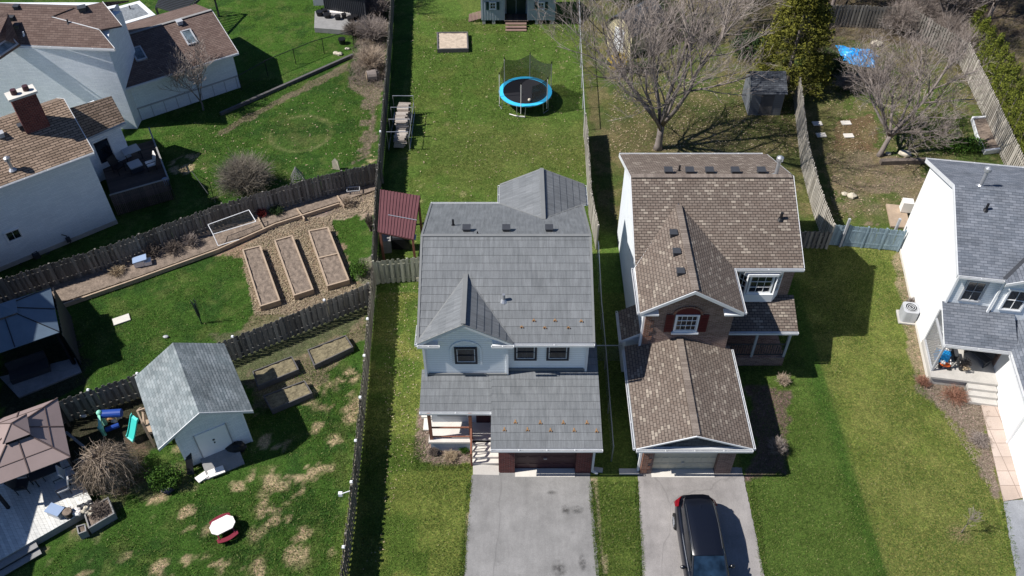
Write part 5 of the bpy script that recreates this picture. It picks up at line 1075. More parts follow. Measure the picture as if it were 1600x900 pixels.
chain('black chain-link fence across the top left lawns', [at(372, 118, 1.2), at(420, 92, 1.2), at(490, 64, 1.2), at(550, 48, 1.2)], 1.2, 'chain_b', 'black')
# kerb of the black fence
g = MB(); a, b = at(345, 180), at(552, 88); g.beam(V((a.x, a.y, .1)), V((b.x, b.y, .1)), .18, .22); solo(g, 'retaining_timber', mt['grey_timber'], 'long dark timber edging under the black chain-link fence', 'edging')

# ------------------------------------------------------------------ garden beds
def bed(label, c4_, h, wood, soil, cross=False, name='raised_bed', cat='raised bed', group=None, t=.09, dep=.07):
    c = [V((p.x, p.y, 0)) for p in c4_]; ce = sum(c, V()) / 4; T = thing(name, label, cat, ce, 0, group)
    for i in range(4):
        a, b = c[i], c[(i + 1) % 4]; d = (b - a).normalized(); n = V((-d.y, d.x, 0)); n = n if n.dot(ce - a) > 0 else -n; e = t if i % 2 else 0
        m_ = MB(); m_.extr([a + d * e, b - d * e, b - d * e + n * t, a + d * e + n * t], (0, 0, h + random.uniform(-.01, .01))); m_.build('board', mt[wood], T)
    if cross:
        a, b = c[0].lerp(c[3], .5), c[1].lerp(c[2], .5); d = (c[3] - c[0]).normalized() * t; m_ = MB(); dd = (b - a).normalized() * t; m_.extr([a + dd, b - dd, b - dd + d, a + dd + d], (0, 0, h - .005)); m_.build('cross_board', mt[wood], T)
    # lumpy soil
    m_ = MB(); nu, nv = 14, 34; vs = []; fs = []
    for j in range(nv + 1):
        for i in range(nu + 1):
            a = c[0].lerp(c[1], .03 + .94 * i / nu); b = c[3].lerp(c[2], .03 + .94 * i / nu); p = a.lerp(b, .015 + .97 * j / nv); p.z = h - dep + random.uniform(-.025, .025) + .02 * math.sin(i * 1.3) * math.sin(j * .8); vs.append(p)
    for j in range(nv):
        for i in range(nu): q = j * (nu + 1) + i; fs.append((q, q + 1, q + nu + 2, q + nu + 1))
    m_.mesh(vs, fs); m_.build('soil', mt[soil], T, smooth=True); return T
mt['sand'] = M('sand_with_leaves', (.44, .36, .28), .95, .3, 4, 14, bmp=.8)
GB = 'wooden beds on the bark chips'
bed('leftmost of the three long wooden beds, dead stalks in its soil', [at(378, 390, .4), at(407, 383, .4), at(438, 469, .4), at(406, 479, .4)], .4, 'wood', 'soil', group=GB)
bed('middle of the three long wooden beds, bare level soil', [at(428, 375, .4), at(457, 367, .4), at(490, 452, .4), at(459, 462, .4)], .4, 'wood', 'soil', group=GB)
bed('rightmost of the three long wooden beds, split by a cross board', [at(481, 360, .4), at(513, 354, .4), at(546, 437, .4), at(511, 447, .4)], .4, 'wood', 'soil', True, group=GB)
GG = 'grey beds behind the white shed'
bed('grey bed nearest the long fence, weedy soil fully in sun', [at(480, 546, .35), at(540, 523, .35), at(552, 542, .35), at(491, 571, .35)], .35, 'grey_timber', 'soil_g', group=GG, t=.05)
bed('grey bed in the middle, just right of the white shed roof', [at(394, 580, .35), at(456, 556, .35), at(467, 577, .35), at(402, 604, .35)], .35, 'grey_timber', 'soil_g', group=GG, t=.05)
bed('lowest grey bed, half in the shadow of the white shed', [at(411, 618, .35), at(476, 594, .35), at(488, 614, .35), at(424, 641, .35)], .35, 'grey_timber', 'soil_g', group=GG, t=.05)
bed('square grey timber sandbox with pale sand on the big lawn', [at(682.5, 50, .3), at(731, 49.5, .3), at(732, 76, .3), at(683, 77, .3)], .3, 'grey_timber', 'sand', name='sandbox', cat='sandbox', t=.1, dep=.06)
# white bed far right (bent hexagon)
T = thing('raised_bed', 'white-framed bent flower bed along the pale fence at the far right', 'raised bed', at(1545, 205))
o_ = [at(1519, 182, .3), at(1547, 180, .3), at(1570, 232, .3), at(1540, 236, .3), at(1527, 210, .3)]; ce = sum(o_, V()) / 5; m_ = MB()
for i in range(5): a, b = o_[i], o_[(i + 1) % 5]; m_.extr([V((a.x, a.y, 0)), V((b.x, b.y, 0)), V((*(b.lerp(ce, .1))[:2], 0)), V((*(a.lerp(ce, .1))[:2], 0))], (0, 0, .3))
m_.build('frame', mt['white'], T); m_ = MB(); m_.prism([(p.lerp(ce, .08).x, p.lerp(ce, .08).y) for p in o_], 0, .2); m_.build('soil', mt['soil'], T)
# timber edging of the long bed under the old fence
T = thing('planter_edging', 'long reddish timber edge of the planting bed below the old grey fence', 'edging', at(330, 390))
pp = [at(92, 478, .22), at(210, 437, .22), at(340, 390, .22), at(430, 350, .22), at(530, 318, .22)]
for i, (a, b) in enumerate(zip(pp, pp[1:])): m_ = MB(); m_.beam(V((a.x, a.y, .13)), V((b.x, b.y, .13)), .09, .26); m_.build('timber', mt['wood'], T)
for u, v, u2, v2 in ((400, 334, 413, 358), (464, 326, 476, 342), (527, 306, 538, 322)):
    a, b = at(u, v, .2), at(u2, v2, .2); m_ = MB(); m_.beam(V((a.x, a.y, .12)), V((b.x, b.y, .12)), .07, .22); m_.build('cross_timber', mt['wood'], T)
m_ = MB(); P = [at(92, 476), at(210, 436), at(340, 389), at(430, 349), at(530, 317), V((-8.2, 41.6, 0)), V((-8.1, 42.2, 0)), at(500, 275, 1.6), at(340, 320, 1.6), at(180, 380, 1.6), V((-30, 30.6, 0)), at(-10, 512)]; m_.prism([(p.x, p.y) for p in P], -.05, .10); m_.build('soil', mt['soil'], T)
# wire cage frame over the bed
T = thing('garden_cage', 'white pipe frame of a garden cage leaning over the planting bed', 'frame', at(362, 375)); m_ = MB()
tl, tr_, ml, mr, bl, br_ = at(325, 351, 1.1), at(389, 328, 1.1), at(333, 366, .75), at(400, 346, .75), at(341, 384, .25), at(400, 362, .25)
for a, b in ((tl, tr_), (tr_, mr), (mr, ml), (ml, tl), (ml, bl), (bl, at(374, 374, .25))): m_.tube([a, b], .022, 6)
m_.build('frame', mt['white'], T); m_ = MB(); m_.poly([ml, mr, tr_, tl]); mt['net'] = mch2; m_.build('netting', mch2, T)
# ------------------------------------------------------------------ vegetation
def twig_tree(name, label, cat, p, height, spread, seed, trunk_h=1.9, r0=.2, limbs=6, depth=5, mat='twig', lean=(0, 0), kids=(6, 6, 5, 4, 3), upw=.35, fan=.75, group=None, wood='bark', thin=.007, L0=None, sh=.62, lead=1.0):
    rng = random.Random(seed); T = thing(name, label, cat, p, 0, group); tr = MB(); cr = MB(); O = V((0, 0, 0))
    def wob(v, a): return (v + V((rng.uniform(-a, a), rng.uniform(-a, a), rng.uniform(-a, a)))).normalized()
    def branch(p0, d, L_, r, lev):
        segs = 4 if lev <= 1 else (3 if lev == 2 else 2); pts = [p0]; q = p0; dd = d; rr = [r]
        for i in range(segs):
            dd = wob(dd + V((0, 0, upw * .22)), .16 if lev < 3 else .22); q = q + dd * L_ / segs; pts.append(q); rr.append(max(thin, r * (1 - (.55 if lev < 3 else .75) * (i + 1) / segs)))
        mb = tr if lev <= 1 else cr; mb.tube(pts, rr, 7 if lev == 0 else (5 if lev <= 2 else 3), cap=lev < 2)
        if lev >= depth: return
        nk = kids[min(lev, len(kids) - 1)]
        for k in range(nk):
            t_ = (.38 if lev == 0 else .2) + (.62 if lev == 0 else .8) * (k + rng.random() * .6) / nk; t_ = min(t_, .99); idx = t_ * segs; i = int(idx); a = pts[i].lerp(pts[i + 1], idx - i); base_d = (pts[i + 1] - pts[i]).normalized()
            side = wob(V((0, 0, 0)) + V((rng.uniform(-1, 1), rng.uniform(-1, 1), rng.uniform(-.35, .8))), .2); nd = (base_d * .75 + side * fan).normalized()
            branch(a, nd, L_ * rng.uniform(.42, .75) * (1.15 - .4 * t_), max(thin, rr[i] * .55), lev + 1)
    # trunk
    top = V((lean[0] * trunk_h, lean[1] * trunk_h, trunk_h)); tr.tube([O - V((0, 0, .1)), top * .15 + V((0, 0, .02)), top * .55 + V((.02, .03, 0)), top], [r0 * 1.45, r0 * 1.05, r0 * .92, r0 * .88], 9)
    for k in range(limbs):
        a = 2 * math.pi * (k + rng.random() * .5) / limbs; out = (.25 if k == 0 else rng.uniform(.55, 1.0)) * spread
        d = V((math.cos(a) * out + lean[0], math.sin(a) * out + lean[1], 1.0)).normalized(); branch(top * (1 if k == 0 else rng.uniform(.72, 1)), d, (L0 or (height - trunk_h) * sh) * rng.uniform(.85, 1.15) * (lead if k == 0 else 1), r0 * (.82 if k == 0 and lead > 1 else rng.uniform(.42, .62)), 0)
    tr.build('trunk', mt[wood], T, smooth=True, w=False); cr.build('crown', mt[mat], T, w=False); return T
def leaf_mass(mb, c, rx, ry, rz_, n, s, rng, shell=.35, flat=.5):
    for _ in range(n):
        th, ph = rng.random() * 2 * math.pi, math.acos(rng.uniform(-1, 1)); k = (shell + (1 - shell) * rng.random()) * (1 + .12 * math.sin(th * 3 + ph * 4)); q = V((math.sin(ph) * math.cos(th) * rx * k, math.sin(ph) * math.sin(th) * ry * k, math.cos(ph) * rz_ * k)) + c
        a = V((rng.uniform(-1, 1), rng.uniform(-1, 1), rng.uniform(-1, 1) * flat)).normalized(); b = a.orthogonal().normalized(); b = (b * math.cos(th) + a.cross(b) * math.sin(th)); ss = s * rng.uniform(.6, 1.4)
        mb.poly([q - a * ss - b * ss * .4, q + a * ss - b * ss * .25, q + a * ss * .8 + b * ss * .4, q - a * ss * .7 + b * ss * .35])
# the two big bare trees in front, then the wood behind
twig_tree('bare_tree', 'big bare multi-stemmed tree behind the brown-roof house, casting branching shadows to the right', 'tree', at(1028, 232), 11.5, .80, 17, 1.9, .23, 8, 4, kids=(6, 6, 5, 4), upw=.16, fan=.60, thin=.0065, L0=7.2)
mt['twig_red'] = Misl('reddish_brown_twigs', (.17, .12, .11), (.38, .30, .27))
twig_tree('bare_tree', 'bare tree leaning right in the far right garden beside the white house roof', 'tree', at(1374, 243), 8.4, 1.25, 29, 1.6, .16, 10, 4, kids=(6, 6, 5, 3), lean=(.22, .12), upw=.08, fan=.62, thin=.0065, L0=4.2, lead=1.25)
GBK = 'bare trees of the wood at the top right'
for i, (u, v, h_, sp, mm, lab) in enumerate([
    (1130, 55, 9, .8, 'twig', 'bare tree at the top between the cream shed and the yellowish evergreen'),
    (1300, 12, 8, .9, 'twig', 'bare grey tree just right of the evergreen at the top edge'),
    (1395, 22, 8, .9, 'twig_dk', 'dark bare tree over the back fence at the top right'),
    (1470, 55, 7, .9, 'twig', 'pinkish bare tree at the inner corner of the two far right fences'),
    (1545, 28, 8, .8, 'twig_dk', 'dark bare tree above the cedar hedge, right of the corner tree'),
    (1610, 30, 9, .8, 'twig', 'bare tree in the top right corner of the photo'),
    (1350, -40, 9, .8, 'twig_dk', 'dark bare tree farthest back, mostly above the top edge'),
    (1510, 5, 8, .9, 'twig', 'bare pinkish tree behind the corner tree, near the top edge'), (1430, -10, 8, .9, 'twig', 'tall bare tree behind the middle of the back fence'), (1240, -30, 9, .9, 'twig', 'bare tree behind the tall yellowish evergreen'), (1080, -20, 9, .9, 'twig', 'bare tree behind the curved shed roof at the top edge'),
    (925, 0, 7, .8, 'twig', 'slender bare tree at the top right of the garden house')]):
    twig_tree('bare_tree', lab, 'tree', at(u, v), h_, sp, 40 + i, 1.3, .15, 6, 3, mm, kids=(10, 8, 6), upw=.3, fan=.7, thin=.009, group=GBK)
twig_tree('bare_tree', 'two-stemmed bare sapling clump against the brown-roofed wing in the top left', 'tree', at(318, 172), 4.8, .6, 61, .8, .06, 5, 3, 'twig', kids=(7, 6, 4), thin=.009)
twig_tree('bare_tree', 'thin bare white-barked tree at the top beside the long fence', 'tree', at(588, 18), 6.5, .35, 62, 1.2, .09, 4, 3, 'twig', kids=(6, 5, 4), thin=.009)
twig_tree('sapling', 'tiny staked sapling alone on the right front lawn with a long thin shadow', 'tree', at(1502, 832), 1.9, .5, 63, .7, .018, 4, 2, 'twig', kids=(5, 4), thin=.005)
mt['twig_mid'] = Misl('brown_grey_twigs', (.13, .11, .085), (.30, .265, .215))
# round twiggy shrub
def twig_ball(name, label, cat, p, r, h, n, seed, mat='twig', thin=.008, low=.1, group=None, droop=0.0, L_=None, forks=3):
    rng = random.Random(seed); T = MB()
    for _ in range(n):
        a = rng.random() * 2 * math.pi; el = math.asin(rng.uniform(low, 1)); k = rng.uniform(.75, 1.05); el = el * 1.25 - .28; e = V((math.cos(a) * math.cos(el) * r * k, math.sin(a) * math.cos(el) * r * k, h * (.42 + .58 * math.sin(el) * k))); m_ = V((e.x * .38, e.y * .38, e.z * .55)) + V((rng.uniform(-.18, .18), rng.uniform(-.18, .18), .05 + droop)) * r
        T.tube([V((rng.uniform(-.08, .08), rng.uniform(-.08, .08), -.05)), m_, e], [thin * 2, thin * 1.4, thin * .7], 3, cap=False)
        for f in range(forks): t0_ = m_.lerp(e, rng.uniform(0, .9)); T.tube([t0_, t0_ + (e - m_) * .3 + V((rng.uniform(-1, 1), rng.uniform(-1, 1), rng.uniform(-.8, .9))) * r * .24], [thin, thin * .6], 3, cap=False)
    o = T.build(name, mt[mat], None); o.location = p; tag(o, label, cat, group); return o
twig_ball('bare_shrub', 'large round bare grey shrub on the left lawn against the old fence', 'shrub', at(388, 298), 1.7, 2.3, 900, 1, 'twig_mid', thin=.006, forks=5)
GS = 'bare shrubs along the long fence, top'
for i, (u, v, r, h_, mm, lab) in enumerate([(580, 105, 1.3, 1.6, 'twig_tan', 'tan bare bush nearest the stump by the long fence'), (585, 62, 1.4, 1.9, 'twig', 'grey bare bush halfway up beside the long fence'), (553, 55, .9, 1.1, 'twig_dk', 'dark low bush at the corner of the raised planter deck'), (592, 25, 1.2, 2.2, 'twig', 'tall thin bush at the very top of the long fence')]): twig_ball('bare_shrub', lab, 'shrub', at(u, v), r, h_, 260, 10 + i, mm, group=GS)
GP = 'dormant plants of the long planting bed'
for i, (u, v, r, h_, mm, lab) in enumerate([(240, 400, .55, .9, 'twig_dk', 'dark reddish shrub behind the blue and white tub'), (272, 395, .6, .8, 'twig_dk', 'dark low shrub right of the blue and white tub'), (185, 428, .5, .5, 'straw', 'pale dry clump at the left of the planting bed'), (300, 385, .5, .9, 'twig', 'grey bare bush just left of the cage frame'), (432, 335, .5, .6, 'leaf_dark', 'dark leafy clump right of the cage frame'), (410, 338, .35, .6, 'red', 'dark red stems between cage frame and cross timber'), (545, 320, .45, .6, 'twig_tan', 'dry tan clump at the right end of the timber edging'), (580, 360, .3, 1.5, 'twig_dk', 'tall bare stems by the long fence next to the beds')]):
    if mm == 'red': mt['red'] = Misl('red_stems', (.16, .02, .02), (.30, .06, .05))
    twig_ball('dormant_plant', lab, 'plant', at(u, v), r, h_, 110, 30 + i, mm, group=GP)
GF = 'small plants of the front beds'
for i, (u, v, r, h_, mm, lab) in enumerate([(678, 708, .28, .35, 'twig_dk', 'dark twiggy plant at the left of the mulch bed by the porch steps'), (705, 715, .35, .25, 'straw', 'dry straw-coloured clump in the middle of the mulch bed'), (725, 705, .25, .35, 'green_leaf', 'small green sprout at the right of the mulch bed'), (1222, 598, .4, .5, 'twig_tan', 'leafless clump in the dark shadow right of the brown-roof house'), (1212, 705, .5, .9, 'twig', 'pale bare bush in shadow beside the neighbour driveway'), (1441, 600, .4, .45, 'rust', 'rust-coloured dead clump at the corner of the white house porch'), (1490, 622, .75, .45, 'rust', 'long rusty brown dead hedge below the white house porch'), (1530, 690, .5, .3, 'twig', 'grey withered groundcover mound along the paved path'), (1422, 478, .3, .6, 'twig', 'bare twigs against the foot of the bright white wall above the air conditioner')]):
    if mm == 'rust': mt['rust'] = Misl('rusty_dead_twigs', (.16, .07, .045), (.36, .19, .13))
    twig_ball('small_plant', lab, 'plant', at(u, v), r, h_, 140, 50 + i, mm, group=GF, thin=.006)
GB2 = 'brush along the back of the far right garden'
for i, (u, v, lab) in enumerate(((1440, 42, 'pinkish brush left of the inner fence corner'), (1478, 70, 'pinkish brush filling the inner fence corner'), (1500, 92, 'low brush at the top end of the tall pale fence'), (1400, 50, 'thin brush in front of the dark back fence, right end'))): twig_ball('bare_shrub', lab, 'shrub', at(u, v), 1.6, 2.6, 420, 90 + i, 'twig', group=GB2, thin=.007, forks=4)
twig_ball('bare_shrub', 'reddish bare bush under the blue tarp side of the far right garden', 'shrub', at(1322, 140), 1.1, 1.3, 200, 80, 'twig')
mt['twig_mid2'] = Misl('tan_brown_twigs', (.15, .115, .08), (.40, .32, .25))
# weeping shrub by the deck
rng = random.Random(5); T = thing('weeping_tree', 'low weeping tree with bare drooping tan branches between the deck and the white shed', 'tree', at(178, 752)); k = MB(); k.tube([(0, 0, -.05), (.05, .03, .8), (0, 0, 1.7)], [.09, .07, .06], 8); k.build('trunk', mt['bark'], T, w=False); k = MB()
for _ in range(520):
    a = rng.random() * 6.283; r = rng.uniform(.35, 1.35); zt = 1.55 + rng.uniform(.1, .55); c, s = math.cos(a), math.sin(a); pts = [V((0, 0, 1.5)), V((c * r * .35, s * r * .35, zt)), V((c * r * .75, s * r * .75, zt - .15)), V((c * r, s * r, zt - .6)), V((c * r * 1.05, s * r * 1.05, rng.uniform(.25, .9)))]
    pts = [p + V((rng.uniform(-.2, .2), rng.uniform(-.2, .2), rng.uniform(-.12, .12))) for p in pts]; k.tube(pts, [.013, .012, .010, .008, .005], 3, cap=False)
    for q in (1, 2, 3): b2 = pts[q].lerp(pts[q + 1], rng.random()); k.tube([b2, b2 + V((rng.uniform(-.3, .3), rng.uniform(-.3, .3), rng.uniform(-.25, .1)))], [.007, .004], 3, cap=False)
k.build('crown', mt['twig_mid2'], T, w=False)
# evergreen, hedge and leafy shrubs
rng = random.Random(9); p = at(1228, 132); T = thing('evergreen_tree', 'tall yellowish-green evergreen tree at the top right of the small dark shed', 'tree', p); k = MB(); k.tube([(0, 0, -.1), (0, 0, 6.5)], [.2, .05], 8); k.build('trunk', mt['bark'], T, w=False); k = MB()
for i in range(300):
    z = .5 + 7.6 * (i / 300) ** .9; R_ = 2.65 * (1 - (z / 9.2) ** 1.7) * rng.uniform(.55, 1.05); a = rng.random() * 6.283; c = V((math.cos(a) * R_, math.sin(a) * R_, z)); leaf_mass(k, c, .55, .55, .4, 85, .075, rng, .2, .6)
k.build('crown', mt['evergreen'], T, w=False)
GH = 'cedar hedge at the far right'; h0, h1 = V((33.35, 57.5, 0)), V((31.4, 38.5, 0)); NH = 15
for i in range(NH):
    p = h0.lerp(h1, i / (NH - 1)); lab = 'farthest cedar of the hedge, at its upper end behind the pale fence' if i == 0 else ('nearest cedar of the hedge, at the right edge of the photo' if i == NH - 1 else f'dense green cedar of the hedge, {["second","third","fourth","fifth","sixth","seventh","eighth","ninth","tenth","eleventh","twelfth","thirteenth","fourteenth"][i-1]} counting down from the upper end')
    T = thing('cedar', lab, 'cedar', p, 0, GH); k = MB(); hh = rng.uniform(3.3, 3.9)
    k.tube([(0, 0, -.1), (0, 0, hh * .8)], [.06, .02], 6); k.build('trunk', mt['bark'], T, w=False); k = MB()
    for j in range(26): z = .2 + hh * j / 27; R_ = .72 * (1 - (z / (hh + .3)) ** 2.2); a = rng.random() * 6.283; leaf_mass(k, V((math.cos(a) * R_ * .45, math.sin(a) * R_ * .45, z)), R_ * .75 + .1, R_ * .75 + .1, .32, 95, .05, rng, .55, 1.5)
    k.build('crown', mt['cedar_leaf'], T, w=False)
def leafy(name, label, cat, p, rx, ry, rz_, n, s, mat, seed, group=None, zc=None):
    rng = random.Random(seed); T = thing(name, label, cat, p, 0, group); k = MB(); leaf_mass(k, V((0, 0, rz_ if zc is None else zc)), rx, ry, rz_, n, s, rng, .3, 1); k.build('foliage', mt[mat], T, w=False)
    k = MB()
    for i in range(7): a = i * .9; k.tube([(0, 0, -.05), (math.cos(a) * rx * .6, math.sin(a) * ry * .6, rz_ * 1.2)], [.02, .008], 4)
    k.build('stem', mt['bark'], T, w=False); return T
leafy('green_shrub', 'loose dark green shrub with bluish shade between weeping tree and white shed', 'shrub', at(262, 755), .85, .7, .5, 2600, .05, 'green_leaf', 3)
leafy('yellow_shrub', 'round yellow-flowering shrub in front of the cream shed', 'shrub', at(965, 108), .75, .75, .65, 2200, .05, 'yellow_leaf', 4)
leafy('green_shrub', 'green-leaved bush beside the long fence near the rightmost wooden bed', 'shrub', at(562, 428), .55, .7, .45, 1500, .04, 'green_leaf', 6)
leafy('green_shrub', 'dark leafy bush under the evergreen tree, beside the slatted fence top', 'shrub', at(1290, 118), 1.6, 1.3, .8, 3600, .07, 'leaf_dark', 7)
leafy('green_shrub', 'low dark bush at the foot of the big bare tree, right of the cream shed', 'shrub', at(1000, 112), 1.5, .6, .45, 1500, .06, 'leaf_dark', 8)
leafy('green_shrub', 'dark green juniper behind the ridge of the white house with blue-grey roof', 'shrub', at(1500, 232), 1.7, .9, .4, 2600, .06, 'green_leaf', 12)
for i, (u, v) in enumerate([(1085, 60), (1170, 90), (1040, 40)]): leafy('green_shrub', ['dark evergreen bush behind the big bare tree, left of two', 'dark evergreen bush against the trunk side of the tall evergreen', 'dark bush right behind the cream shed roof'][i], 'shrub', at(u, v), 1.5, 1.2, 1.0, 2600, .08, 'leaf_dark', 20 + i)
# undergrowth and leaf litter nobody could count
rng = random.Random(77); k = MB()
def scat(poly, n, ln, hz, mb, wd=.006):
    q = [at(*p) for p in poly]; x0, x1 = min(p.x for p in q), max(p.x for p in q); y0, y1 = min(p.y for p in q), max(p.y for p in q); c = 0
    while c < n:
        X, Y = rng.uniform(x0, x1), rng.uniform(y0, y1); ins = False
        for i in range(len(q)):
            a, b = q[i], q[(i + 1) % len(q)]
            if (a.y > Y) != (b.y > Y) and X < (b.x - a.x) * (Y - a.y) / (b.y - a.y) + a.x: ins = not ins
        c += 1
        if not ins: continue
        a = rng.random() * 6.283; d = V((math.cos(a), math.sin(a), hz * rng.random())).normalized() * ln * rng.uniform(.4, 1.3); p0 = V((X, Y, rng.uniform(0, .05))); w_ = V((-math.sin(a), math.cos(a), .3)) * wd; mb.poly([p0 - w_, p0 + w_, p0 + d + w_ * .3, p0 + d - w_ * .3])
scat([(1100, -10), (1620, -10), (1620, 110), (1300, 90), (1160, 110)], 9000, .9, 1.3, k, .009); scat([(560, 0), (605, 0), (600, 140), (545, 130)], 5000, .5, 1.2, k, .012)
o = k.build('undergrowth', mt['twig_dk']); o['label'] = 'tangle of bare twigs and brush under the trees'; o['category'] = 'undergrowth'; o['kind'] = 'stuff'
k = MB(); scat([(380, 385), (455, 342), (515, 338), (550, 438), (560, 455), (480, 492), (398, 492), (378, 400)], 26000, .09, .15, k, .022); scat([(500, 345), (590, 270), (588, 330), (535, 340)], 5000, .09, .2, k, .02)
mt['chips'] = Misl('dull_bark_chips', (.19, .145, .10), (.40, .32, .22)); o = k.build('bark_chips', mt['chips']); o['label'] = 'pale wood chips between the raised beds'; o['category'] = 'bark chips'; o['kind'] = 'stuff'
# grass blades: lawns read as short grass with longer tufts
mg, t_, b_ = newmat('grass_blades'); g_ = t_.nodes.new('ShaderNodeNewGeometry'); cc_ = ramp(t_, g_.outputs['Random Per Island'], [(0, (.032, .075, .011)), (.6, (.080, .140, .022)), (.92, (.16, .19, .05)), (1, (.30, .28, .14))]); t_.links.new(cc_, b_.inputs['Base Color']); b_.inputs['Roughness'].default_value = .8; b_.inputs['Specular IOR Level'].default_value = .15
def grass_field(name, label, polys, mat):
    nr = np.random.RandomState(len(label)); allv = []
    for poly, n, h_ in polys:
        q = [at(*p) for p in poly]; px = np.array([p.x for p in q]); py = np.array([p.y for p in q]); X = nr.uniform(px.min(), px.max(), n); Y = nr.uniform(py.min(), py.max(), n); c = np.zeros(n, bool)
        for i in range(len(q)):
            x1, y1, x2, y2 = px[i], py[i], px[(i + 1) % len(q)], py[(i + 1) % len(q)]
            if abs(y1 - y2) < 1e-6: continue
            c ^= ((y1 > Y) != (y2 > Y)) & (X < (x2 - x1) * (Y - y1) / (y2 - y1) + x1)
        cl = vnoise(X, Y, .8, 5) + vnoise(X, Y, 2.2, 6); c &= nr.rand(n) < np.clip((cl - .5) * 1.3, .12, 1)
        X, Y = X[c], Y[c]; m_ = len(X); a = nr.rand(m_) * 6.283; h = h_ * nr.uniform(.4, 1.4, m_); w_ = .014; lx, ly = nr.normal(0, .6, m_) * h, nr.normal(0, .6, m_) * h
        v = np.zeros((m_, 3, 3)); v[:, 0, 0] = X - np.cos(a) * w_; v[:, 0, 1] = Y - np.sin(a) * w_; v[:, 1, 0] = X + np.cos(a) * w_; v[:, 1, 1] = Y + np.sin(a) * w_; v[:, 2, 0] = X + lx; v[:, 2, 1] = Y + ly; v[:, 2, 2] = h; allv.append(v)
    v = np.concatenate(allv).reshape(-1, 3); nt_ = len(v) // 3; me = bpy.data.meshes.new(name); me.vertices.add(len(v)); me.vertices.foreach_set('co', v.astype(np.float32).ravel()); me.loops.add(len(v)); me.loops.foreach_set('vertex_index', np.arange(len(v), dtype=np.int32)); me.polygons.add(nt_); me.polygons.foreach_set('loop_start', np.arange(0, len(v), 3, dtype=np.int32)); me.polygons.foreach_set('loop_total', np.full(nt_, 3, np.int32)); me.update(); me.materials.append(mat)
    o = bpy.data.objects.new(name, me); COL.objects.link(o); o['label'] = label; o['category'] = 'grass'; o['kind'] = 'stuff'; return o
grass_field('lawn_grass', 'short uneven lawn grass with tufts and dead blades', [
    ([(640, 30), (900, 20), (930, 330), (940, 380), (660, 400), (630, 290)], 130000, .06),
    ([(590, 440), (657, 440), (655, 700), (738, 730), (722, 900), (560, 900)], 60000, .05),
    ([(1180, 390), (1405, 390), (1440, 600), (1540, 740), (1590, 900), (1200, 900), (1170, 740)], 150000, .05),
    ([(922, 752), (995, 752), (1004, 900), (940, 900)], 14000, .05), ([(728, 760), (739, 745), (727, 900), (717, 900)], 5000, .07), ([(919, 752), (927, 752), (942, 900), (931, 900)], 6000, .07), ([(990, 752), (998, 752), (1008, 900), (999, 900)], 5000, .07), ([(1168, 752), (1178, 752), (1200, 900), (1189, 900)], 6000, .07), ([(645, 660), (665, 660), (665, 722), (738, 725), (738, 735), (645, 735)], 5000, .07), ([(1560, 780), (1572, 780), (1596, 900), (1582, 900)], 3000, .07),
    ([(340, 130), (600, 100), (585, 245), (420, 290), (330, 320), (200, 200)], 70000, .07),
    ([(100, 480), (560, 330), (575, 440), (210, 580), (120, 600)], 60000, .06), ([(370, 0), (620, 0), (500, 90), (380, 110)], 30000, .05),
    ([(60, 900), (250, 700), (580, 500), (540, 900)], 90000, .07), ([(960, 160), (1250, 160), (1260, 240), (950, 240)], 30000, .05), ([(1290, 120), (1530, 120), (1530, 240), (1300, 350)], 30000, .06)], mg)

k = MB(); scat([(640, 20), (900, 10), (930, 330), (650, 300)], 700, .10, .1, k, .03); scat([(960, 100), (1250, 130), (1260, 240), (950, 240)], 2500, .10, .1, k, .03); scat([(1290, 120), (1520, 120), (1500, 300), (1300, 350)], 2200, .10, .1, k, .03); scat([(600, 450), (657, 440), (655, 700), (560, 900), (600, 900)], 500, .08, .1, k, .02); scat([(260, 200), (600, 120), (585, 245), (330, 320)], 400, .12, .1, k, .03)
o = k.build('fallen_leaves', mt['straw']); o['label'] = 'scattered dry leaves lying on the lawns'; o['category'] = 'fallen leaves'; o['kind'] = 'stuff'
k = MB(); scat([(0, 490), (335, 378), (560, 292), (575, 305), (340, 392), (90, 480)], 9000, .16, .35, k, .012); scat([(655, 668), (738, 690), (738, 724), (662, 722)], 1200, .10, .2, k, .012); scat([(1440, 600), (1540, 605), (1560, 790), (1500, 690)], 4000, .14, .35, k, .010)
o = k.build('garden_debris', mt['twig_mid2']); o['label'] = 'dead stalks and litter covering the planting beds'; o['category'] = 'garden debris'; o['kind'] = 'stuff'
# ------------------------------------------------------------------ things in the gardens
# trampoline
c = at(821, 143, .85); T = thing('trampoline', 'round trampoline with blue padded rim and black safety net on the big lawn', 'trampoline', (c.x, c.y, 0)); R0 = 1.8; cx, cy = c.x, c.y
k = MB(); nseg = 40
for i in range(nseg):
    a0, a1 = 2 * math.pi * i / nseg, 2 * math.pi * (i + 1) / nseg; P = lambda a, r, z: V((cx + math.cos(a) * r, cy + math.sin(a) * r, z))
    k.hexa([P(a0, R0 - .28, .85), P(a0, R0, .83), P(a1, R0, .83), P(a1, R0 - .28, .85), P(a0, R0 - .28, .90), P(a0, R0, .88), P(a1, R0, .88), P(a1, R0 - .28, .90)])
k.build('rim_pad', mt['sky_plastic'], T); k = MB(); k.cyl((cx, cy, .86), R0 - .27, .012, 40); k.build('jumping_mat', mt['mat_black'], T); k = MB()
k.tube([P(2 * math.pi * i / nseg, R0 - .03, .82) for i in range(nseg + 1)], .03, 6); k.build('frame_ring', mt['steel'], T)
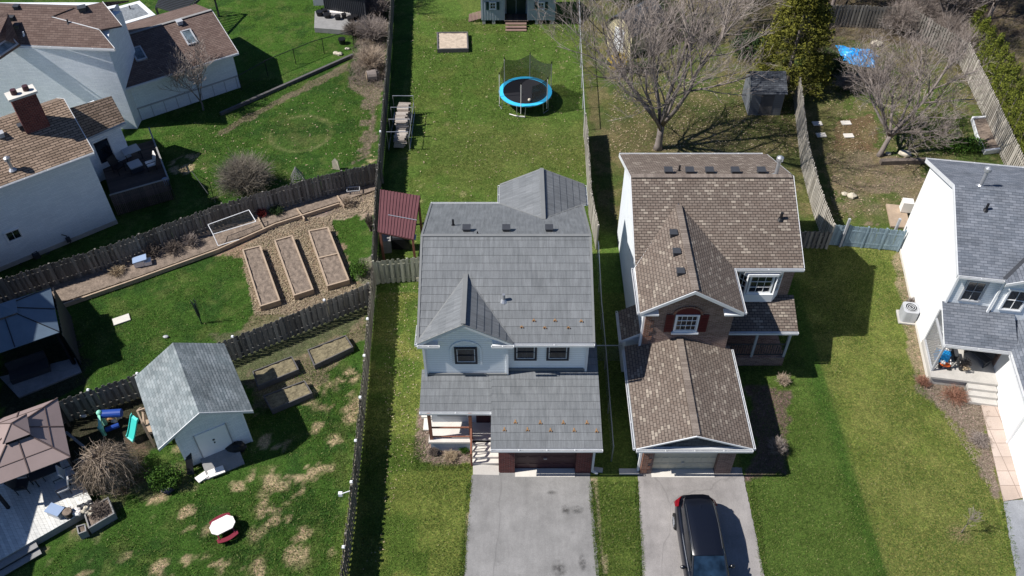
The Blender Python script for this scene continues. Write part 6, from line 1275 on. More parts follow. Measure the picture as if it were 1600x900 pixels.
for i in range(6):
    a = i * math.pi / 3 + .35; k = MB(); k.tube([P(a - .17, R0 - .02, .8), P(a - .15, R0 + .02, .03), P(a + .15, R0 + .02, .03), P(a + .17, R0 - .02, .8)], .022, 6); k.build('leg', mt['steel'], T)
    k = MB(); k.tube([P(a, R0 + .06, .3), P(a, R0 + .06, 2.65)], .024, 8); po = k.build('net_pole', mt['white_plastic'] if i in (2, 3, 4, 5) else mt['silver'], T); k = MB(); k.tube([P(a, R0 + .06, 2.6), P(a, R0 + .06, 2.75)], [.035, .03], 8); k.build('pole_cap', mt['black'], po)
mn, t_, b_ = newmat('safety_net'); uv = tc(t_, 'UV'); b_.inputs['Base Color'].default_value = (.012, .014, .014, 1); b_.inputs['Alpha'].default_value = .62; k = MB(); NN = 72
def netz(a): f = ((a - .35) / (math.pi / 3)) % 1; return 2.62 - .30 * math.sin(f * math.pi)
def netr(a): f = ((a - .35) / (math.pi / 3)) % 1; return R0 + .02 - .16 * math.sin(f * math.pi)
for i in range(NN):
    a0, a1 = 2 * math.pi * i / NN, 2 * math.pi * (i + 1) / NN
    if -.2 > math.sin((a0 + a1) / 2 + .05) and math.cos((a0 + a1) / 2) < .3: continue
    m0 = (netr(a0) + R0 - .3) / 2 - .12; m1 = (netr(a1) + R0 - .3) / 2 - .12
    k.poly([P(a0, R0 - .28, .9), P(a1, R0 - .28, .9), P(a1, m1, 1.7), P(a0, m0, 1.7)]); k.poly([P(a0, m0, 1.7), P(a1, m1, 1.7), P(a1, netr(a1), netz(a1)), P(a0, netr(a0), netz(a0))])
k.build('safety_net', mn, T)
g = MB(); p = at(838, 166, .1); g.sphere((cx + .25, cy - 1.2, .99), .11, 12, 8); solo(g, 'ball', mt['rock'], 'small beige ball on the trampoline mat near its front rim', 'ball')
g = MB(); g.tube([at(796, 178, .04), at(806, 181, .04), at(820, 182, .04)], .03, 6); solo(g, 'pole', mt['white_plastic'], 'white pole lying on the grass in front of the trampoline', 'pole')

# firewood rack
GW = 'firewood stacks in the rack'; p = at(612, 185); T = thing('firewood_rack', 'metal tube rack against the long fence holding three bays of split firewood', 'rack', p)
f0, f1, f2, f3 = at(596, 148, 1.3), at(623, 148, 1.3), at(627, 215, 1.15), at(599, 215, 1.15); x0, x1 = -7.9, -6.55; ya, yb = 45.6, 49.6; k = MB()
for yy in (ya, ya + (yb - ya) * .34, ya + (yb - ya) * .67, yb):
    k.tube([(x0, yy, 0), (x0, yy, 1.45), (x1, yy, 1.45), (x1, yy, 0)], .028, 6)
for xx in (x0, x1): k.tube([(xx, ya, .12), (xx, yb, .12)], .028, 6)
k.tube([(x1, ya, .9), (x1, yb, .9)], .02, 6); k.build('frame', mt['steel'], T); mt['logs'] = Misl('split_firewood', (.20, .165, .14), (.50, .45, .40)); rng = random.Random(4)
for b_i in range(3):
    y0 = ya + (yb - ya) * b_i / 3 + .08; y1 = ya + (yb - ya) * (b_i + 1) / 3 - .08; g = MB(); top_ = (.75, 1.15, .95)[b_i]; z = .18
    while z < top_:
        yy = y0
        while yy < y1 - .1:
            r = rng.uniform(.06, .10); a = V((x0 + .35 + rng.uniform(-.05, .05), yy + r, z + rng.uniform(-.02, .03))); g.tube([a, a + V((.72 + rng.uniform(-.1, .1), rng.uniform(-.03, .03), rng.uniform(-.02, .02)))], r, 5); yy += r * 2
        z += .15
    solo(g, 'firewood', mt['logs'], ['low stack of split firewood in the nearest bay of the rack', 'highest stack of split firewood in the middle bay of the rack', 'pale stack of firewood in the farthest bay of the rack'][b_i], 'firewood', GW)
# stump, rocks, slabs
g = MB(); p = at(582, 124); g.tube([p + V((.25, .1, .25)), p + V((-.35, -.1, .3))], [.42, .38], 14); g.sphere(p + V((.2, .15, .2)), .42, 10, 8, jit=.2); st_ = solo(g, 'stump', mt['bark'], 'sawn tree stump lying by the long fence, pale cut face to the left', 'stump'); k = MB(); k.tube([p + V((-.36, -.1, .3)), p + V((-.38, -.105, .3))], [.36, .36], 14); sw = k.build('cut_face', mt['wood'], st_, w=True)
g = MB(); q = at(190, 500); g.rbox(q + V((0, 0, .03)), .85, .5, .06, R(28)); solo(g, 'stepping_stone', mt['conc_lt'], 'single pale paving slab on the dark green lawn right of the dark gazebo', 'slab')
GR_ = 'stepping slabs of the far right garden'
for u, v, lab in ((1322, 192, 'pale square slab farthest from the house, right of the slatted fence'), (1326, 212, 'pale square slab below the farthest one'), (1277, 193, 'slab in fence shadow, upper of the two nearest the slatted fence'), (1283, 211, 'slab in fence shadow, lower of the two nearest the slatted fence')): g = MB(); g.rbox(at(u, v, .04), .62, .42, .06, .05); solo(g, 'paving_slab', mt['conc_lt'], lab, 'slab', GR_)
rng = random.Random(8)
def rock(u, v, r, lab, mm='rock', grp=None): g = MB(); g.sphere(at(u, v, r * .35), r, 8, 6, (1.2, .9, .6), jit=.18); solo(g, 'rock', mt[mm], lab, 'rock', grp, loc=at(u, v, 0))
GK = 'loose rocks of the gardens'
for a in ((1331, 306, .26, 'pale upright rock on the bare soil of the far right garden, right of two'), (1320, 303, .18, 'smaller pale rock left of the upright one in the far right garden'), (1414, 240, .35, 'whitish rock under the leaning bare tree'), (1388, 240, .18, 'small white rock left of the whitish one under the leaning tree'), (530, 84, .22, 'tan rock at the end of the dark timber edging'), (525, 83, .2, 'rusty rock beside the tan one on the timber edging'), (543, 76, .16, 'small rock right of the timber edging, near the dark bush'), (1370, 68, .35, 'grey boulder behind the blue tarp')): rock(*a, grp=GK)
# blue tarp
rng = random.Random(12); Q = [at(u, v) for u, v in ((1305, 71), (1318, 76), (1338, 78), (1362, 80), (1374, 89), (1362, 95), (1370, 102), (1365, 107), (1340, 104), (1318, 97), (1312, 85))]; ce = sum(Q, V()) / len(Q); g = MB(); NR, NS = 9, 66; vs = [ce + V((0, 0, .3))]; fs = []
for r in range(1, NR + 1):
    for s in range(NS):
        a = s / NS * len(Q); i = int(a); e = Q[i].lerp(Q[(i + 1) % len(Q)], a - i); p = ce.lerp(e, r / NR); vs.append(V((p.x + rng.uniform(-.03, .03), p.y + rng.uniform(-.03, .03), .03 + .28 * (1 - (r / NR) ** 2) + rng.uniform(0, .16) * (1 if r < NR else .2))))
for s in range(NS): fs.append((0, 1 + s, 1 + (s + 1) % NS))
for r in range(NR - 1):
    for s in range(NS): b0_ = 1 + r * NS; fs.append((b0_ + s, b0_ + NS + s, b0_ + NS + (s + 1) % NS, b0_ + (s + 1) % NS))
g.mesh(vs, fs); solo(g, 'tarp', mt['blue_plastic'], 'crumpled bright blue tarp on the ground of the far right garden', 'tarp')
# clothes pole, sapling stake, air conditioner
p = at(315, 505); T = thing('clothes_pole', 'folded green-black rotary clothes dryer standing on the dark green lawn', 'clothes dryer', p); k = MB(); k.tube([p, p + V((0, 0, 1.5))], .035, 8); k.build('pole', mt['dkgreen'], T); k = MB()
for i in range(4): a = i * 1.57; k.tube([p + V((math.cos(a) * .06, math.sin(a) * .06, .5)), p + V((math.cos(a) * .12, math.sin(a) * .12, 1.75))], .018, 5)
k.build('folded_arms', mt['dark'], T)
g = MB(); g.sphere(at(259, 526, .06), .13, 8, 6, (1.2, .8, .5)); solo(g, 'toy_ball', mt['silver'], 'small blue-grey deflated ball on the lawn right of the paving slab', 'ball')
p = at(1416, 497); T = thing('air_conditioner', 'round-cornered grey air conditioning unit at the foot of the bright white wall', 'air conditioner', p, R(-9)); k = MB()
def rr_(w_, d_, r, n=5):
    out = []
    for cx_, cy_, a0 in ((w_ / 2 - r, d_ / 2 - r, 0), (-w_ / 2 + r, d_ / 2 - r, 90), (-w_ / 2 + r, -d_ / 2 + r, 180), (w_ / 2 - r, -d_ / 2 + r, 270)):
        for i in range(n + 1): a = R(a0 + 90 * i / n); out.append((cx_ + math.cos(a) * r, cy_ + math.sin(a) * r))
    return out
k.prism(rr_(.8, .8, .18), .08, .82)
for i in range(28): a = i * 2 * math.pi / 28; k.box(math.cos(a) * .40 - .008, math.cos(a) * .40 + .008, math.sin(a) * .40 - .008, math.sin(a) * .40 + .008, .12, .78)
k.build('cabinet', mt['silver'], T, w=False); k = MB(); k.cyl((0, 0, .82), .30, .02, 24); k.build('fan_grille', mt['dark'], T, w=False); k = MB()
for r in (.10, .2, .3): k.tube([V((math.cos(j * .3927) * r, math.sin(j * .3927) * r, .855)) for j in range(17)], .012, 4)
k.build('fan_guard', mt['gutter'], T, w=False); k = MB(); k.prism(rr_(.95, .95, .05), 0, .08); k.build('pad', mt['conc'], T, w=False); k = MB(); k.tube([(.4, -.1, .3), (.52, -.05, .3), (.56, 0, .5)], .03, 6); k.build('pipe', mt['black'], T, w=False)

# left lower garden: table, shed things, playset, deck
p = at(352, 830); T = thing('picnic_table', 'small child picnic table with white octagonal top and dark red bench on the patchy lawn', 'table', p, R(32)); k = MB(); k.prism([(-.52, -.15), (-.32, -.36), (.32, -.36), (.52, -.15), (.52, .15), (.32, .36), (-.32, .36), (-.52, .15)], .50, .55); k.build('tabletop', mt['white_plastic'], T, w=False)
for s in (-1, 1):
    k = MB(); P_ = [(-.45 + .9 * i / 8, s * (.58 + .10 * math.sin(math.pi * i / 8))) for i in range(9)]; k.prism(P_ + [(a, b_2 - s * .2) for a, b_2 in P_[::-1]], .26, .30); k.build('bench', mt['red_plastic'], T, w=False)
for s in (-1, 1): k = MB(); k.extr([(s * .3, -.55, .26), (s * .3, -.2, .50), (s * .3, .2, .50), (s * .3, .55, .26), (s * .3, .45, 0), (s * .3, .25, 0), (s * .3, .1, .2), (s * .3, -.1, .2), (s * .3, -.25, 0), (s * .3, -.45, 0)], (s * .06, 0, 0)); k.build('leg', mt['red_plastic'], T, w=False)
# playset
p = at(215, 665); T = thing('playset', 'wooden climbing frame with teal slide half hidden under the edge of the white shed roof', 'climbing frame', p); k = MB(); F_ = [at(198, 640, 1.3), at(213, 620, 1.3), at(232, 622, 1.3), at(228, 650, 1.3)]
z_ = lambda q, z: V((q.x, q.y, z))
a0, a1, b0_, b1_ = V((-16.9, 23.9, 0)), V((-15.9, 24.4, 0)), V((-16.6, 23.1, 0)), V((-15.7, 23.6, 0))
for q in (a0, a1, b0_, b1_): k.beam(q, q + V((0, 0, 1.9)), .09, .09)
for q, r in ((a0, a1), (b0_, b1_), (a0, b0_), (a1, b1_)): k.beam(z_(q, 1.0), z_(r, 1.0), .08, .08); k.beam(z_(q, 1.6), z_(r, 1.6), .08, .08)
k.beam(z_(a0, 1.9), z_((a0 + b0_) / 2 + V((-.1, 0, 0)), 2.2), .07, .07); k.beam(z_((a0 + b0_) / 2 + V((-.1, 0, 0)), 2.2), z_(b0_, 1.9), .07, .07); k.beam(z_((a0 + b0_) / 2 + V((-.1, 0, 0)), 2.2), z_((a1 + b1_) / 2, 2.2), .07, .07); k.build('frame', mt['wood'], T)
k = MB(); k.extr([z_(a0, 1.0), z_(a1, 1.0), z_(b1_, 1.0), z_(b0_, 1.0)], (0, 0, .05)); k.build('platform', mt['wood'], T)
k = MB(); sA, sB = at(212, 652, 1.15), at(203, 688, .12); dv = (sB - sA); sd_ = V((-dv.y, dv.x, 0)).normalized() * .22; prof = [0, .15, .35, .6, .8, .92, 1]; zz = [1.15, 1.08, .82, .5, .28, .17, .14]
L_ = [V((sA.x + dv.x * t_, sA.y + dv.y * t_, z)) for t_, z in zip(prof, zz)]
for a, b in zip(L_, L_[1:]):
    k.extr([a - sd_, a + sd_, b + sd_, b - sd_], (0, 0, .03))
    for s in (-1, 1): k.extr([a + sd_ * s, b + sd_ * s, b + sd_ * s + V((0, 0, .14)), a + sd_ * s + V((0, 0, .14))], sd_.normalized() * .03 * s)
k.build('slide', mt['teal'], T)
p = at(172, 662); T = thing('toddler_playcentre', 'deep blue play tunnel with mint-green end posts left of the teal slide', 'play tunnel', p); k = MB(); ta, tb = at(158, 647, .75), at(190, 645, .75); k.tube([ta, tb], .2, 14); k.build('tunnel', mt['navy_plastic'], T); k = MB(); mt['mint'] = M('mint_plastic', (.25, .62, .48), .4, .06, bmp=0)
for q in (at(155, 645, .9), at(157, 668, .6)): k.tube([V((q.x, q.y, 0)), q], .10, 10); k.sphere(q, .14, 10, 8)
k.beam(at(155, 645, .85), at(157, 668, .6), .12, .2); k.build('end_posts', mt['mint'], T); g = MB(); g.tube([at(165, 672, .3), at(186, 664, .3)], .12, 10); solo(g, 'toy_scooter', mt['navy_plastic'], 'small blue toy lying below the play tunnel', 'toy')
GT = 'toys on the dark ground by the play tunnel'
rng = random.Random(31)
for u, v, mm, lab in ((172, 655, 'copper', 'orange toy under the play tunnel'), (178, 658, 'white_plastic', 'white toy under the play tunnel, right of the orange one'), (186, 652, 'rock', 'tan toy beside the climbing frame'), (130, 650, 'white_plastic', 'white scrap near the dark fence left of the tunnel'), (122, 632, 'silver', 'grey scrap at the fence foot near the taupe canopy')):
    g = MB(); g.sphere(at(u, v, .12), .12, 8, 6, (1.3, .8, .7), jit=.2); solo(g, 'toy', mt[mm], lab, 'toy', GT)
g = MB(); g.beam(at(103, 675, .9), at(133, 700, .9), .12, .05); g.beam(at(103, 675, .88), at(104, 680, 0), .08, .08); g.beam(at(133, 700, .88), at(133, 704, 0), .08, .08); solo(g, 'handrail', mt['wood_grey'], 'single grey plank handrail right of the taupe canopy', 'handrail')
# deck under the taupe gazebo
T = thing('deck', 'pale weathered wooden deck with two side steps under the taupe gazebo', 'deck', at(60, 800)); dz = .42; d0, d1, d2 = at(-60, 862, dz), at(148, 790, dz), at(105, 650, dz); d0 = at(50, 846, dz); ex = (d1 - d0).normalized(); ey = V((-ex.y, ex.x, 0)); Wd = 6.2; k = MB(); n_ = int(Wd / .145)
for i in range(n_): a = d1 - ex * (i * .145 + .07); k.rbox(a + ey * 2.6 - V((0, 0, .015)), .139, 5.2, .03, math.atan2(ex.y, ex.x))
k.build('deck_boards', mt['deck'], T); k = MB(); k.extr([V((q.x, q.y, 0)) for q in (d1 - ex * Wd, d1 - ex * .03, d1 - ex * .03 + ey * 5.15, d1 - ex * Wd + ey * 5.15)][:4], (0, 0, dz - .05)); k.build('skirt', mt['wood_grey'], T)
k = MB()
for i in range(2): q = d0 - ey * (.16 + .3 * i) - ex * 1.6; k.rbox(V((q.x, q.y, dz - .14 * (i + 1))), 3.4, .3, .04, math.atan2(ex.y, ex.x)); k.rbox(V((q.x, q.y + .05, (dz - .14 * (i + 1)) / 2)), 3.3, .2, dz - .14 * (i + 1) - .05, math.atan2(ex.y, ex.x))
k.build('step', mt['wood_grey'], T)
def on(u, v, z=dz): return at(u, v, z)
def chair(p, rz, mat, label, name='patio_chair', grp='patio chairs on the pale deck', arm=True, w_=.56):
    T = thing(name, label, 'chair', p, rz, grp); k = MB(); k.box(-w_ / 2, w_ / 2, -.25, .27, .38, .46); k.build('seat', mt[mat], T, w=False); k = MB(); k.obox((0, .32, .72), (w_ / 2, 0, 0), (0, .03, .0), (0, .10, .32)); k.build('backrest', mt[mat], T, w=False)
    for sx in (-1, 1):
        for sy in (-1, 1): k = MB(); k.tube([(sx * (w_ / 2 - .03), sy * .24, 0), (sx * (w_ / 2 - .03), sy * .24, .4)], .02, 6); k.build('leg', mt['black'], T, w=False)
        if arm: k = MB(); k.tube([(sx * w_ / 2, -.24, .38), (sx * w_ / 2, -.24, .62), (sx * w_ / 2, .3, .64)], .022, 6); k.build('armrest', mt['black'], T, w=False)
    return T
chair(on(102, 768), R(-60), 'silver', 'grey cushioned patio chair in the middle of the pale deck')
chair(on(118, 748), R(120), 'white_plastic', 'white patio chair at the back right of the pale deck')
chair(on(62, 748), R(20), 'red_plastic', 'dark red patio chair just under the front edge of the taupe canopy')
chair(on(40, 765), R(100), 'dark', 'dark wire patio chair at the left in the canopy shadow')
g = MB(); q = on(78, 745); g.rbox(q + V((0, 0, .7)), 1.3, .9, .04, R(30)); T2 = thing('patio_table', 'dark glass patio table under the right corner of the taupe canopy', 'table', q); g.build('tabletop', mt['dark'], T2)
for a, b_2 in ((-.5, -.3), (.5, -.3), (.5, .3), (-.5, .3)): k = MB(); k.tube([q + V((a * .87 - b_2 * .5, a * .5 + b_2 * .87, 0)), q + V((a * .87 - b_2 * .5, a * .5 + b_2 * .87, .7))], .025, 6); k.build('leg', mt['black'], T2)
q = on(90, 803); T2 = thing('storage_tub', 'blue-grey plastic storage tub with lid on the lit part of the deck', 'tub', q, R(-20)); k = MB(); k.box(-.32, .32, -.2, .2, 0, .34); k.build('tub', mt['silver'], T2, w=False); mt['tub_lid'] = M('blue_grey_plastic', (.25, .33, .48), .5, .05); k = MB(); k.box(-.35, .35, -.23, .23, .34, .39); k.build('lid', mt['tub_lid'], T2, w=False)
q = on(109, 806); g = MB(); g.tube([q, q + V((0, 0, .35))], [.16, .22], 14); pt = solo(g, 'plant_pot', mt['black'], 'round black pot at the front edge of the deck beside the blue-grey tub', 'pot'); k = MB(); k.cyl(q + V((0, 0, .351)), .19, .01, 14); k.build('soil', mt['soil'], pt)
rng = random.Random(90); 
for i, (u, v, mm, lab) in enumerate(((120, 798, 'white_plastic', 'heap of white plastic bags and bottles left of the planter box'), (132, 790, 'dark', 'dark garden clutter at the corner of the deck by the planter box'), (113, 800, 'white_plastic', 'small white bag beside the round black pot'), (140, 798, 'rock', 'pile of tan pots at the deck corner'))):
    g = MB()
    for j in range(7): g.sphere(on(u, v, dz + .1) + V((rng.uniform(-.22, .22), rng.uniform(-.18, .18), rng.uniform(-.04, .08))), rng.uniform(.06, .14), 7, 5, (1.2, .8, .8), jit=.25)
    solo(g, 'clutter', mt[mm], lab, 'clutter', 'clutter at the deck corner')
pl_ = bed('weathered planter box full of dead plants at the right corner of the pale deck', [at(138, 826, .45), at(179, 802, .45), at(169, 776, .45), at(130, 800, .45)], .45, 'wood_grey', 'soil', name='planter_box', cat='planter', t=.06)
bed('small square planter at the front corner of the planter box', [at(122, 835, .45), at(135, 830, .45), at(133, 818, .45), at(119, 822, .45)], .45, 'wood_grey', 'soil', name='planter_box', cat='planter', t=.05)
twig_ball('dead_plant', 'tangle of dead brown stems in the planter box by the deck', 'plant', at(155, 800, .35), .5, .35, 140, 71, 'twig_dk', thin=.008)
sheet('patio_slab', [at(30, 622), at(128, 582), at(118, 560), at(0, 590)], mt['drive3'], z1=.06)
g = MB()
for i, (u, v) in enumerate(((60, 575), (40, 590))): pass
k = MB(); qq = at(50, 585, .0); T2 = thing('patio_sofa', 'dark patio sofa in the deep shade under the blue-grey gazebo', 'sofa', qq, R(28)); k.box(-.9, .9, -.35, .35, .1, .42); k.build('seat', mt['dark'], T2, w=False); k = MB(); k.box(-.9, .9, .36, .5, .1, .85); k.build('backrest', mt['dark'], T2, w=False)
g = MB(); g.sphere(at(262, 765, .15), .25, 10, 8, (1.2, .9, .6), jit=.1); solo(g, 'covered_object', mt['navy'], 'dark navy bundle on the grass in the shade of the green shrub', 'bundle')

# deck of the left house
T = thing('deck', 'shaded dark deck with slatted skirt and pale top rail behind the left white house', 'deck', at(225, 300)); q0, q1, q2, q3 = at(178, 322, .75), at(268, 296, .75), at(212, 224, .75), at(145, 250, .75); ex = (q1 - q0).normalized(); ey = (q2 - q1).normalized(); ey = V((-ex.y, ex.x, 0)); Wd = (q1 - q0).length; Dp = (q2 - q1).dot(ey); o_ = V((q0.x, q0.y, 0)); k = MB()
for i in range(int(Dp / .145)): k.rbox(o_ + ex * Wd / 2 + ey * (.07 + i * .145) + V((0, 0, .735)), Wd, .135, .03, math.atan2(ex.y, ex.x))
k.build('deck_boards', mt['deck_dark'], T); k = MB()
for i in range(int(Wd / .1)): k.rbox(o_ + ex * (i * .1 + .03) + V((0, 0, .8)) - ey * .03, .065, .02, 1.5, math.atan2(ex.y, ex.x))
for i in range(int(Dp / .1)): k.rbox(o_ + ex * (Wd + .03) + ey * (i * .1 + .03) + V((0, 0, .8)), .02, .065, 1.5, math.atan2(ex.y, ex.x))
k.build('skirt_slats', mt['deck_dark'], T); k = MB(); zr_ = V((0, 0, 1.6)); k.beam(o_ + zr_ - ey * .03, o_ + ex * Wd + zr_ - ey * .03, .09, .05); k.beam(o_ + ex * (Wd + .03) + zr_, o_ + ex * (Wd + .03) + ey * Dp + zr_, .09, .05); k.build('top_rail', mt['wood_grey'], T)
k = MB(); k.beam(o_ + ey * Dp * .78 + V((0, 0, 1.6)) + ex * .05, o_ + ey * Dp * .86 + ex * Wd * .55 + V((0, 0, 1.6)), .07, .05); k.build('inner_rail', mt['wood_grey'], T)
DK = lambda a, b_2: o_ + ex * a + ey * b_2 + V((0, 0, .75))
GC = 'furniture on the shaded deck'
chair(DK(.9, Dp * .55), R(60), 'black', 'dark sunlit-rimmed chair nearest the wall on the shaded deck', grp=GC); chair(DK(2.7, Dp * .45), R(-60), 'white_plastic', 'white-cushioned chair at the right of the shaded deck', grp=GC)
q = DK(1.9, Dp * .72); T2 = thing('patio_table', 'bluish glass-topped patio table on the shaded deck', 'table', q, R(37)); k = MB(); k.box(-.5, .5, -.4, .4, .68, .72); k.build('tabletop', mt['silver'], T2, w=False)
for a, b_2 in ((-.45, -.35), (.45, -.35), (.45, .35), (-.45, .35)): k = MB(); k.tube([(a, b_2, 0), (a, b_2, .68)], .025, 6); k.build('leg', mt['black'], T2, w=False)
q = DK(1.85, Dp * .5); T2 = thing('ottoman', 'grey square cushion box in front of the glass patio table', 'ottoman', q, R(37)); k = MB(); k.box(-.35, .35, -.35, .35, .06, .42); k.build('box', mt['dark'], T2, w=False); k = MB(); k.box(-.37, .37, -.37, .37, .42, .5); k.build('cushion', mt['silver'], T2, w=False)
g = MB(); q = DK(3.2, .6); g.tube([q, q + V((0, 0, .4))], [.15, .22], 12); solo(g, 'plant_pot', mt['tub_lid'], 'blue-grey pot in the right front corner of the shaded deck', 'pot')
g = MB(); g.tube([at(285, 270, .9), at(300, 268, .9)], .02, 6); g.tube([at(285, 270, 0), at(285, 270, .9)], .02, 6); g.tube([at(300, 268, 0), at(300, 268, .9), at(331, 311, .1)], .02, 6); solo(g, 'step_rail', mt['dark'], 'dark metal step rail on the grass right of the shaded deck', 'handrail')

# hot-tub deck / planter deck top
T = thing('planter_deck', 'low grey deck full of dark pots below the dark board shed at the top', 'deck', at(530, 40)); a, b, c_, d_ = at(491, 44, .35), at(556, 49, .35), at(560, 20, .35), at(492, 18, .35); k = MB(); k.extr([V((q.x, q.y, 0)) for q in (a, b, c_, d_)], (0, 0, .38)); k.build('platform', mt['wood_grey'], T)
T = thing('shed', 'dark vertical-board shed at the top left of the long fence', 'shed', at(540, 10)); a, b = at(508, 20, .3), at(573, 30, .3); ex = V((b.x - a.x, b.y - a.y, 0)).normalized(); Wd = (b - a).length; ey = V((-ex.y, ex.x, 0)); o_ = V((a.x, a.y, 0)); k = MB(); k.extr([o_, o_ + ex * Wd, o_ + ex * Wd + ey * 2.5, o_ + ey * 2.5], (0, 0, 2.2))
for i in range(int(Wd / .16)): k.rbox(o_ + ex * (i * .16 + .05) + V((0, 0, 1.1)) - ey * .02, .03, .03, 2.15, math.atan2(ex.y, ex.x))
k.build('wall', mt['dark'], T); k = MB(); k.slab([o_ - ex * .15 - ey * .2 + V((0, 0, 2.25)), o_ + ex * (Wd + .15) - ey * .2 + V((0, 0, 2.25)), o_ + ex * (Wd + .15) + ey * 2.7 + V((0, 0, 2.6)), o_ - ex * .15 + ey * 2.7 + V((0, 0, 2.6))], .08); k.build('roof', mt['roof_dark'], T)
GQ = 'dark pots on the low grey deck'
for i, (u, v, r, h_) in enumerate(((500, 24, .28, .35), (512, 27, .3, .3), (509, 22, .2, .4), (528, 30, .25, .3), (538, 28, .2, .35), (548, 32, .28, .3), (556, 30, .2, .3))):
    g = MB(); q = at(u, v, .38); g.tube([q, q + V((0, 0, h_))], [r * .8, r], 12); lab = ['leftmost dark pot on the low deck', 'wide dark pot right of the leftmost one', 'tall dark pot behind the two left ones', 'dark pot in the middle of the low deck', 'small dark pot right of the middle one', 'wide dark pot near the right end of the low deck', 'rightmost small pot on the low deck'][i]; solo(g, 'plant_pot', mt['black'], lab, 'pot', GQ)
g = MB(); q = at(500, 8, .4); g.rbox(q + V((0, 0, .4)), .9, .5, .6, .1); solo(g, 'storage_bench', mt['white_plastic'], 'white storage bench at the left of the dark board shed', 'bench')
g = MB(); g.rbox(at(530, 21, .45), 1.9, .35, .3, -.1); solo(g, 'snow_white_planter', mt['white_plastic'], 'long white planter against the dark board shed', 'planter') if False else solo(g, 'long_planter', mt['white_plastic'], 'long white planter against the dark board shed', 'planter')
for u, v, lab in ((535, 68, 'dark pot on the ground below the low deck'),): g = MB(); q = at(u, v); g.tube([q, q + V((0, 0, .4))], [.2, .28], 12); solo(g, 'plant_pot', mt['black'], lab, 'pot')
# tub, crate, tools in the planting bed
T = thing('water_tub', 'blue and white folded tub on the planting bed below the old grey fence', 'tub', at(224, 412, .13), R(20)); k = MB(); k.box(-.45, .1, -.22, .22, 0, .35); k.build('tub', mt['white_plastic'], T, w=False); k = MB(); k.obox((-.1, .0, .40), (.38, 0, .04), (0, .24, 0), (0, 0, .03)); k.build('lid', mt['tub_lid'], T, w=False); k = MB(); k.obox((.28, -.05, .12), (.18, 0, 0), (0, .2, 0), (0, 0, .12)); k.build('tray', mt['white_plastic'], T, w=False)
T = thing('milk_crate', 'grey slotted crate at the corner where the old grey fence meets the long fence', 'crate', at(553, 302, 0), R(8)); k = MB(); k.box(-.38, .38, -.2, .2, .02, .08)
for s in (-1, 1):
    k.box(-.38, .38, s * .2 - .02, s * .2 + .02, .3, .36); k.box(s * .38 - .02, s * .38 + .02, -.2, .2, .3, .36)
    for i in range(8): k.box(-.37 + i * .103, -.34 + i * .103, s * .2 - .015, s * .2 + .015, .05, .33)
k.build('crate', mt['silver'], T, w=False); g = MB(); 
g = MB(); g.tube([at(498, 268, 1.2), at(518, 262, .4), at(522, 275, 0)], .02, 6)
g = MB(); k2 = at(460, 288); T = thing('teepee_trellis', 'woven wicker cone behind the old grey fence, right of the round shrub', 'trellis', at(467, 287)); g = MB(); c_ = at(467, 287)
for i in range(12): a = i * math.pi / 6; g.tube([c_ + V((math.cos(a) * .45, math.sin(a) * .45, 0)), c_ + V((math.cos(a) * .38, math.sin(a) * .38, .6)), c_ + V((0, 0, 1.3))], .018, 4)
for j in range(7): z = .1 + j * .15; rr0 = .45 * (1 - z / 1.45); g.tube([c_ + V((math.cos(q * .524) * rr0, math.sin(q * .524) * rr0, z)) for q in range(13)], .014, 4)
g.build('wicker', mt['wood_grey'], T)
g = MB(); c_ = at(520, 264); g.extr([c_, c_ + V((.45, -.1, 0)), c_ + V((.4, -.1, .6)), c_ + V((.2, 0, .8)), c_ + V((.02, 0, .6))], (.03, .06, 0)); solo(g, 'garden_ornament', mt['rock'], 'pale rounded garden ornament leaning behind the old grey fence', 'ornament')
# camera on the fence, downspout slab
T = thing('security_camera', 'white camera on a short arm sticking out left of the long dark fence', 'camera', at(534, 772, 1.5)); k = MB(); k.tube([at(547, 767, 1.75), at(535, 771, 1.7)], .02, 6); k.build('arm', mt['white'], T); k = MB(); k.rbox(at(532, 772, 1.62), .16, .14, .2); k.build('body', mt['white'], T)
g = MB(); g.rbox(at(934, 734, .05), .45, .22, .08, -.15); solo(g, 'splash_block', mt['conc'], 'concrete splash block at the foot of the downspout by the brick garage corner', 'splash block')
g = MB(); g.rbox(at(983, 737, .04), .9, .3, .06, 0); solo(g, 'paver', mt['conc'], 'grey paver strip beside the left corner of the cream-door garage', 'slab')
g = MB(); g.rbox(at(667, 648, .1), .5, .4, .2, 0); g.rbox(at(668, 660, .05), .35, .9, .1, 0); solo(g, 'step_stone', mt['conc_lt'], 'pale stone block at the left end of the front porch', 'slab'); g = MB(); g.rbox(at(655, 434, .15), .35, .3, .3, .2); solo(g, 'stone_block', mt['rock'], 'pale block at the corner of the short fence and the grey-roof house', 'block')
g = MB(); q = at(1402, 340); g.rbox(q + V((0, 0, .1)), 1.1, 2.0, .12, R(-9)); solo(g, 'wooden_platform', mt['wood'], 'tan wooden platform tucked behind the blue-grey gate and white wall', 'platform'); 
q = at(1414, 328, .2); g = MB(); g.rbox(q + V((0, 0, .35)), .6, .5, .7, R(-9)); solo(g, 'storage_box', mt['white_plastic'], 'white box standing on the tan platform against the white wall', 'box')
g = MB(); a, b = at(1376, 252, .2), at(1448, 250, .2); g.beam(a - V((0, 0, .05)), b - V((0, 0, .05)), .3, .3); solo(g, 'fallen_log', mt['twig_dk'], 'dark reddish timber lying at the foot of the leaning bare tree', 'log')
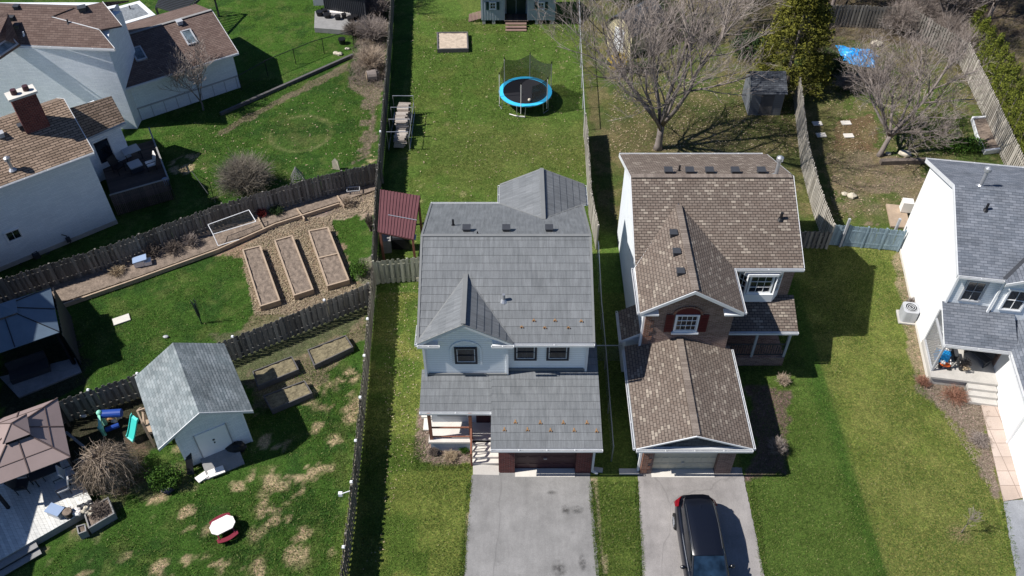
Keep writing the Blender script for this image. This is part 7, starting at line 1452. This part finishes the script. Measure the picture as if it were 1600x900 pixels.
# porch things of the right house
G6 = 'things on the latticed porch'
def L3(x, y, z=.62): return loc2(H3, x, y, z)
T = thing('plastic_bin', 'bright blue plastic bin with white lid beside the lattice on the porch', 'bin', L3(.55, .85), R(-9), G6); k = MB(); k.box(-.28, .28, -.25, .25, 0, .62); k.build('bin', mt['blue_plastic'], T, w=False); k = MB(); k.box(-.31, .31, -.0, .28, .62, .68); k.build('lid', mt['white_plastic'], T, w=False)
T = thing('ride_on_toy', 'orange-red and white ride-on toy at the front left of the porch', 'toy', L3(.62, .28), R(-20), G6); mt['orange'] = M('orange_plastic', (.70, .12, .02), .4, .1, bmp=0); k = MB(); k.sphere((0, 0, .22), .2, 10, 8, (1.3, .6, .6)); k.box(.12, .18, -.03, .03, .2, .5); k.build('body', mt['orange'], T, w=False); k = MB(); k.tube([(.15, -.16, .5), (.15, .16, .5)], .03, 6); k.box(-.25, -.05, -.1, .1, .32, .37); k.build('handlebar', mt['white_plastic'], T, w=False)
for sx in (-.2, .2): k = MB(); k.tube([(sx, -.13, .09), (sx, .13, .09)], .09, 12); k.build('wheel', mt['black'], T, w=False)
T = thing('side_table', 'small dark grey side table right of the blue bin on the porch', 'table', L3(1.0, .95), R(-9), G6); k = MB(); k.box(-.28, .28, -.25, .25, .42, .46); k.build('tabletop', mt['dark'], T, w=False); k = MB(); k.box(-.25, -.22, -.22, .22, 0, .42); k.build('leg', mt['dark'], T, w=False); k = MB(); k.box(.22, .25, -.22, .22, 0, .42); k.build('leg', mt['dark'], T, w=False)
T = thing('potted_plant', 'dried plant in a dark pot with pale flowers at the middle front of the porch', 'plant', L3(1.45, .3), 0, G6); k = MB(); k.tube([(0, 0, 0), (0, 0, .3)], [.14, .2], 12); k.build('pot', mt['black'], T, w=False); rng = random.Random(3); k = MB(); leaf_mass(k, V((0, 0, .5)), .33, .3, .28, 260, .045, rng, .2, 1); k.build('foliage', mt['twig_dk'], T, w=False); k = MB(); leaf_mass(k, V((.05, -.22, .35)), .22, .12, .12, 70, .04, rng, .2, 1); k.build('flowers', mt['straw'], T, w=False)
T = thing('porch_bench', 'dark bench in the shaded right corner of the porch', 'bench', L3(2.3, 1.1), R(-60), G6); k = MB(); k.box(-.6, .6, -.22, .22, .36, .42); k.build('seat', mt['dark'], T, w=False); k = MB(); k.box(-.6, .6, .2, .25, .45, .85); k.build('backrest', mt['dark'], T, w=False); 
for sx in (-.55, .55): k = MB(); k.box(sx - .03, sx + .03, -.2, .2, 0, .36); k.build('leg', mt['dark'], T, w=False)

# ------------------------------------------------------------------ the parked car (nose towards the camera)
mp, t_, b_ = newmat('black_car_paint'); b_.inputs['Base Color'].default_value = (.004, .005, .009, 1); b_.inputs['Roughness'].default_value = .28; b_.inputs['Metallic'].default_value = .0; b_.inputs['Specular IOR Level'].default_value = .5; b_.inputs['Coat Weight'].default_value = .25; b_.inputs['Coat Roughness'].default_value = .05
fl_ = noise(t_, 900, 1, .5, tc(t_)); t_.links.new(ramp(t_, fl_, [(.4, (.003, .004, .008)), (.75, (.010, .012, .02))]), b_.inputs['Base Color'])
cg = Mglass('dark_car_glass', (.004, .006, .010)); mt['windshield'] = Mglass('blue_tinted_windshield', (.008, .018, .034)); mt['tyre'] = M('tyre_rubber', (.015, .015, .015), .85, .2)
mt['tail'], t2, b2_ = newmat('red_tail_light'); b2_.inputs['Base Color'].default_value = (.16, .006, .012, 1); b2_.inputs['Roughness'].default_value = .15
T = thing('car', 'black compact SUV with red tail lights parked nose-out on the neighbour driveway', 'car', (7.90, 17.6, 0), R(1.0)); T.scale = (.98, 1.03, 1.03)
# stations from the rear (y=+2.25) to the nose (y=-2.25): half width, sill z, shoulder z, top-edge z, top half width
ST_ = [(2.34, .40, .45, .80, .92, .34), (2.26, .68, .38, .85, .98, .58), (2.06, .86, .28, .88, 1.04, .74), (1.5, .92, .24, .90, 1.03, .78), (.8, .92, .22, .90, 1.01, .79), (0, .92, .22, .90, .99, .79), (-.8, .92, .22, .88, .97, .78), (-1.2, .92, .24, .86, .99, .76), (-1.7, .91, .26, .80, .93, .72), (-2.1, .84, .30, .70, .83, .62), (-2.28, .70, .38, .60, .70, .45)]
def ring(y, hw, z0, zs, zt, tw): h = [(hw * .86, z0), (hw * .98, z0 + .12), (hw, (z0 + zs) / 2), (hw * .985, zs), (tw + (hw - tw) * .35, zt - .02), (tw, zt), (tw * .5, zt + .015), (0, zt + .02)]; return [V((x, y, z)) for x, z in h] + [V((-x, y, z)) for x, z in h[::-1][1:]]
k = MB(); rs = [ring(*s) for s in ST_]; nr_ = len(rs[0]); vs = [p for r in rs for p in r]; fs = []
for i in range(len(rs) - 1):
    for j in range(nr_ - 1): a = i * nr_ + j; fs.append((a, a + 1, a + nr_ + 1, a + nr_))
fs.append(tuple(range(nr_))[::-1]); fs.append(tuple((len(rs) - 1) * nr_ + j for j in range(nr_)))
for i in range(len(rs) - 1): fs.append((i * nr_ + nr_ - 1, i * nr_, (i + 1) * nr_, (i + 1) * nr_ + nr_ - 1))
k.mesh(vs, fs); body = k.build('body', mp, T, smooth=True, w=False); md = body.modifiers.new('sub', 'SUBSURF'); md.levels = 2; md.render_levels = 2
# greenhouse: y, half width at belt, belt z, half width at roof, roof z
GH_ = [(2.14, .52, 1.00, .40, 1.10), (1.92, .70, 1.02, .52, 1.42), (1.55, .76, 1.02, .62, 1.57), (.9, .78, 1.01, .64, 1.63), (.2, .79, 1.00, .65, 1.64), (-.45, .79, .99, .64, 1.60), (-.72, .78, .98, .62, 1.52), (-1.42, .72, .96, .66, 1.02)]
vs = []; fs = []
for (y, bw_, bz, rw_, rz0) in GH_: h = [(bw_, bz - .08), (bw_, bz), (rw_ + (bw_ - rw_) * .25, rz0 - (rz0 - bz) * .22), (rw_, rz0 - .03), (rw_ * .6, rz0), (0, rz0 + .012)]; vs += [V((x, y, z)) for x, z in h] + [V((-x, y, z)) for x, z in h[::-1][1:]]
nn_ = 11
for i in range(len(GH_) - 1):
    for j in range(nn_ - 1): a = i * nn_ + j; fs.append((a, a + 1, a + nn_ + 1, a + nn_))
fs.append(tuple(range(nn_))[::-1]); k = MB(); k.mesh(vs, fs); k.build('side_glass', cg, T, smooth=True, w=False)
k = MB()      # roof skin
R2 = GH_[1:7]; vs = []
for (y, bw_, bz, rw_, rz0) in R2: vs += [V((rw_ * s + (.02 if s > 0 else -.02) * (abs(s) == 1), y, rz0 + z)) for s, z in ((-1, -.045), (-.9, .0), (-.5, .022), (0, .034), (.5, .022), (.9, .0), (1, -.045))]
fs = []
for i in range(len(R2) - 1):
    for j in range(6): a = i * 7 + j; fs.append((a, a + 1, a + 8, a + 7))
k.mesh(vs, fs); ro = k.build('roof_panel', mp, T, smooth=True, w=False)
k = MB(); k.poly([(-.62, -.76, 1.535), (.62, -.76, 1.535), (.70, -1.42, 1.055), (-.70, -1.42, 1.055)][::-1]); k.build('windshield', mt['windshield'], T, w=False)
k = MB()
for s in (-1, 1): k = MB(); k.tube([V((s * .64, -.72, 1.55)), V((s * .73, -1.44, 1.04))], .035, 6); k.build('pillar', mp, T, w=False); k = MB()
for s in (-1, 1): k = MB(); k.tube([V((s * .60, 1.5, 1.60)), V((s * .62, .5, 1.665)), V((s * .60, -.5, 1.625))], .014, 6); k.build('roof_rail', mt['dark'], T, w=False); k = MB(); k.extr([(-.56, 1.80, 1.475), (.56, 1.80, 1.475), (.50, 1.96, 1.44), (.25, 2.02, 1.43), (-.25, 2.02, 1.43), (-.50, 1.96, 1.44)], (0, 0, .025)); k.build('rear_spoiler', mp, T, w=False)
k = MB(); k.poly([(-.52, 1.90, 1.44), (.52, 1.90, 1.44), (.62, 2.15, 1.08), (-.62, 2.15, 1.08)]); k.build('rear_window', cg, T, w=False)
for s in (-1, 1):
    k = MB(); k.mesh([V((s * x, y, z)) for x, y, z in ((.62, 2.24, .92), (.87, 2.04, .95), (.93, 1.74, .98), (.80, 1.70, 1.08), (.72, 1.98, 1.12), (.58, 2.20, 1.03), (.64, 2.28, .78), (.91, 2.06, .82))], [(0, 1, 2, 3, 4, 5), (0, 6, 7, 1), (1, 7, 2)]); k.build('tail_light', mt['tail'], T, w=False)
    k = MB(); k.sphere((s * 1.02, -.95, 1.02), .13, 10, 8, (.9, .6, .7)); k.beam((s * .88, -.95, .98), (s * 1.0, -.95, 1.0), .06, .05); k.build('wing_mirror', mp, T, w=False)
    k = MB(); k.mesh([V((s * x, y, z)) for x, y, z in ((.50, -2.24, .66), (.80, -2.06, .70), (.86, -1.80, .78), (.74, -1.90, .86), (.5, -2.12, .80))], [(0, 1, 2, 3, 4)]); k.build('headlight', mt['white_plastic'], T, w=False)
    for y in (1.42, -1.42):
        k = MB(); k.tube([(s * .70, y, .34), (s * .945, y, .34)], .34, 24); wo = k.build('wheel', mt['tyre'], T, w=False); k = MB(); k.tube([(s * .94, y, .34), (s * .955, y, .34)], .16, 20)
        for q in range(5): a = q * 1.2566; k.beam(V((s * .955, y, .34)), V((s * .955, y + math.cos(a) * .24, .34 + math.sin(a) * .24)), .05, .02)
        k.build('rim', mt['steel'], wo, w=False)
k = MB()
for s in (-1, 1): k.tube([V((s * .80, 1.3, .985)), V((s * .815, 0, .975)), V((s * .80, -1.1, .965))], .012, 5)
k.build('window_trim', mt['steel'], T, w=False); k = MB(); k.tube([(-.6, -1.47, 1.02), (0, -1.53, 1.0), (.6, -1.47, 1.02)], .02, 5); k.tube([(-.1, -1.47, 1.05), (-.55, -1.36, 1.11)], .012, 4); k.tube([(.45, -1.47, 1.05), (.0, -1.36, 1.11)], .012, 4); k.build('wiper', mt['black'], T, w=False)
k = MB(); k.tube([(0, 1.3, 1.61), (0, 1.38, 1.72)], [.03, .01], 6); k.build('antenna', mp, T, w=False); k = MB(); k.box(-.25, .25, 2.27, 2.30, .72, .86); k.build('number_plate', mt['silver'], T, w=False)
